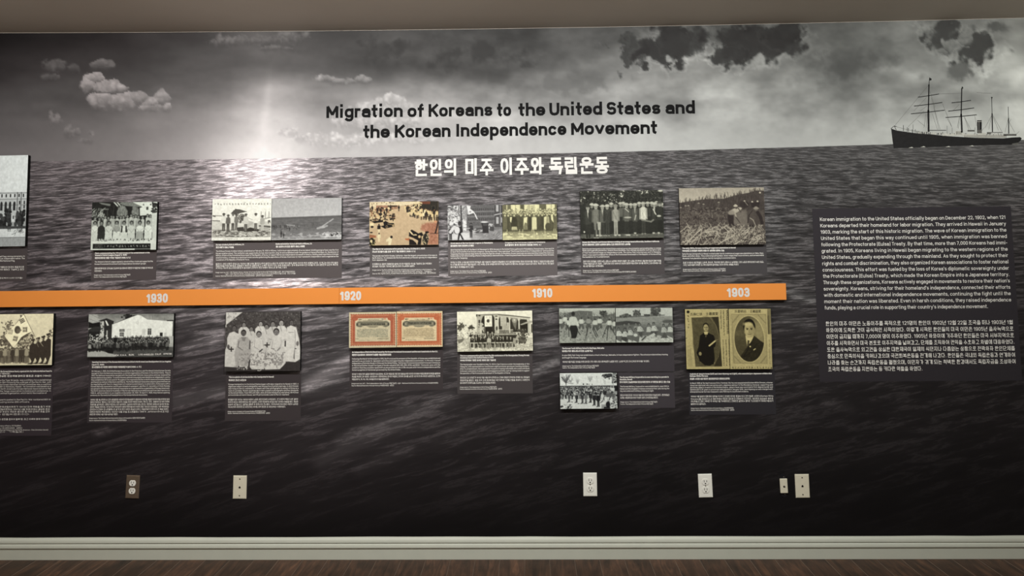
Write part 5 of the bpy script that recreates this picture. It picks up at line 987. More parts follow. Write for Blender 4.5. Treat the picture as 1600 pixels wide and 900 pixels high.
M_WHITEP = plain('white_plastic', (.68, .69, .65), .35, .03, 60, .4)
M_BRONZE = plain('brown_metal_plate', (.20, .155, .115), .34, .2, 90, .5, .6)
M_HOLE = plain('dark_slot', (.008, .007, .007), .8, .05, 60, .1)
M_SCREW = plain('screw_metal', (.28, .26, .22), .35, .05, 90, .5, .7)
M_SHIPD = plain('printed_ship_dark', (.014, .0138, .0145), .7, .3, 60, .05)
M_SHIPM = plain('printed_ship_grey', (.085, .085, .08), .7, .25, 80, .05)
M_SHIPL = plain('printed_ship_pale', (.38, .38, .35), .62, .3, 90, .2)

# ---------------------------------------------------------------- object helpers
def link(name, me, mats, parent=None, loc=None):
    o = bpy.data.objects.new(name, me); COL.objects.link(o)
    for m in (mats if isinstance(mats, (list, tuple)) else [mats]):
        if m.name not in [q.name for q in me.materials if q]: me.materials.append(m)
    if parent: o.parent = parent
    if loc is not None: o.location = loc
    return o
def mesh(name, V, F, mi=None):
    me = bpy.data.meshes.new(name); me.from_pydata([tuple(v) for v in V], [], [tuple(f) for f in F])
    if mi is not None: me.polygons.foreach_set('material_index', mi)
    me.update(); return me
def thing(name, label, cat, loc=(0, 0, 0), roty=0, group=None):
    o = bpy.data.objects.new(name, None); COL.objects.link(o); o.location = loc; o.rotation_euler = (0, roty, 0); o.empty_display_size = .05
    o['label'] = label; o['category'] = cat
    if group: o['group'] = group
    return o
def box_bm(x0, y0, z0, x1, y1, z1, bevel=0, seg=1, front_only=False):
    bm = bmesh.new(); bmesh.ops.create_cube(bm, size=1)
    for v in bm.verts: v.co = ((x0 + x1) / 2 + v.co.x * (x1 - x0), (y0 + y1) / 2 + v.co.y * (y1 - y0), (z0 + z1) / 2 + v.co.z * (z1 - z0))
    if bevel:
        ed = [e for e in bm.edges if not front_only or all(v.co.y < (y0 + y1) / 2 for v in e.verts)]
        bmesh.ops.bevel(bm, geom=ed, offset=bevel, segments=seg, affect='EDGES', profile=.5)
    return bm
def from_bm(name, bm, mat, parent=None, loc=None):
    me = bpy.data.meshes.new(name); bm.to_mesh(me); bm.free(); return link(name, me, mat, parent, loc)
def box(name, dims, mat, parent=None, bevel=0, seg=1, loc=None, front_only=False): return from_bm(name, box_bm(*dims, bevel, seg, front_only), mat, parent, loc)
def prism(name, pts, y0, y1, mat, parent=None):
    """outline in x, z with depth from y0 (front) to y1"""
    n = len(pts); V = [(x, y0, z) for x, z in pts] + [(x, y1, z) for x, z in pts]
    F = [tuple(range(n - 1, -1, -1)), tuple(range(n, 2 * n))] + [(i, (i + 1) % n, n + (i + 1) % n, n + i) for i in range(n)]
    me = mesh(name, V, F); bm = bmesh.new(); bm.from_mesh(me); bmesh.ops.recalc_face_normals(bm, faces=bm.faces); bm.to_mesh(me); bm.free()
    return link(name, me, mat, parent)

# ---------------------------------------------------------------- the room
RX, RD = 4.6, 6.2
nx = 24; xs = np.linspace(-RX, RX, nx + 1)
V = [(x, y, ceil_z(x) if y == 0 else ceil_z(x)) for x in xs for y in (0.0, -RD)] + [(x, y, ceil_z(x) + .1) for x in xs for y in (0.0, -RD)]
F = []
for i in range(nx):
    a, b_, c, d = 2 * i, 2 * i + 1, 2 * i + 3, 2 * i + 2; o = 2 * (nx + 1)
    F += [(a, d, c, b_), (a + o, b_ + o, c + o, d + o), (a, a + o, d + o, d), (b_, c, c + o, b_ + o)]
o = 2 * (nx + 1); F += [(0, 1, 1 + o, o), (2 * nx, 2 * nx + o, 2 * nx + 1 + o, 2 * nx + 1)]
ceil = link('ceiling', mesh('ceiling', V, F), M_CEIL); ceil['kind'] = 'structure'
V = []; F = []
for x in xs: V += [(x, 0, 0), (x, .12, 0), (x, .12, ceil_z(x)), (x, 0, ceil_z(x))]
for i in range(nx):
    for k in range(4): F.append((4 * i + k, 4 * i + (k + 1) % 4, 4 * i + 4 + (k + 1) % 4, 4 * i + 4 + k))
F += [(0, 3, 2, 1), (4 * nx, 4 * nx + 1, 4 * nx + 2, 4 * nx + 3)]
wall = link('wall_back', mesh('wall_back', V, F), M_WALL); wall['kind'] = 'structure'
for nm, dm in (('wall_left', (-RX - .12, -RD, 0, -RX, 0, 2.8)), ('wall_right', (RX, -RD, 0, RX + .12, 0, 2.8)), ('wall_front', (-RX, -RD - .12, 0, RX, -RD, 2.8))):
    w_ = box(nm, dm, M_WALL); w_['kind'] = 'structure'
floor = box('floor', (-RX, -RD, -.06, RX, 0, -.013), plain('subfloor', (.02, .012, .008), .9)); floor['kind'] = 'structure'
M_EDGE_GLINT = plain('plank_edge_glint', (.15, .11, .085), .5, .5, 25); PW = .1245; rnd = random.Random(4)  # paler bevel colour paints in the light that plank edges catch
def plank_mesh(L): 
    bm = box_bm(-PW / 2 + .0004, -L / 2 + .0005, -.012, PW / 2 - .0004, L / 2 - .0005, 0, .0011, 1); me = bpy.data.meshes.new('plank')
    for f in bm.faces: f.material_index = 0 if abs(f.normal.z) > .9 else 1
    bm.to_mesh(me); bm.free(); me.materials.append(WOOD); me.materials.append(M_EDGE_GLINT); return me
PL = {k: plank_mesh(k) for k in (.9, 1.2, 1.5, 1.8)}
x_first = on_wall(820, 872.5)[0]
i0 = int((-RX - x_first) / PW) + 1; i1 = int((RX - x_first) / PW)
for i in range(i0 - 1, i1 + 1):
    y = -.012
    while y > -RD + .2:
        L_ = rnd.choice((.9, 1.2, 1.5, 1.8))
        if y - L_ < -RD: L_ = .9
        if y - L_ < -RD - .05: break
        o = bpy.data.objects.new('plank', PL[L_]); COL.objects.link(o); o.parent = floor; o.location = (x_first + (i + .5) * PW, y - L_ / 2, 0); y -= L_
        if y < -RD: break
# the mural: printed strips hung side by side
SEAMS = [-RX, on_wall(-88, 300)[0], on_wall(126, 300)[0], on_wall(337.5, 240)[0], on_wall(550.5, 240)[0], on_wall(871, 235)[0], on_wall(1217, 260)[0], on_wall(1571, 150)[0], RX]
def grid(x0, x1, zs_top, zs_bot, nx, nz):
    gx = np.linspace(x0, x1, nx); t = np.linspace(0, 1, nz)[:, None]
    X_ = np.broadcast_to(gx, (nz, nx)); Z_ = zs_top(gx) * (1 - t) + zs_bot(gx) * t
    return X_.ravel(), Z_.ravel()
def quads(nx, nz, o=0):
    i = np.arange((nz - 1) * (nx - 1)); r, c = i // (nx - 1), i % (nx - 1); a = r * nx + c + o
    return np.stack([a, a + nx, a + nx + 1, a + 1], 1)
def np_mesh(name, co, F):
    me = bpy.data.meshes.new(name); me.vertices.add(len(co)); me.vertices.foreach_set('co', np.asarray(co, np.float32).ravel())
    n = len(F); me.loops.add(4 * n); me.loops.foreach_set('vertex_index', F.ravel().astype(np.int32)); me.polygons.add(n); me.polygons.foreach_set('loop_start', np.arange(n, dtype=np.int32) * 4); me.update(calc_edges=True); return me
def paint(me, name, rgb, alpha=None):
    a = me.color_attributes.new(name, 'FLOAT_COLOR', 'POINT'); d = np.ones((len(rgb), 4), np.float32); d[:, :3] = rgb
    if alpha is not None: d[:, 3] = alpha
    a.data.foreach_set('color', d.ravel())
zs = lambda x: HORIZON[0] + HORIZON[1] * x + HORIZON[2] * x * x - .045
for k in range(len(SEAMS) - 1):
    a, c = SEAMS[k] - (.0005 if k else 0), SEAMS[k + 1] + (.0005 if k < len(SEAMS) - 2 else 0); w_ = c - a; far = k in (0, len(SEAMS) - 2)
    st = .016 if far else .0066; n1 = max(3, int(w_ / st)); m1 = int(.72 / st); n2 = max(3, int(w_ / .022)); m2 = int(1.95 / .022)
    x1_, z1_ = grid(a, c, lambda q: ceil_z(q) - .0012, zs, n1, m1); x2_, z2_ = grid(a, c, zs, lambda q: q * 0 + .1, n2, m2)
    F = np.concatenate([quads(n1, m1), quads(n2, m2, n1 * m1)]); X_ = np.concatenate([x1_, x2_]); Z_ = np.concatenate([z1_, z2_])
    me = np_mesh('mural_strip', np.stack([X_, np.full(len(X_), -.0007 if k % 2 else -.00085), Z_], 1), F)
    px, py = to_photo(X_, Z_); E_ = light_rgb(px, py)
    paint(me, 'sky_print', np.clip(lin(tinted(sky_tone(px, py), px, py, False)) / E_, 0, .86))
    paint(me, 'sea_print', np.clip(lin(tinted(sea_tone(px, py), px, py, True)) / E_, 0, .86), sea_amp(px, py))
    link('mural_strip', me, MURAL, wall)
# printed ship on the horizon (flat print, right of the mural)
def ship_print():
    V, F, MI = [], [], []
    def S(x, y): q = on_wall(1380 + x / 6.923, 110 + y / 6.923); return q
    def poly(pts, mi, dy=0.):
        b0 = len(V); V.extend([(S(x, y)[0], -.0012 - dy, S(x, y)[1]) for x, y in pts]); F.append(tuple(range(b0 + len(pts) - 1, b0 - 1, -1))); MI.append(mi)
    def ln(pts, w, mi, dy=.0001):
        v, f = stroke_mesh([pts], w); b0 = len(V); V.extend([(S(x, y)[0], -.0012 - dy, S(x, y)[1]) for x, y, _ in v])
        for q in f: F.append(tuple(b0 + i for i in q)); MI.append(mi)
    r = random.Random(6)
    poly([(84, 628), (140, 650), (350, 680), (520, 692), (700, 712), (1000, 730), (1300, 735), (1400, 725), (1480, 722), (1497, 735), (1490, 752), (1462, 780), (1455, 803), (1100, 808), (700, 822), (400, 832), (112, 843), (100, 760)], 0)
    poly([(1462, 780), (1455, 803), (1400, 806), (1390, 792)], 1, .0001)
    for x in range(360, 1330, 9):     # deck houses, rails and boats
        y = 684 + (x - 360) * .047 if x < 900 else 712
        h = r.uniform(10, 34); poly([(x, y), (x + r.uniform(4, 9), y), (x + r.uniform(4, 9), y - h), (x, y - h)], r.choice((2, 2, 1, 2, 0)), .0001)
    for x0_, x1_, y0_, y1_, mi in ((640, 770, 690, 708, 2), (780, 860, 655, 695, 2), (870, 1010, 690, 722, 2), (1010, 1330, 700, 728, 2), (1030, 1110, 676, 702, 2), (1120, 1290, 668, 676, 1), (1300, 1440, 688, 708, 1), (500, 680, 645, 651, 0), (910, 985, 645, 662, 1), (1120, 1165, 676, 690, 1)): poly([(x0_, y1_), (x1_, y1_), (x1_, y0_), (x0_, y0_)], mi, .0002)
    for x in range(880, 1330, 14): ln([(x, 702), (x, 728)], 4, 0, .0003)
    for x in (790, 806, 822, 838): ln([(x, 662), (x, 690)], 6, 0, .0003)
    ln([(84, 628), (120, 600), (140, 606)], 5, 0); ln([(120, 604), (250, 640), (420, 668)], 3, 1); ln([(120, 604), (140, 646)], 5, 0)
    for x, y, h in ((217, 652, 56), (258, 660, 40), (272, 660, 34), (322, 676, 90), (312, 676, 36), (345, 680, 40), (385, 684, 26), (420, 686, 22), (690, 700, 100), (745, 690, 70), (990, 690, 70)): ln([(x, y), (x, y - h)], 5 if h < 60 else 3, 0)
    for (x0_, y0_, x1_, y1_, w_) in ((497, 660, 480, 440, 0), (490, 655, 487, 440, 20), (487, 440, 493, 160, 13), (493, 170, 500, 80, 6), (850, 665, 842, 480, 18), (842, 480, 848, 200, 12), (848, 210, 852, 178, 6), (1180, 660, 1176, 470, 12), (1176, 470, 1172, 290, 6), (1356, 680, 1354, 520, 10), (1354, 520, 1350, 395, 5)):
        if w_: ln([(x0_, y0_), (x1_, y1_)], w_, 0, .0003)
    for (x0_, y0_, x1_, y1_) in ((378, 290, 598, 256), (336, 386, 634, 348), (302, 470, 660, 431), (742, 351, 944, 325), (705, 441, 978, 407), (677, 510, 1006, 481)): ln([(x0_, y0_), ((x0_ + x1_) / 2, (y0_ + y1_) / 2 + 2), (x1_, y1_)], 8, 0, .0003)
    for a in (((497, 150), (130, 590)), ((470, 290), (330, 440)), ((440, 440), (268, 610)), ((460, 470), (440, 620)), ((475, 470), (462, 625)), ((520, 300), (615, 640)), ((505, 230), (560, 400)), ((545, 390), (600, 640)), ((530, 470), (585, 640)), ((370, 540), (450, 605)), ((640, 360), (740, 610)), ((590, 256), (840, 248)), ((830, 490), (810, 630)), ((822, 500), (800, 620)), ((870, 490), (925, 640)), ((880, 510), (945, 640)), ((690, 520), (740, 610)), ((820, 370), (750, 440)), ((470, 385), (400, 440)), ((1170, 490), (1100, 620)), ((1168, 500), (1140, 640)), ((1182, 480), (1280, 660)), ((1185, 500), (1245, 650)), ((1350, 530), (1315, 670)), ((1360, 560), (1420, 670)), ((1380, 530), (1362, 560)), ((1440, 690), (1468, 660)), ((1090, 620), (1060, 660)), ((985, 480), (1010, 600)), ((1010, 240), (1170, 250))): ln(list(a), 2.6, 1)
    poly([(497, 78), (524, 92), (518, 108), (498, 110)], 0, .0003); poly([(849, 175), (864, 184), (862, 200), (850, 196)], 0, .0003); poly([(1164, 290), (1182, 290), (1180, 300), (1168, 304)], 0, .0003)
    poly([(1013, 540), (1064, 540), (1064, 642), (1016, 642)], 0, .0003); poly([(1026, 552), (1040, 552), (1040, 640), (1028, 640)], 1, .0004); poly([(1013, 640), (1064, 640), (1066, 680), (1013, 680)], 1, .0003); poly([(1013, 552), (1064, 552), (1064, 556), (1013, 556)], 2, .0005)
    for x, y in ((430, 828), (955, 818), (300, 836), (700, 826)): poly([(x - 30, y + 4), (x + 26, y + 2), (x + 8, y - 8)], 2, .0003)
    me = mesh('printed_ship', V, F, MI)
    for q in (M_SHIPD, M_SHIPM, M_SHIPL): me.materials.append(q)
    o = bpy.data.objects.new('printed_ship', me); COL.objects.link(o); o.parent = wall; o['label'] = 'black hulled steamship with four masts printed on the mural horizon'
ship_print()
# skirting board
prof = [(0, 0), (-.0125, 0), (-.012, .0535), (-.0145, .0555), (-.0170, .0575), (-.0178, .0605), (-.0168, .067), (-.0148, .0735), (-.0112, .0763), (-.0096, .0780), (-.0104, .0800), (-.0138, .0820), (-.0134, .0885), (-.0112, .0955), (-.0075, .1010), (-.0040, .1045), (-.0028, .1075), (0, .1075)]
n = len(prof); segs = np.linspace(-RX, RX, 47); V = []; F = []; r_ = random.Random(9)
for x in segs:
    w_ = r_.uniform(-.0016, .0012)
    V += [(x, y, z + (w_ if z > .103 else 0)) for y, z in prof]
for i in range(len(segs) - 1):
    for k in range(n): F.append((i * n + k, i * n + (k + 1) % n, (i + 1) * n + (k + 1) % n, (i + 1) * n + k))
F += [tuple(range(n)), tuple(range((len(segs) - 1) * n + n - 1, (len(segs) - 1) * n - 1, -1))]
bb = link('baseboard_back', mesh('baseboard_back', V, F), M_BASE); bb['kind'] = 'structure'
bm = bmesh.new(); bm.from_mesh(bb.data); bmesh.ops.recalc_face_normals(bm, faces=bm.faces); bm.to_mesh(bb.data); bm.free()

# ---------------------------------------------------------------- lettering
def lettering(name, parent, lines, mat, y, org, roty=0):
    """lines: (text, x0, x1 or None, z of the baseline, cap height, weight) in wall metres, flat at depth y; org = parent's origin"""
    V, F = [], []; ca, sa = math.cos(roty), math.sin(roty)
    for s, x0, x1, zb, ch, wt in lines:
        s = s.strip()
        if not s: continue
        sx = 1.0 if x1 is None else (x1 - x0) / ch / text_width(s, wt)
        v, f = stroke_mesh(text_strokes(s, sx, wt), wt); b0 = len(V)
        for px, pz, sk in v:
            dx, dz = x0 + px * ch - org[0], zb + pz * ch - org[1]
            V.append((dx * ca - dz * sa, y - sk * 2.5e-5, dx * sa + dz * ca))
        F += [tuple(b0 + i for i in q) for q in f]
    return link(name, mesh(name, V, F), mat, parent)

title = thing('wall_title', 'large black English title lettering across the sky of the mural', 'title', (on_wall(798, 216)[0], 0, on_wall(798, 216)[1]))
to = (title.location.x, title.location.z)
def word(s, xa, xb, yb, ch, wt):
    a = on_wall(xa, yb); c = on_wall(xb, yb); return (s, a[0], c[0], a[1] if False else a[1], ch, wt)
T1 = [('Migration', 510, 629.3, 184.6), ('of', 636.7, 662.3, 183.2), ('Koreans', 669.7, 769.4, 182.7), ('to', 776.7, 798.8, 181.8), ('the', 810, 852, 181.5), ('United', 858.5, 941, 180.8), ('States', 948, 1032, 179.5), ('and', 1040, 1086, 178.2)]
T2 = [('the', 567.5, 609, 216), ('Korean', 617, 704, 215.2), ('Independence', 712, 885, 213.7), ('Movement', 892.5, 1027, 211)]
CAPT = .0685
for i, (s, a, b_, yb) in enumerate(T1 + T2):
    lettering('title_word', title, [word(s, a, b_, yb, CAPT, .212)], M_BLACK, -.0016, to)
kt = thing('korean_wall_title', 'heavy white Korean title lettering on the sea below the English title', 'title', (on_wall(800, 274)[0], 0, on_wall(800, 274)[1])); ko = (kt.location.x, kt.location.z)
for s, a, b_, yb in (('한인의', 647.5, 716, 275.5), ('미주', 726.5, 772, 274.6), ('이주와', 781, 851, 273.5), ('독립운동', 858, 952.5, 272.5)):
    x0, zb = on_wall(a, yb); x1 = on_wall(b_, yb)[0]; ch = .0765
    sx = (x1 - x0) / ch / (len(s) * 1.16 - .1)
    lettering('title_word', kt, [(s, x0, x0 + sx * text_width(s) * ch, zb + .1 * ch, ch, .17)], M_TEXT, -.0018, ko)

# ---------------------------------------------------------------- timeline strip
ST = .02
za = on_wall(614, 461.5, ST)[1]; zt = on_wall(614, 449, ST)[1]; zb = on_wall(614, 474.3, ST)[1]; x_end = on_wall(1228.5, 456, ST)[0]; x_mid = on_wall(530, 462, ST)[0]; x_beg = -RX + .35
slope = -math.atan2(on_wall(1228, 456.1, ST)[1] - on_wall(0, 468, ST)[1], x_end - on_wall(0, 468, ST)[0])
tl = thing('timeline_strip', 'long orange timeline strip with white year numbers between the two rows of photographs', 'timeline', (x_mid, 0, za), slope)
for a, b_ in ((x_beg, x_mid - .0004), (x_mid + .0004, x_end)):
    box('orange_segment', (a - x_mid, -ST, zb - za, b_ - x_mid, -.001, zt - za), M_ORANGE, tl, .0008)
for s, a, b_, yt, yb in (('1930', 228.8, 262.6, 458.8, 473.2), ('1920', 531.5, 564.4, 455, 469.4), ('1910', 831.8, 863, 450.6, 465), ('1903', 1136.2, 1171, 449.8, 464.2)):
    x0, z0 = on_wall(a, yb, ST); x1, z1 = on_wall(b_, yt, ST); ch = on_wall(a, yt, ST)[1] - z0
    YG = {'0': O, }
    sx = (x1 - x0) / ch / text_width(s)
    lettering('year_number', tl, [(s, x0, x1, z0, ch, .215)], M_TEXT, -ST - .0004, (x_mid, za), slope)

# ---------------------------------------------------------------- photograph boards
BT = .02
def board(label, corners, pic, group, depth=BT, letters=None):
    P = [on_wall(x, y, depth) for x, y in corners]                    # TL TR BR BL
    cx = sum(p[0] for p in P) / 4; w = (P[1][0] - P[0][0] + P[2][0] - P[3][0]) / 2; h = (P[0][1] - P[3][1] + P[1][1] - P[2][1]) / 2; cz = sum(p[1] for p in P) / 4
    tilt = -math.atan2(P[1][1] - P[0][1] + P[2][1] - P[3][1], 2 * w) * .8
    root = thing('photo_board', label, 'photo board', (cx, 0, cz - h / 2), tilt, group)
    box('backing_board', (-w / 2 + .0003, -depth + .0006, .0003, w / 2 - .0003, -.0012, h - .0003), M_EDGE, root)
    c = pic(1.6); c.finish(.14, 4); c.a = (c.a - 128) * 1.1 + 126; ny, nx_ = c.a.shape[:2]
    gx, gz = np.meshgrid(np.linspace(-w / 2, w / 2, nx_), np.linspace(h, 0, ny)); co = np.stack([gx.ravel(), np.full(gx.size, -depth), gz.ravel()], 1)
    me = np_mesh('photo_print', co, quads(nx_, ny))
    ex, ey = sum(q[0] for q in corners) / 4, sum(q[1] for q in corners) / 4
    E_ = light_rgb(np.array([max(ex, 10)]), np.array([ey]))
    paint(me, 'print', np.clip(lin(np.clip(c.a, 0, 255)).reshape(-1, 3) / E_, .004, .88))
    pr = link('photo_print', me, PHOTO, root)
    if letters: letters(pr, w, h, depth)
    return root
def L_kna(pr, w, h, d):
    sx, sz = w / 1475, h / 740; f = lambda x, y: ((x - 60) * sx - w / 2, (808 - y) * sz)
    for grp in ((('NEW', 530, 605, 790), ('K.N.A.', 630, 745, 787), ('BLDG.', 780, 872, 783)), (('LOS ANGELES', 945, 1205, 780), ('CALIF.', 1230, 1345, 774), ('APR/38', 1370, 1515, 770))):
        L = []
        for s, x0, x1, y in grp:
            a, z = f(x0, y); L.append((s, a, f(x1, y)[0], z, 27 * sz, .17))
        lettering('white_caption', pr, L, M_CAP, -d - .0004, (0, 0))
def L_bond(x0c):
    def go(pr, w, h, d):
        s_ = w / 750; f = lambda x, y: ((x - x0c) * s_ - w / 2, h - (y - 62) * s_)
        a, z = f(235, 265); lettering('bond_heading', pr, [('Republic of Korea', a, f(615, 265)[0], z, 32 * s_, .13)], M_SHIPD, -d - .0004, (0, 0))
    return go
def hanja(pr, items, w, h, d, x0c, y0c, wc, hc):
    for s, xa, xb, yc, sz in items:
        cu = bpy.data.curves.new('headline', 'FONT'); cu.body = s; cu.size = 1; cu.offset = .004; cu.resolution_u = 2
        o = bpy.data.objects.new('headline', cu); COL.objects.link(o); bpy.context.view_layer.update()
        me = bpy.data.meshes.new_from_object(o.evaluated_get(bpy.context.evaluated_depsgraph_get())); COL.objects.unlink(o); bpy.data.objects.remove(o)
        n_ = len(me.vertices)
        if not n_: continue
        co = np.zeros(n_ * 3, np.float32); me.vertices.foreach_get('co', co); co = co.reshape(-1, 3)
        lo, hi = co.min(0), co.max(0); X0, X1 = (xa - x0c) / wc * w - w / 2, (xb - x0c) / wc * w - w / 2; zc = h - (yc - y0c) / hc * h; H_ = sz / hc * h
        out = np.stack([X0 + (co[:, 0] - lo[0]) / (hi[0] - lo[0]) * (X1 - X0), np.full(n_, -d - .0004), zc + ((co[:, 1] - lo[1]) / (hi[1] - lo[1]) - .5) * H_], 1)
        me.vertices.foreach_set('co', out.astype(np.float32).ravel()); me.update(); me.materials.clear(); link('headline_lettering', me, M_BLACK, pr)
def L_han1(pr, w, h, d): hanja(pr, [('氏煥仁張', 118, 285, 103, 42), ('士義國愛', 335, 508, 98, 44)], w, h, d, 45, 32, 600, 836)
def L_han2(pr, w, h, d): hanja(pr, [('氏雲明田', 740, 905, 72, 40), ('士義國愛', 960, 1125, 72, 40)], w, h, d, 650, 38, 615, 832)
UP, LO = 'photographs above the timeline', 'photographs below the timeline'
board('photo board of a pale civic building with arched windows at the left edge', [(-70, 244.5), (45.3, 242.5), (38.5, 384), (-84, 387)], pic_city_hall, UP)
board('photo board of women in white before two cypress trees, captioned in a black band', [(143.6, 316), (245.5, 315.5), (244, 390), (141.7, 391)], pic_league, UP)
board('photo board of men standing by an early aeroplane propeller', [(331.7, 311), (424.3, 310.5), (423.4, 375), (331, 376)], pic_aviators, UP)
board('grey photo board of an airfield with small figures on open ground', [(425, 310.4), (534, 309), (533.3, 374), (424.2, 375)], pic_airfield, UP)
board('sepia photo board of a street parade seen from above with black cars', [(577.5, 315.7), (685, 314.3), (685, 382.2), (577.2, 383.5)], pic_parade, UP)
board('grey photo board of a street march with a drummer and a white flag', [(699.3, 321.5), (784.7, 320), (784.9, 374.3), (700, 375.5)], pic_congress_march, UP)
board('yellow toned photo board of a crowd in coats on wet paving', [(785.3, 320.4), (870, 318.7), (870.8, 373.8), (785.5, 374.8)], pic_congress_group, UP)
board('dark photo board of farm workers in caps lined up before orchard trees', [(905.8, 298.5), (1035.8, 297), (1037.6, 371.5), (907.7, 373)], pic_orange_workers, UP)
board('brownish photo board of workers bending in a cut cane field', [(1060.4, 294.5), (1193.3, 292.4), (1196.8, 382), (1063.2, 382.7)], pic_cane, UP)
board('sepia photo board of marching soldiers under a large flag at the left edge', [(-60, 491.5), (84, 490.4), (80.8, 569.7), (-65, 572)], pic_flag_march, LO)
board('wide photo board of a long crowd before a white gabled building', [(138.8, 491), (272, 490), (269.6, 557.7), (136, 558)], pic_association, LO, letters=L_kna)
board('photo board of eleven women in pale long dresses before dark shrubs', [(352.8, 487.8), (470.4, 486.6), (468.2, 579.3), (350.8, 580.5)], pic_brides, LO)
board('board of an orange bordered bond certificate, left of the pair', [(545.7, 488.2), (619.3, 487.2), (619.2, 542.6), (545.3, 543.6)], lambda S: pic_bond(S, 0), LO, letters=L_bond(44))
board('board of an orange bordered bond certificate, right of the pair', [(620, 486.9), (691.7, 486), (691.3, 541.8), (619.8, 542.4)], lambda S: pic_bond(S, 1), LO, letters=L_bond(46))
board('cream photo board of men seated before a porch hung with flags', [(714, 487.5), (831.8, 485), (832.8, 547.8), (715.2, 549.4)], pic_academy, LO)
board('grey photo board of a man in white shirt watching rifle drill', [(873.4, 481.8), (961, 481.5), (961.8, 535.3), (874.3, 536)], pic_drill, LO)
board('grey photo board of young men sitting on the ground in a field', [(962, 481.3), (1050.1, 480.9), (1052, 534.8), (962.6, 535.2)], pic_resting, LO)
board('high contrast photo board of a marching corps in a crowded street', [(875, 583.3), (963.4, 582.5), (964.8, 638.1), (875.7, 639)], pic_corps, LO)
board('yellowed newspaper board of a standing man in a long dark coat', [(1070, 483.2), (1137, 482.6), (1140.6, 576.4), (1073, 576.8)], pic_portrait_standing, LO, letters=L_han1)
board('yellowed newspaper board of an oval bust portrait in a suit', [(1137.8, 482.6), (1201.6, 482.7), (1208.7, 576.4), (1141.3, 576.6)], pic_portrait_bust, LO, letters=L_han2)

# ---------------------------------------------------------------- captions printed on grey panels
PXM = .00332                                                        # metres per photograph pixel on the wall, for letter sizes
def caption(label, rect, blocks, name='caption_panel', cat='caption', caps=2.35, seen=(60, 55, 55)):
    """rect: px of TL TR BR BL; blocks: (part name, kind, [(y, text, x0, x1 or None)...])"""
    P = [on_wall(x, y) for x, y in rect]
    x0 = (P[0][0] + P[3][0]) / 2; x1 = (P[1][0] + P[2][0]) / 2; z1 = (P[0][1] + P[1][1]) / 2; z0 = (P[2][1] + P[3][1]) / 2
    root = thing(name, label, cat, ((x0 + x1) / 2, 0, z0), 0, 'caption panels beside the photographs' if cat == 'caption' else None)
    org = ((x0 + x1) / 2, z0)
    ex, ey = sum(q[0] for q in rect) / 4, sum(q[1] for q in rect) / 4; E_ = light_rgb(np.array([max(ex, 20)]), np.array([ey]))[0]
    mat = plain('caption_grey_print', tuple(float(v) for v in lin(seen) / E_), .66, .03, 40, .08)      # grey film over the printed sea: takes some of its tone
    box('printed_panel', (x0 - org[0], -.0014, 0, x1 - org[0], -.0009, z1 - z0), mat, root)
    for nm, kind, rows in blocks:
        L = []
        for y, s, a, b_ in rows:
            kor = sum('\uac00' <= ch <= '\ud7a3' for ch in s) > len(s) * .25
            ch = caps * PXM * {'h': 1.02, 'b': .97, 'c': .86}[kind] * (1.04 if kor else 1)
            X0, Z = on_wall(a, y)
            X1 = None if b_ is None else on_wall(b_, y)[0]
            if X1 is None:
                sx = .86; X1 = X0 + text_width(s) * ch * sx
            L.append((s, X0, X1, Z - ch * (.5 if kor else .42), ch, {'h': .2, 'b': .125, 'c': .115}[kind]))
        lettering(nm, root, L, M_CAP, -.0019, org)
    return root
def rows(ys, texts, x0, x1, just=True, slant=(0, 0)):
    """spread texts over the line heights; all but the last line run to x1"""
    out = []
    n = len(texts)
    yy = ys if len(ys) == n else [ys[0] + (ys[-1] - ys[0]) * i / max(1, n - 1) for i in range(n)]
    for i, s in enumerate(texts):
        t = i / max(1, n - 1); a, b_ = x0 + slant[0] * t, x1 + slant[1] * t
        if just and i < n - 1: out.append((yy[i], s, a, b_))
        else:
            full = max(text_width(q) for q in texts)
            w = text_width(s) / full * (b_ - a) if just and n > 1 else None
            out.append((yy[i], s, a, None if w is None else a + w))
    return out
def given(items): return [(y, s, a, b_) for y, s, a, b_ in items]
IH = 'The Independence Hall of Korea (독립기념관)'
NIK = 'Source: National Institute of Korean History (국사편찬위원회 · 공훈전)'
caption('grey caption panel below the civic building photograph, cut off at the left edge', [(-84, 389), (43.9, 388), (41, 439.5), (-88, 441)], [
 ('english_text', 'b', rows([401.6, 405, 408.5], ['Los Angeles City Hall held the first Korean National Flag raising ceremony in', 'front of the building, where Korea was recognized as an independent nation. The', 'day of the ceremony, August 29, is memorialized as the National Flag'], -70, 39) + []),
 ('korean_text', 'b', given([(418.2, '로스앤젤레스 시청 앞에서 처음으로 태극기 현기식이 거행되어 한국이 독립국으로', -71, 38), (422, '인정받았다. 이날을 기념하여 국기의 날로 제정하여 해마다 기념하고 있다', -72, 38)])),
 ('credit_text', 'c', given([(435.4, 'Image source: USC Digital Library (남가주 한인역사) (USC 디지털)', -72, 35.5)]))], seen=(63, 56, 55))
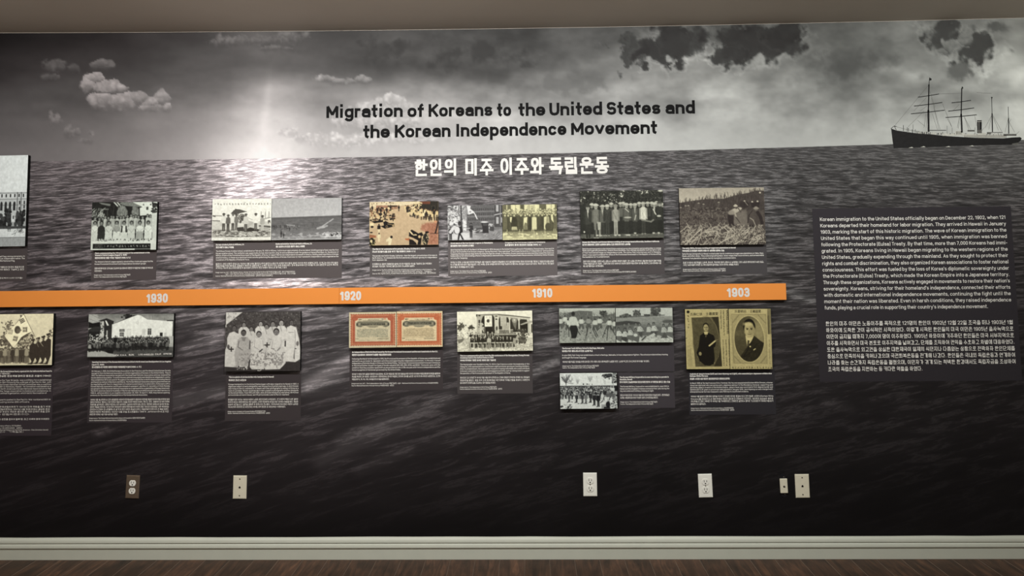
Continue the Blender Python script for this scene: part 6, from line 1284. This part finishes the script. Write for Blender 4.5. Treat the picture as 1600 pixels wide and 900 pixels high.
caption('grey caption panel below the women in white with cypress trees', [(144, 392.5), (245.2, 391.5), (244, 437), (142.2, 438.5)], [
 ('heading_text', 'h', given([(395.8, 'Photo commemorating the 17th anniversary of the establishment of the', 148.8, 234.2), (399, "Women's Patriot League (August 5, 1936)", 148.8, 198.5), (403.1, '대한여자애국단 창립 17주년 기념사진 (1936. 8. 5.)', 148.6, 204)])),
 ('english_text', 'b', given([(409.3, "The Women's Patriot League regularly raised military funds and supported the", 148.4, 239.2), (412.8, 'Korean Provisional Government and independence movement groups.', 148.2, 228.8)])),
 ('korean_text', 'b', given([(419.4, '대한여자애국단은 군자금을 모금하여 임시정부와 대한민국 독립운동 단체를 정기적으로', 148, 239.2), (423.4, '지원하였다.', 148, 160)])),
 ('credit_text', 'c', given([(429.9, 'Image source: ' + IH, 147.3, 204), (433, 'Source: ' + IH, 147.2, 198)]))], seen=(75, 67, 66))
caption('wide grey caption panel below the aeroplane and airfield pair', [(333.8, 377.5), (534.3, 375.5), (534.3, 434), (332.7, 435.8)], [
 ('heading_text', 'h', given([(382.6, 'Korean student pilots in Willows, CA', 337.7, 381.5), (386.6, '한인 비행가 양성소 학생들', 337.7, 365.5)])),
 ('heading_text', 'h', given([(381.4, 'Redwood Aviation School airfield in Willows, CA', 431, 487.5), (385.4, '레드 윌로우스의 한인 비행가 양성소 비행장', 431.2, 476.5)])),
 ('english_text', 'b', rows([392.7, 396.2, 399.4, 402.8, 406.2], ['The Willows Korean Aviation School, established on February 20, 1920 in Willows, California on approximately 40 acres (about 49,000 pyeong) of land, was the first', 'Korean aviation school. This institution was supported by Korean American Kim Jong-lim and established under the guidance of General Roh Baek-rin, the Minister of', 'Military Affairs of the Provisional Government of the Republic of Korea, to support the Korean independence movement in America. Holding great importance in Korean', "aviation history, it stands as a significant historical site symbolizing the aspirations of Korean Americans for their homeland's independence and is regarded as the", 'foundation of the Republic of Korea Air Force.'], 337.7, 529)),
 ('korean_text', 'b', rows([412.4, 415.6, 418.9], ['윌로우스 한인 비행가 양성소는 1920년 2월 20일 캘리포니아주 윌로우스에서 약 40에이커의 땅에 세워진 최초의 한인 비행학교이다. 이 학교는 미주 한인들의', '독립운동을 위해 재미동포 김종림의 후원으로 설립되었고 노백린 장군의 지도 아래 운영되었다. 한국 항공사에서 큰 의미를 지니며 대한민국 공군의 뿌리로', '여겨지는 역사적 장소이며 대한민국 임시정부 군무부의 한인 비행사 양성소로 평가받고 있다.'], 337.4, 528.4)),
 ('credit_text', 'c', given([(425.8, 'Image sources: left - USC Digital Library, Korean American Digital Archive (남가주대 디지털 도서관 · 한인 디지털 아카이브)', 337, 461), (428.4, 'right - USC Digital Library, Korean American Digital Archive (남가주대 디지털 도서관 · 한인 디지털)', 352, 462), (431.3, 'Source: National Institute of Korean History (국사편찬위원회) · 공훈전자 사료관 한인비행학교', 337, 426.5)]))], seen=(95, 87, 85))
caption('grey caption panel below the sepia street parade', [(578, 384.5), (686, 383.3), (686.3, 431), (577.6, 432.6)], [
 ('heading_text', 'h', given([(389.4, 'The March 1st commemoration parade, Dinuba, CA (March 1, 1920)', 582, 664), (393.4, '다뉴바 한인들의 삼일 운동 1주기 기념 퍼레이드 (1920. 3. 1.)', 582, 649)])),
 ('english_text', 'b', given([(400, 'The parade was held in Dinuba, California - then the largest concentration of Koreans in', 582, 683), (403.3, "North America - to commemorate the first anniversary of Korea's uprising for independence", 582, 683), (406.5, 'from Japanese rule.', 582, 605)])),
 ('korean_text', 'b', given([(412.7, '이 퍼레이드는 일본의 지배에 맞서 일어난 한국의 독립운동 1주년을 기념하여, 당시 북미에서', 582, 674.5), (416.3, '한인들이 가장 많이 거주하던 캘리포니아주 다뉴바에서 열렸다.', 582, 648.5)])),
 ('credit_text', 'c', given([(422.1, 'Image source: The Pictorial Book Committee of the Korean Centennial History in North America - The', 582, 681), (424.7, 'Christian Herald USA (북미주한인이민 100년사 · 기독일보)', 597, 674.5), (427.7, 'Source: USC Digital Library, Korean American Digital Archive (남가주 디지털 도서관 · 한인 아카이브)', 582, 681)]))], seen=(98, 92, 90))
caption('grey caption panel below the street march and yellow crowd pair', [(700.5, 376.5), (871, 374.8), (870.5, 430), (700, 432)], [
 ('heading_text', 'h', given([(380.1, 'Street march of the First Korean Congress in Philadelphia', 704, 770), (384.2, '필라델피아 제1차 한인회의 시가행진', 704, 740.5)])),
 ('heading_text', 'h', given([(378.9, 'Delegates of the First Korean Congress in Philadelphia', 789, 851.8), (382.9, '필라델피아 제1차 한인회의 대표들 (1919. 4.)', 789, 845.5)])),
 ('english_text', 'b', rows([390.4, 393.7, 397, 400.1, 403.5], ['Upon hearing the news of the March 1st Movement in 1919, Koreans in the United States gathered in Philadelphia, Pennsylvania, from April 14', 'to April 16 to hold the First Korean Congress. During the event, they read aloud "the Korean Declaration of Independence" and waved the', 'Taegeukgi (Korean national flag) while marching through the streets. In the photo, Korean Americans are seen marching toward the American', 'Independence Hall while holding a Manse (independence) demonstration. A marching band leads the procession, followed by fellow Koreans', 'carrying the Taegeukgi.'], 704, 865.5)),
 ('korean_text', 'b', rows([409.9, 413.5, 417.3], ['1919년 3·1운동 소식을 들은 미주의 한인들은 4월 14일부터 16일까지 펜실베이니아주 필라델피아에서 제1차 한인회의를 개최하고 독립선언서를 낭독한', '뒤 시가를 행진하며 태극기를 흔들었다. 사진 속에는 만세 시위를 하며 미국 독립기념관으로 행진하는 한인들의 모습이 담겨 있다. 악대가 앞서고 한인들이', '태극기를 든 채 행렬을 따르고 있다.'], 704, 865.5)),
 ('credit_text', 'c', given([(423.8, 'Image source: ' + IH, 703.8, 759), (426.6, NIK, 703.8, 768.5)]))], seen=(108, 101, 99))
caption('grey caption panel below the farm workers in caps', [(907.7, 374), (1038, 372.4), (1037.8, 428), (907.5, 429.5)], [
 ('heading_text', 'h', given([(378.6, 'Dosan Ahn Chang-ho and Korean laborers working at an orange farm in Riverside, Southern California', 910, 1030), (382.4, '남가주 리버사이드 오렌지 농장에서 일하는 도산 안창호와 한인 노동자들', 910, 985)])),
 ('english_text', 'b', rows([389.1, 391.9, 395.2, 398.5, 401.8], ['Early Korean immigrants in the United States endured severe discrimination and grueling labor in orange', 'farms and sugarcane plantations. Despite these hardships, they willingly donated as much as half or more', 'of their hard-earned wages as independence funds. The money they collected was sent to Shanghai,', 'where it was used to establish the office of the Provisional Government of the Republic of Korea and lay', 'the foundation for its establishment.'], 910, 1032.8)),
 ('korean_text', 'b', rows([408.5, 412.2, 415.9], ['초창기 미주 한인들은 오렌지 농장, 사탕수수 농장에서 혹독한 차별과 고된 노동을 견디면서도 힘들게 번 임금의 절반 이상을', '기꺼이 독립자금으로 보냈다. 그렇게 모인 돈은 상하이로 보내져 대한민국임시정부 청사를 마련하고 임시정부를 수립', '하는 밑거름이 될 수 있게 하였다.'], 911, 1033)),
 ('credit_text', 'c', given([(422.7, 'Image source: ' + IH, 910.8, 967), (425.5, 'Source: Korean Foundation for International Cultural Exchange (한국국제문화교류진흥원)', 910.8, 994)]))], seen=(82, 77, 76))
caption('grey caption panel below the cane field workers', [(1063, 384), (1198, 382.9), (1198, 427.8), (1064, 429)], [
 ('heading_text', 'h', given([(388, 'The early 1900s, Koreans working at sugarcane plantations in Hawaii', 1066, 1149.5), (392, '1900년대 초 한인들이 하와이 사탕수수 농장에서 일하는 모습', 1066, 1131.5)])),
 ('english_text', 'b', given([(397, 'Early Korean immigrants to Hawaii worked under harsh conditions at sugarcane plantations on Oahu, Maui,', 1066, 1193), (400.3, 'Kauai, and other areas. They endured grueling labor, lower wages than local workers, and unreasonable', 1066, 1193.3), (403.9, 'demands from plantation owners, barely managing to avoid starvation.', 1066.3, 1150)])),
 ('korean_text', 'b', given([(410.4, '초창기 하와이 이민자들은 오아후, 마우이, 카우아이 등의 사탕수수 농장에서 고된 노동과 현지인보다 낮은 임금,', 1067, 1193.2), (414, '그리고 농장주들의 부당한 요구에 시달리며 굶주림을 간신히 면하는 생활을 하였다.', 1067, 1154.5)])),
 ('credit_text', 'c', given([(420.9, 'Image source: Ministry of Patriots and Veterans Affairs (국가보훈부)', 1067, 1133.5), (423.7, NIK, 1067, 1133.8)]))], seen=(72, 69, 69))
caption('dark caption panel below the flag march, cut off at the left edge', [(-65, 575), (84.8, 574), (80, 680), (-70, 682)], [
 ('heading_text', 'h', given([(580.9, 'The Korean Brigade known as the Tiger Brigade formed by the Korean Defense Board, organized into the California National Guard to', -62, 81.5), (584.4, 'support the Pacific War (1942)', -62, 16), (588, '미국 캘리포니아 주방위군 산하로 편성된 한인국방경위대 맹호군 사열식 (1942)', -62, 80)])),
 ('english_text', 'b', rows([594.7, 598.1, 601.5, 604.7, 608.1, 611.6, 615], ['The Korean National Guard, also known as the Tiger Brigade, was a military force established', 'by the Korean National United Committee in 1941 following the outbreak of the Pacific War, with', 'the aim to contribute to the war effort. The Korean National United Committee was a coalition', 'of Korean organizations formed in April 1941 in Honolulu, Hawaii. Its formation was based on a', 'proposal made in September 1940 by the North American Korean National Association to the', 'Hawaii Korean National Association and the Tongji Association to hold a joint conference. In', 'response, all groups agreed to establish a unified organization, which led to the creation of'], -62, 80.5, slant=(0, -1)) + given([(625, 'The number of Korean Americans who participated in the Pacific War numbered 800 in', -62, 79.3), (628.7, 'Hawaii and the U.S. mainland, including some 200 officers.', -62, 47)])),
 ('korean_text', 'b', given([(636.1, '맹호군은 태평양전쟁이 일어나자 재미한족연합위원회가 1941년 미국 국방을 돕기 위해', -62, 79), (640, '조직한 한인국방경위대이다. 재미한족연합위원회는 1941년 4월 하와이에서 결성된 한인', -62, 78.5), (643.7, '단체들의 연합체로, 북미 국민회의 제안과 하와이 국민회 동지회 등 여러 단체의 뜻을 모아', -62, 78.2), (647.7, '독립운동을 돕고자 세운 연합위원회이다.', -62, 47.5), (655.3, '태평양전쟁에 참전한 미주 한인은 하와이와 본토를 합하여 팔백 명, 장교 이백여 명에 이르렀다', -62, 77.5)])),
 ('credit_text', 'c', given([(665.7, 'Image source: Ministry of Patriots and Veterans Affairs (국가보훈부)', -62, 33.5), (669.3, NIK, -62, 35), (672.3, 'The Pictorial Book Committee of the Korean Centennial History in the North America - The Christian Herald', -62, 75.5), (675, 'USA (북미주한인이민 백년사 · 기독일보)', -62, 37)]))], seen=(44, 38, 40))
caption('tall dark caption panel below the white gabled building crowd', [(139.5, 561), (271, 560), (268.8, 659.5), (136.5, 661)], [
 ('heading_text', 'h', given([(565.8, "Opening Ceremony of the Korean National Association's North American Headquarters in Los Angeles", 144.2, 267.5), (569.9, '(April 17, 1938)', 144, 163), (573.6, '로스앤젤레스로 이전한 대한인국민회 북미총회관 낙성식 (1938. 4. 17.)', 143.9, 221)])),
 ('english_text', 'b', rows([580, 617.6], ['On February 1, 1909, the United Korean Association in San Francisco and the Hawaii United Korean Society', 'merged to form the National Association, a unified organization of Koreans in the United States. Then in', '1910, the National Association merged with the Great East Patriotic Association and was renamed the', "Korean National Association. To restore Korea's national sovereignty and rebuild as an independent country,", 'they established 116 local councils throughout five regional branches in North America (including Mexico', 'and Hawaii) as well as in Manchuria and Siberia. The Korean National Association played a governmental role', 'by negotiating with the U.S. Department of Commerce and Industry to allow entry to Koreans with a', 'Korean National Association certificate instead of a passport, and the U.S. Secretary of State thereby', 'recognized in 1913 the Korean National Association as a representative organization of Korean Americans.', 'The North American General Assembly of the Korean National Association moved from San Francisco to', '1368 W. Jefferson Blvd. in Los Angeles on December 20, 1937. On April 17, 1938, they held an opening', 'ceremony for the newly built headquarters of the Korean National Association.'], 143.6, 266.8, slant=(-2, -1.6))),
 ('korean_text', 'b', rows([624.4, 647.4], ['1909년 2월 1일 샌프란시스코의 공립협회와 하와이의 한인합성협회가 통합하여 국민회를 창립한 데 이어 대동보국회와 합쳐', '대한인국민회로 개칭하고 국권 회복과 독립국가 건설을 위하여 북미와 하와이, 멕시코, 만주, 시베리아 등 여러 지역에', '지방회를 설치하였다. 대한인국민회는 미국 상무부와 교섭하여 여권이 없는 한인도 국민회의 증명서로 입국하게 하는', '정부의 역할을 하였으며, 1913년 미국 국무장관이 대한인국민회를 미주 한인의 대표 기관으로 인정하였다. 이후 북미총회는', '샌프란시스코에서 로스앤젤레스로 옮겨 와 한인 사회의 중심이 되었고 독립운동의 터전으로 큰 몫을 하였다.', '대한인국민회 북미총회는 1937년 12월 20일 로스앤젤레스 1368 W. Jefferson Blvd.로 이전', '하였으며 1938년 4월 17일 낙성식을 가졌다.'], 141.6, 265, slant=(-1.2, -1.4))),
 ('credit_text', 'c', given([(653.5, 'Image source: The Korean National Association Memorial Foundation (대한인국민회기념재단)', 139.8, 227), (657, 'Source: National Institute of Korean History (국사편찬위원회)', 139.6, 198)]))], seen=(51, 45, 46))
caption('dark caption panel below the women in pale long dresses', [(353, 585), (470.9, 584), (469.6, 657), (351.3, 658)], [
 ('heading_text', 'h', given([(589.3, 'This is a photo of picture brides who immigrated to Hawaii', 357.8, 428), (594, '하와이로 건너간 사진신부', 357.6, 385)])),
 ('english_text', 'b', rows([600.6, 617.2], ['Korean immigration to the United States began with labor migration to Hawaii in 1903. A', 'significant aspect of early immigration was the practice of picture marriage, in which Korean', 'men living on the U.S. mainland or in Hawaii sent their photographs to women in Korea as a', 'form of courtship. Women would decide to marry based on photographs and then immigrate', 'to the United States. From 1910 until 1924, when all Asian immigration was halted, 951 Korean', 'picture brides arrived in Hawaii, and 115 picture brides came to the U.S. mainland.'], 357.2, 466.5)),
 ('korean_text', 'b', rows([624.2, 635.8], ['한인들의 미주 이주는 1903년 하와이 노동자 이민으로부터 시작되었다. 초기 이민의 특징은 사진 결혼인', '데 미국 본토나 하와이에 있는 한인 남성이 고국의 여성에게 사진을 보내 구혼하는 방법을 썼다. 여성은', '남성의 사진을 보고 결혼을 결정한 뒤 미국으로 건너왔다. 1910년부터 아시아인 이민이 금지된', '1924년까지 하와이로 온 사진신부는 951명, 미국 본토로 온 사진신부는 115명이었다.'], 356.6, 466)),
 ('credit_text', 'c', given([(643, 'Image source: Academy of Korean Studies (한국학중앙연구원)', 356, 415), (645.8, NIK, 356, 422)]))], seen=(56, 50, 50))
caption('dark caption panel below the two bond certificates', [(546.5, 545), (692.3, 543.8), (692, 609), (546.2, 610.2)], [
 ('heading_text', 'h', given([(550.3, 'An Independence (Patriotic) Bond issued by the Korean Provisional Government and Korean Commission in the U.S.', 550.2, 684), (554.5, '대한민국 임시정부와 구미위원부가 발행한 독립공채(애국공채)', 550.2, 611.3)])),
 ('english_text', 'b', rows([560.8, 578.2], ['Following the March 1st Movement in 1919, the Provisional Government of the Republic of Korea was established and', 'worked to secure funds for diplomatic activities and supporting the independence movement. To this end, it issued', "Independence (Patriotic) Bonds in China and the United States. The Korean Provisional Government's Korean Commission", 'in the United States issued five types of bonds valued at $10, $25, $50, $100, and $500. The bonds came with the', "condition that they would be repaid with an annual interest rate of 6% one year after Korea's independence and the", 'formal recognition of the Korean government by the United States.'], 550.2, 688)),
 ('korean_text', 'b', rows([584.5, 588.5, 592.6], ['1919년 3·1운동 이후 설립된 대한민국 임시정부는 외교와 독립운동 지원 등의 활동을 위한 중국과 미국에서 독립공채(애국공채)를 발행하여', '자금을 확보하고자 하였다. 임시정부의 구미위원부는 한국이 독립하고 미국이 정부를 승인한 1년 뒤 연 6% 이자로 상환한다는 조건의', '독립공채 10, 25, 50, 100, 500달러 다섯 종을 발행하였다.'], 550, 688)),
 ('credit_text', 'c', given([(599.3, 'Image sources: left - The Independence Hall of Korea (독립기념관), right - National Institute of Korean History (국사편찬위원회)', 549.5, 684.5), (602.6, NIK, 549.5, 615.5)]))], seen=(61, 55, 55))
caption('dark caption panel below the porch hung with flags', [(714.5, 551), (832.3, 549.8), (832.2, 614), (714.8, 615.5)], [
 ('heading_text', 'h', given([(555.9, 'This is a commemorative photo from the 5th conference of the Heungsadan (Young Korean', 719, 827), (559.1, 'Academy) held in the United States in 1918', 719, 771), (563, '1918년 미국에서 개최된 흥사단 제5회 대회 기념사진', 719, 775)])),
 ('english_text', 'b', rows([569.5, 583.4], ['The Heungsadan was founded on May 13, 1913 in San Francisco under the leadership of Ahn', "Chang-ho, with representatives from Korea's eight provinces serving as founding members.", 'After its establishment, the organization focused on training individuals who could contribute', "to Korea's restoration of sovereignty and engaged in activities such as raising funds to support", 'the operation of the Provisional Government of the Republic of Korea.'], 719, 827.3)),
 ('korean_text', 'b', rows([590, 594.2, 598.2], ['흥사단은 도산 안창호가 1913년 5월 13일 미국 샌프란시스코에서 창립한 민족운동 단체로 8도 대표들이', '창립위원을 맡았다. 창립 이후 인재 양성에 힘써 국권 회복에 기여할 인물을 양성하고 대한민국', '임시정부의 운영자금을 모금하는 등의 활동을 하였다.'], 719, 827.5)),
 ('credit_text', 'c', given([(605, 'Image source: ' + IH, 718.8, 776), (608, NIK, 718.8, 784.5)]))], seen=(69, 64, 63))
caption('dark caption panel below the rifle drill and resting men pair', [(874.6, 537.5), (1053, 536.5), (1053.6, 580.3), (875.2, 581)], [
 ('heading_text', 'h', given([(544.4, 'The Korean Youth Military School in Hastings, Nebraska', 878.3, 944), (548.6, '네브래스카주 헤이스팅스의 한인 소년병 학교', 878.3, 926)])),
 ('english_text', 'b', given([(555.2, 'In June 1909, Park Yong-man established a school in Hastings, Nebraska, to train independence fighters. The school provided military training', 878.4, 1043.3), (559, 'and taught the Korean language.', 878.4, 916.5)])),
 ('korean_text', 'b', given([(565.3, '1909년 6월 독립군 양성을 위해 네브래스카주 헤이스팅스에 박용만이 설립한 한인 소년병 학교로 군사교육과 한국어를 가르쳤다.', 879, 1015)])),
 ('credit_text', 'c', given([(571.9, 'Image source: ' + IH, 878.8, 935.5), (574.8, 'Source: ' + IH, 878.8, 929.5)]))], seen=(61, 57, 59))
caption('dark caption panel right of the marching corps photograph', [(966, 582.5), (1053.7, 581.8), (1054.5, 637), (967, 637.8)], [
 ('heading_text', 'h', given([(589.5, 'The Korean Military Corporation is seen marching in a parade in', 968.2, 1044.7), (593, 'Honolulu, Hawaii', 968.2, 987.8), (597, '미국 하와이 호놀룰루에서 대조선국민군단이 시가행진을 펼치고 있는 모습', 968.2, 1047)])),
 ('english_text', 'b', given([(604, 'The Korean Military Corporation was established in June 1914 in', 968.7, 1045), (607.5, "Hawaii and the brigade's trainees worked at their jobs during the", 968.7, 1045.5), (611, 'day and underwent military training at night.', 968.8, 1021.5)])),
 ('korean_text', 'b', given([(617.4, '대조선국민군단은 1914년 6월 미국 하와이에서 창설되었다. 훈련생들은', 969, 1046), (621.4, '낮에는 생업에 종사하다가 밤이 되면 군사훈련을 받았다.', 969.2, 1028.5)])),
 ('credit_text', 'c', given([(628.2, 'Image source: ' + IH, 969.2, 1027), (631.4, 'Source: ' + IH, 969.2, 1020.5)]))], seen=(58, 54, 56))
caption('very dark caption panel below the two newspaper portraits', [(1075, 578.5), (1210, 578), (1212.7, 647.2), (1077.5, 648.3)], [
 ('heading_text', 'h', given([(584.4, 'A photo of Jang In-hwan (left) and Jeon Myeong-un (right), who executed pro-Japanese collaborator', 1077.8, 1206), (587.7, 'Durham White Stevens', 1077.8, 1106), (591.9, '친일파 스티븐스를 처단한 장인환(왼쪽)과 전명운(오른쪽)', 1078, 1140)])),
 ('english_text', 'b', rows([598.7, 612.3], ['In March 1908 at the San Francisco Ferry Terminal, the two men assassinated Durham White Stevens, a former', 'American diplomat who served as a pro-Japanese advisor to the Residency-General, supporting and', "glorifying Japan's invasion of the Korean Empire. Jang In-hwan was convicted of first-degree murder and", 'sentenced to 25 years in prison but was paroled in January 1919. Jeon Myeong-un was charged with', 'attempted murder but was released in June 1908 due to insufficient evidence.'], 1078.2, 1207.2)),
 ('korean_text', 'b', rows([619.3, 623.3, 627, 631.2], ['1908년 3월 일본의 대한제국 침략을 지지하고 찬양한 미국인 통감부 외교고문 친일파 스티븐스(Durham White', 'Stevens)를 샌프란시스코 페리역에서 처단한 장인환과 전명운의 사진이다. 장인환은 일급살인 혐의로', '25년형을 선고받고 복역한 후 1919년 1월 가석방되었고, 전명운은 살인미수 혐의로 기소되었다가 1908년 6월 증거', '불충분으로 풀려났다.'], 1079.2, 1208)),
 ('credit_text', 'c', given([(638, 'Image Source: National Institute of Korean History (국사편찬위원회)', 1079.4, 1146), (641, NIK, 1079.4, 1147)]))], seen=(41, 39, 41))
caption('large dark introduction panel with white English and Korean paragraphs at the right', [(1268.3, 325.5), (1581, 323), (1595, 595), (1281, 596)], [
 ('english_text', 'b', rows([343.2, 481.2], ['Korean immigration to the United States officially began on December 22, 1902, when 121', 'Koreans departed their homeland for labor migration. They arrived in Hawaii in January', '1903, marking the start of this historic migration. The wave of Korean immigration to the', 'United States that began this way continued until 1905, when immigration was banned', 'following the Protectorate (Eulsa) Treaty. By that time, more than 7,000 Koreans had immi-', 'grated. In 1905, Koreans living in Hawaii began migrating to the western regions of the', 'United States, gradually expanding through the mainland. As they sought to protect their', 'rights and combat discrimination, they also organized Korean associations to foster national', "consciousness. This effort was fueled by the loss of Korea's diplomatic sovereignty under", 'the Protectorate (Eulsa) Treaty, which made the Korean Empire into a Japanese territory.', "Through these organizations, Koreans actively engaged in movements to restore their nation's", "sovereignty. Koreans, striving for their homeland's independence, connected their efforts", 'with domestic and international independence movements, continuing the fight until the', 'moment their nation was liberated. Even in harsh conditions, they raised independence', "funds, playing a crucial role in supporting their country's independence movement."], 1281, 1570.8, slant=(7.3, 9.5))),
 ('korean_text', 'b', rows([505.7, 576.7], ['한인의 미주 이민은 노동이주를 목적으로 121명의 한인이 1902년 12월 22일 조국을 떠나 1903년 1월', '하와이에 도착한 것이 공식적인 시작이었다. 이렇게 시작된 한인들의 미국 이민은 1905년 을사늑약으로', '이민이 금지될 때까지 7,000여 명이 이주하였다. 1905년 하와이에 거주하던 한인들은 미국 서부지역으로', '이주를 시작하면서 미국 본토로 이주지역을 넓혀갔고, 단체를 조직하여 권익을 수호하고 차별에 대응하였다.', '또한 을사늑약으로 외교권을 상실한 대한제국이 일제의 식민지나 다름없는 상황으로 전락하자 한인단체를', '중심으로 민족의식을 키워나갔으며 국권회복운동을 전개해 나갔다. 한인들은 국내외 독립운동과 연계하여', '나라를 찾는 순간까지 독립운동을 펼쳤으며, 이민자가 겪게 되는 척박한 환경에서도 독립자금을 조성하여', '조국의 독립운동을 지원하는 등 커다란 역할을 하였다.'], 1289.8, 1582.4, slant=(3.9, 5)))],
 name='introduction_panel', cat='text panel', caps=5.6, seen=(43, 40, 42))


# ---------------------------------------------------------------- outlets and wall plates
def plate_at(px, py): return on_wall(px, py)
def arc_pts(cx, cz, r, flat, n=20):
    out = []
    for k in range(n):
        a = 2 * math.pi * k / n; out.append((cx + r * math.cos(a), cz + max(-flat, min(flat, r * math.sin(a)))))
    return out
def plate_body(root, w, h, mat, th=.006):
    bm = box_bm(-w / 2, -th, 0, w / 2, -.0009, h); ed = [e for e in bm.edges if all(v.co.y < -th * .5 for v in e.verts)]
    bmesh.ops.bevel(bm, geom=ed, offset=.0042, segments=2, affect='EDGES', profile=.6); return from_bm('cover_plate', bm, mat, root)
def screw(root, x, z, th, mat=M_SCREW, r=.003):
    s = prism('screw', arc_pts(x, z, r, r, 12), -th - .0012, -th + .001, mat, root); box('slot', (x - r * .8, -th - .0014, z - .0004, x + r * .8, -th - .0011, z + .0004), M_HOLE, s)
def outlet(label, px, py, plate_mat, face_mat, roty=0):
    x, z = on_wall(px, py); w, h, th = .0700, .1155, .006
    root = thing('wall_outlet', label, 'outlet', (x, 0, z - h / 2), roty, 'duplex outlets on the mural wall')
    plate_body(root, w, h, plate_mat, th)
    for s in (-1, 1):
        cz = h / 2 + s * .0196; r = prism('receptacle', arc_pts(0, cz, .0172, .0143, 28), -th - .0022, -th + .001, face_mat, root)
        for dx, hh in ((-.0063, .0052), (.0063, .0044)): box('slot', (dx - .0013, -th - .0025, cz + .0035 - hh, dx + .0013, -th - .0021, cz + .0035 + hh), M_HOLE, r)
        prism('ground_hole', arc_pts(0, cz - .0078, .0034, .003, 12), -th - .0025, -th - .0021, M_HOLE, r)
    screw(root, 0, h / 2, th); return root
def blank(label, px, py, mat, roty=0):
    x, z = on_wall(px, py); w, h, th = .0700, .1155, .0055
    root = thing('phone_plate', label, 'wall plate', (x, 0, z - h / 2), roty, 'phone jack plates on the mural wall')
    plate_body(root, w, h, mat, th)
    for s in (-1, 1): screw(root, 0, h / 2 + s * .0415, th, M_HOLE)
    prism('jack_opening', [(-.0048, h / 2 - .005), (.0048, h / 2 - .005), (.0048, h / 2 + .001), (.0022, h / 2 + .005), (-.0022, h / 2 + .005), (-.0048, h / 2 + .001)], -th - .0008, -th + .001, M_HOLE, root); return root
outlet('brown metal outlet plate with white receptacles at the far left', 207.3, 760.3, M_BRONZE, M_WHITEP, math.radians(2.0))
blank('ivory phone jack plate, alone left of the middle', 375, 760.9, M_DEVICE, math.radians(.5))
outlet('white outlet plate below the drill photographs, left of the two white ones', 922, 756.7, M_WHITEP, M_WHITEP, math.radians(0))
outlet('white outlet plate below the newspaper portraits, right of the two white ones', 1102.3, 758.5, M_WHITEP, M_WHITEP, math.radians(-1.2))
blank('ivory phone jack plate next to the uncovered jack, lower right', 1253.4, 759, M_DEVICE, math.radians(-.6))
x, z = on_wall(1224.4, 758.6)
r = thing('uncovered_jack', 'narrow ivory jack without a cover plate beside the right phone plate', 'jack', (x, 0, z - .058), math.radians(-1.5))
prism('mounting_strap', [(-.015, .018), (-.012, .006), (-.005, .001), (.005, .001), (.012, .006), (.015, .018), (.015, .098), (.012, .110), (.005, .115), (-.005, .115), (-.012, .110), (-.015, .098)], -.0022, -.0009, plain('dark_metal_strap', (.012, .012, .016), .3, .2, 60, .6, .3), r)
box('jack_insert', (-.0185, -.010, .0235, .0185, -.002, .0935), M_DEVICE, r, .0022, 2)
prism('cable_hole', arc_pts(.001, .056, .0052, .0052, 14), -.0106, -.0095, M_HOLE, r); prism('cable_stub', arc_pts(.0015, .0585, .003, .0022, 10), -.015, -.0104, M_SCREW, r)
for zz in (.0165, .1005): screw(r, .004, zz, .0022, M_SCREW, .0026)
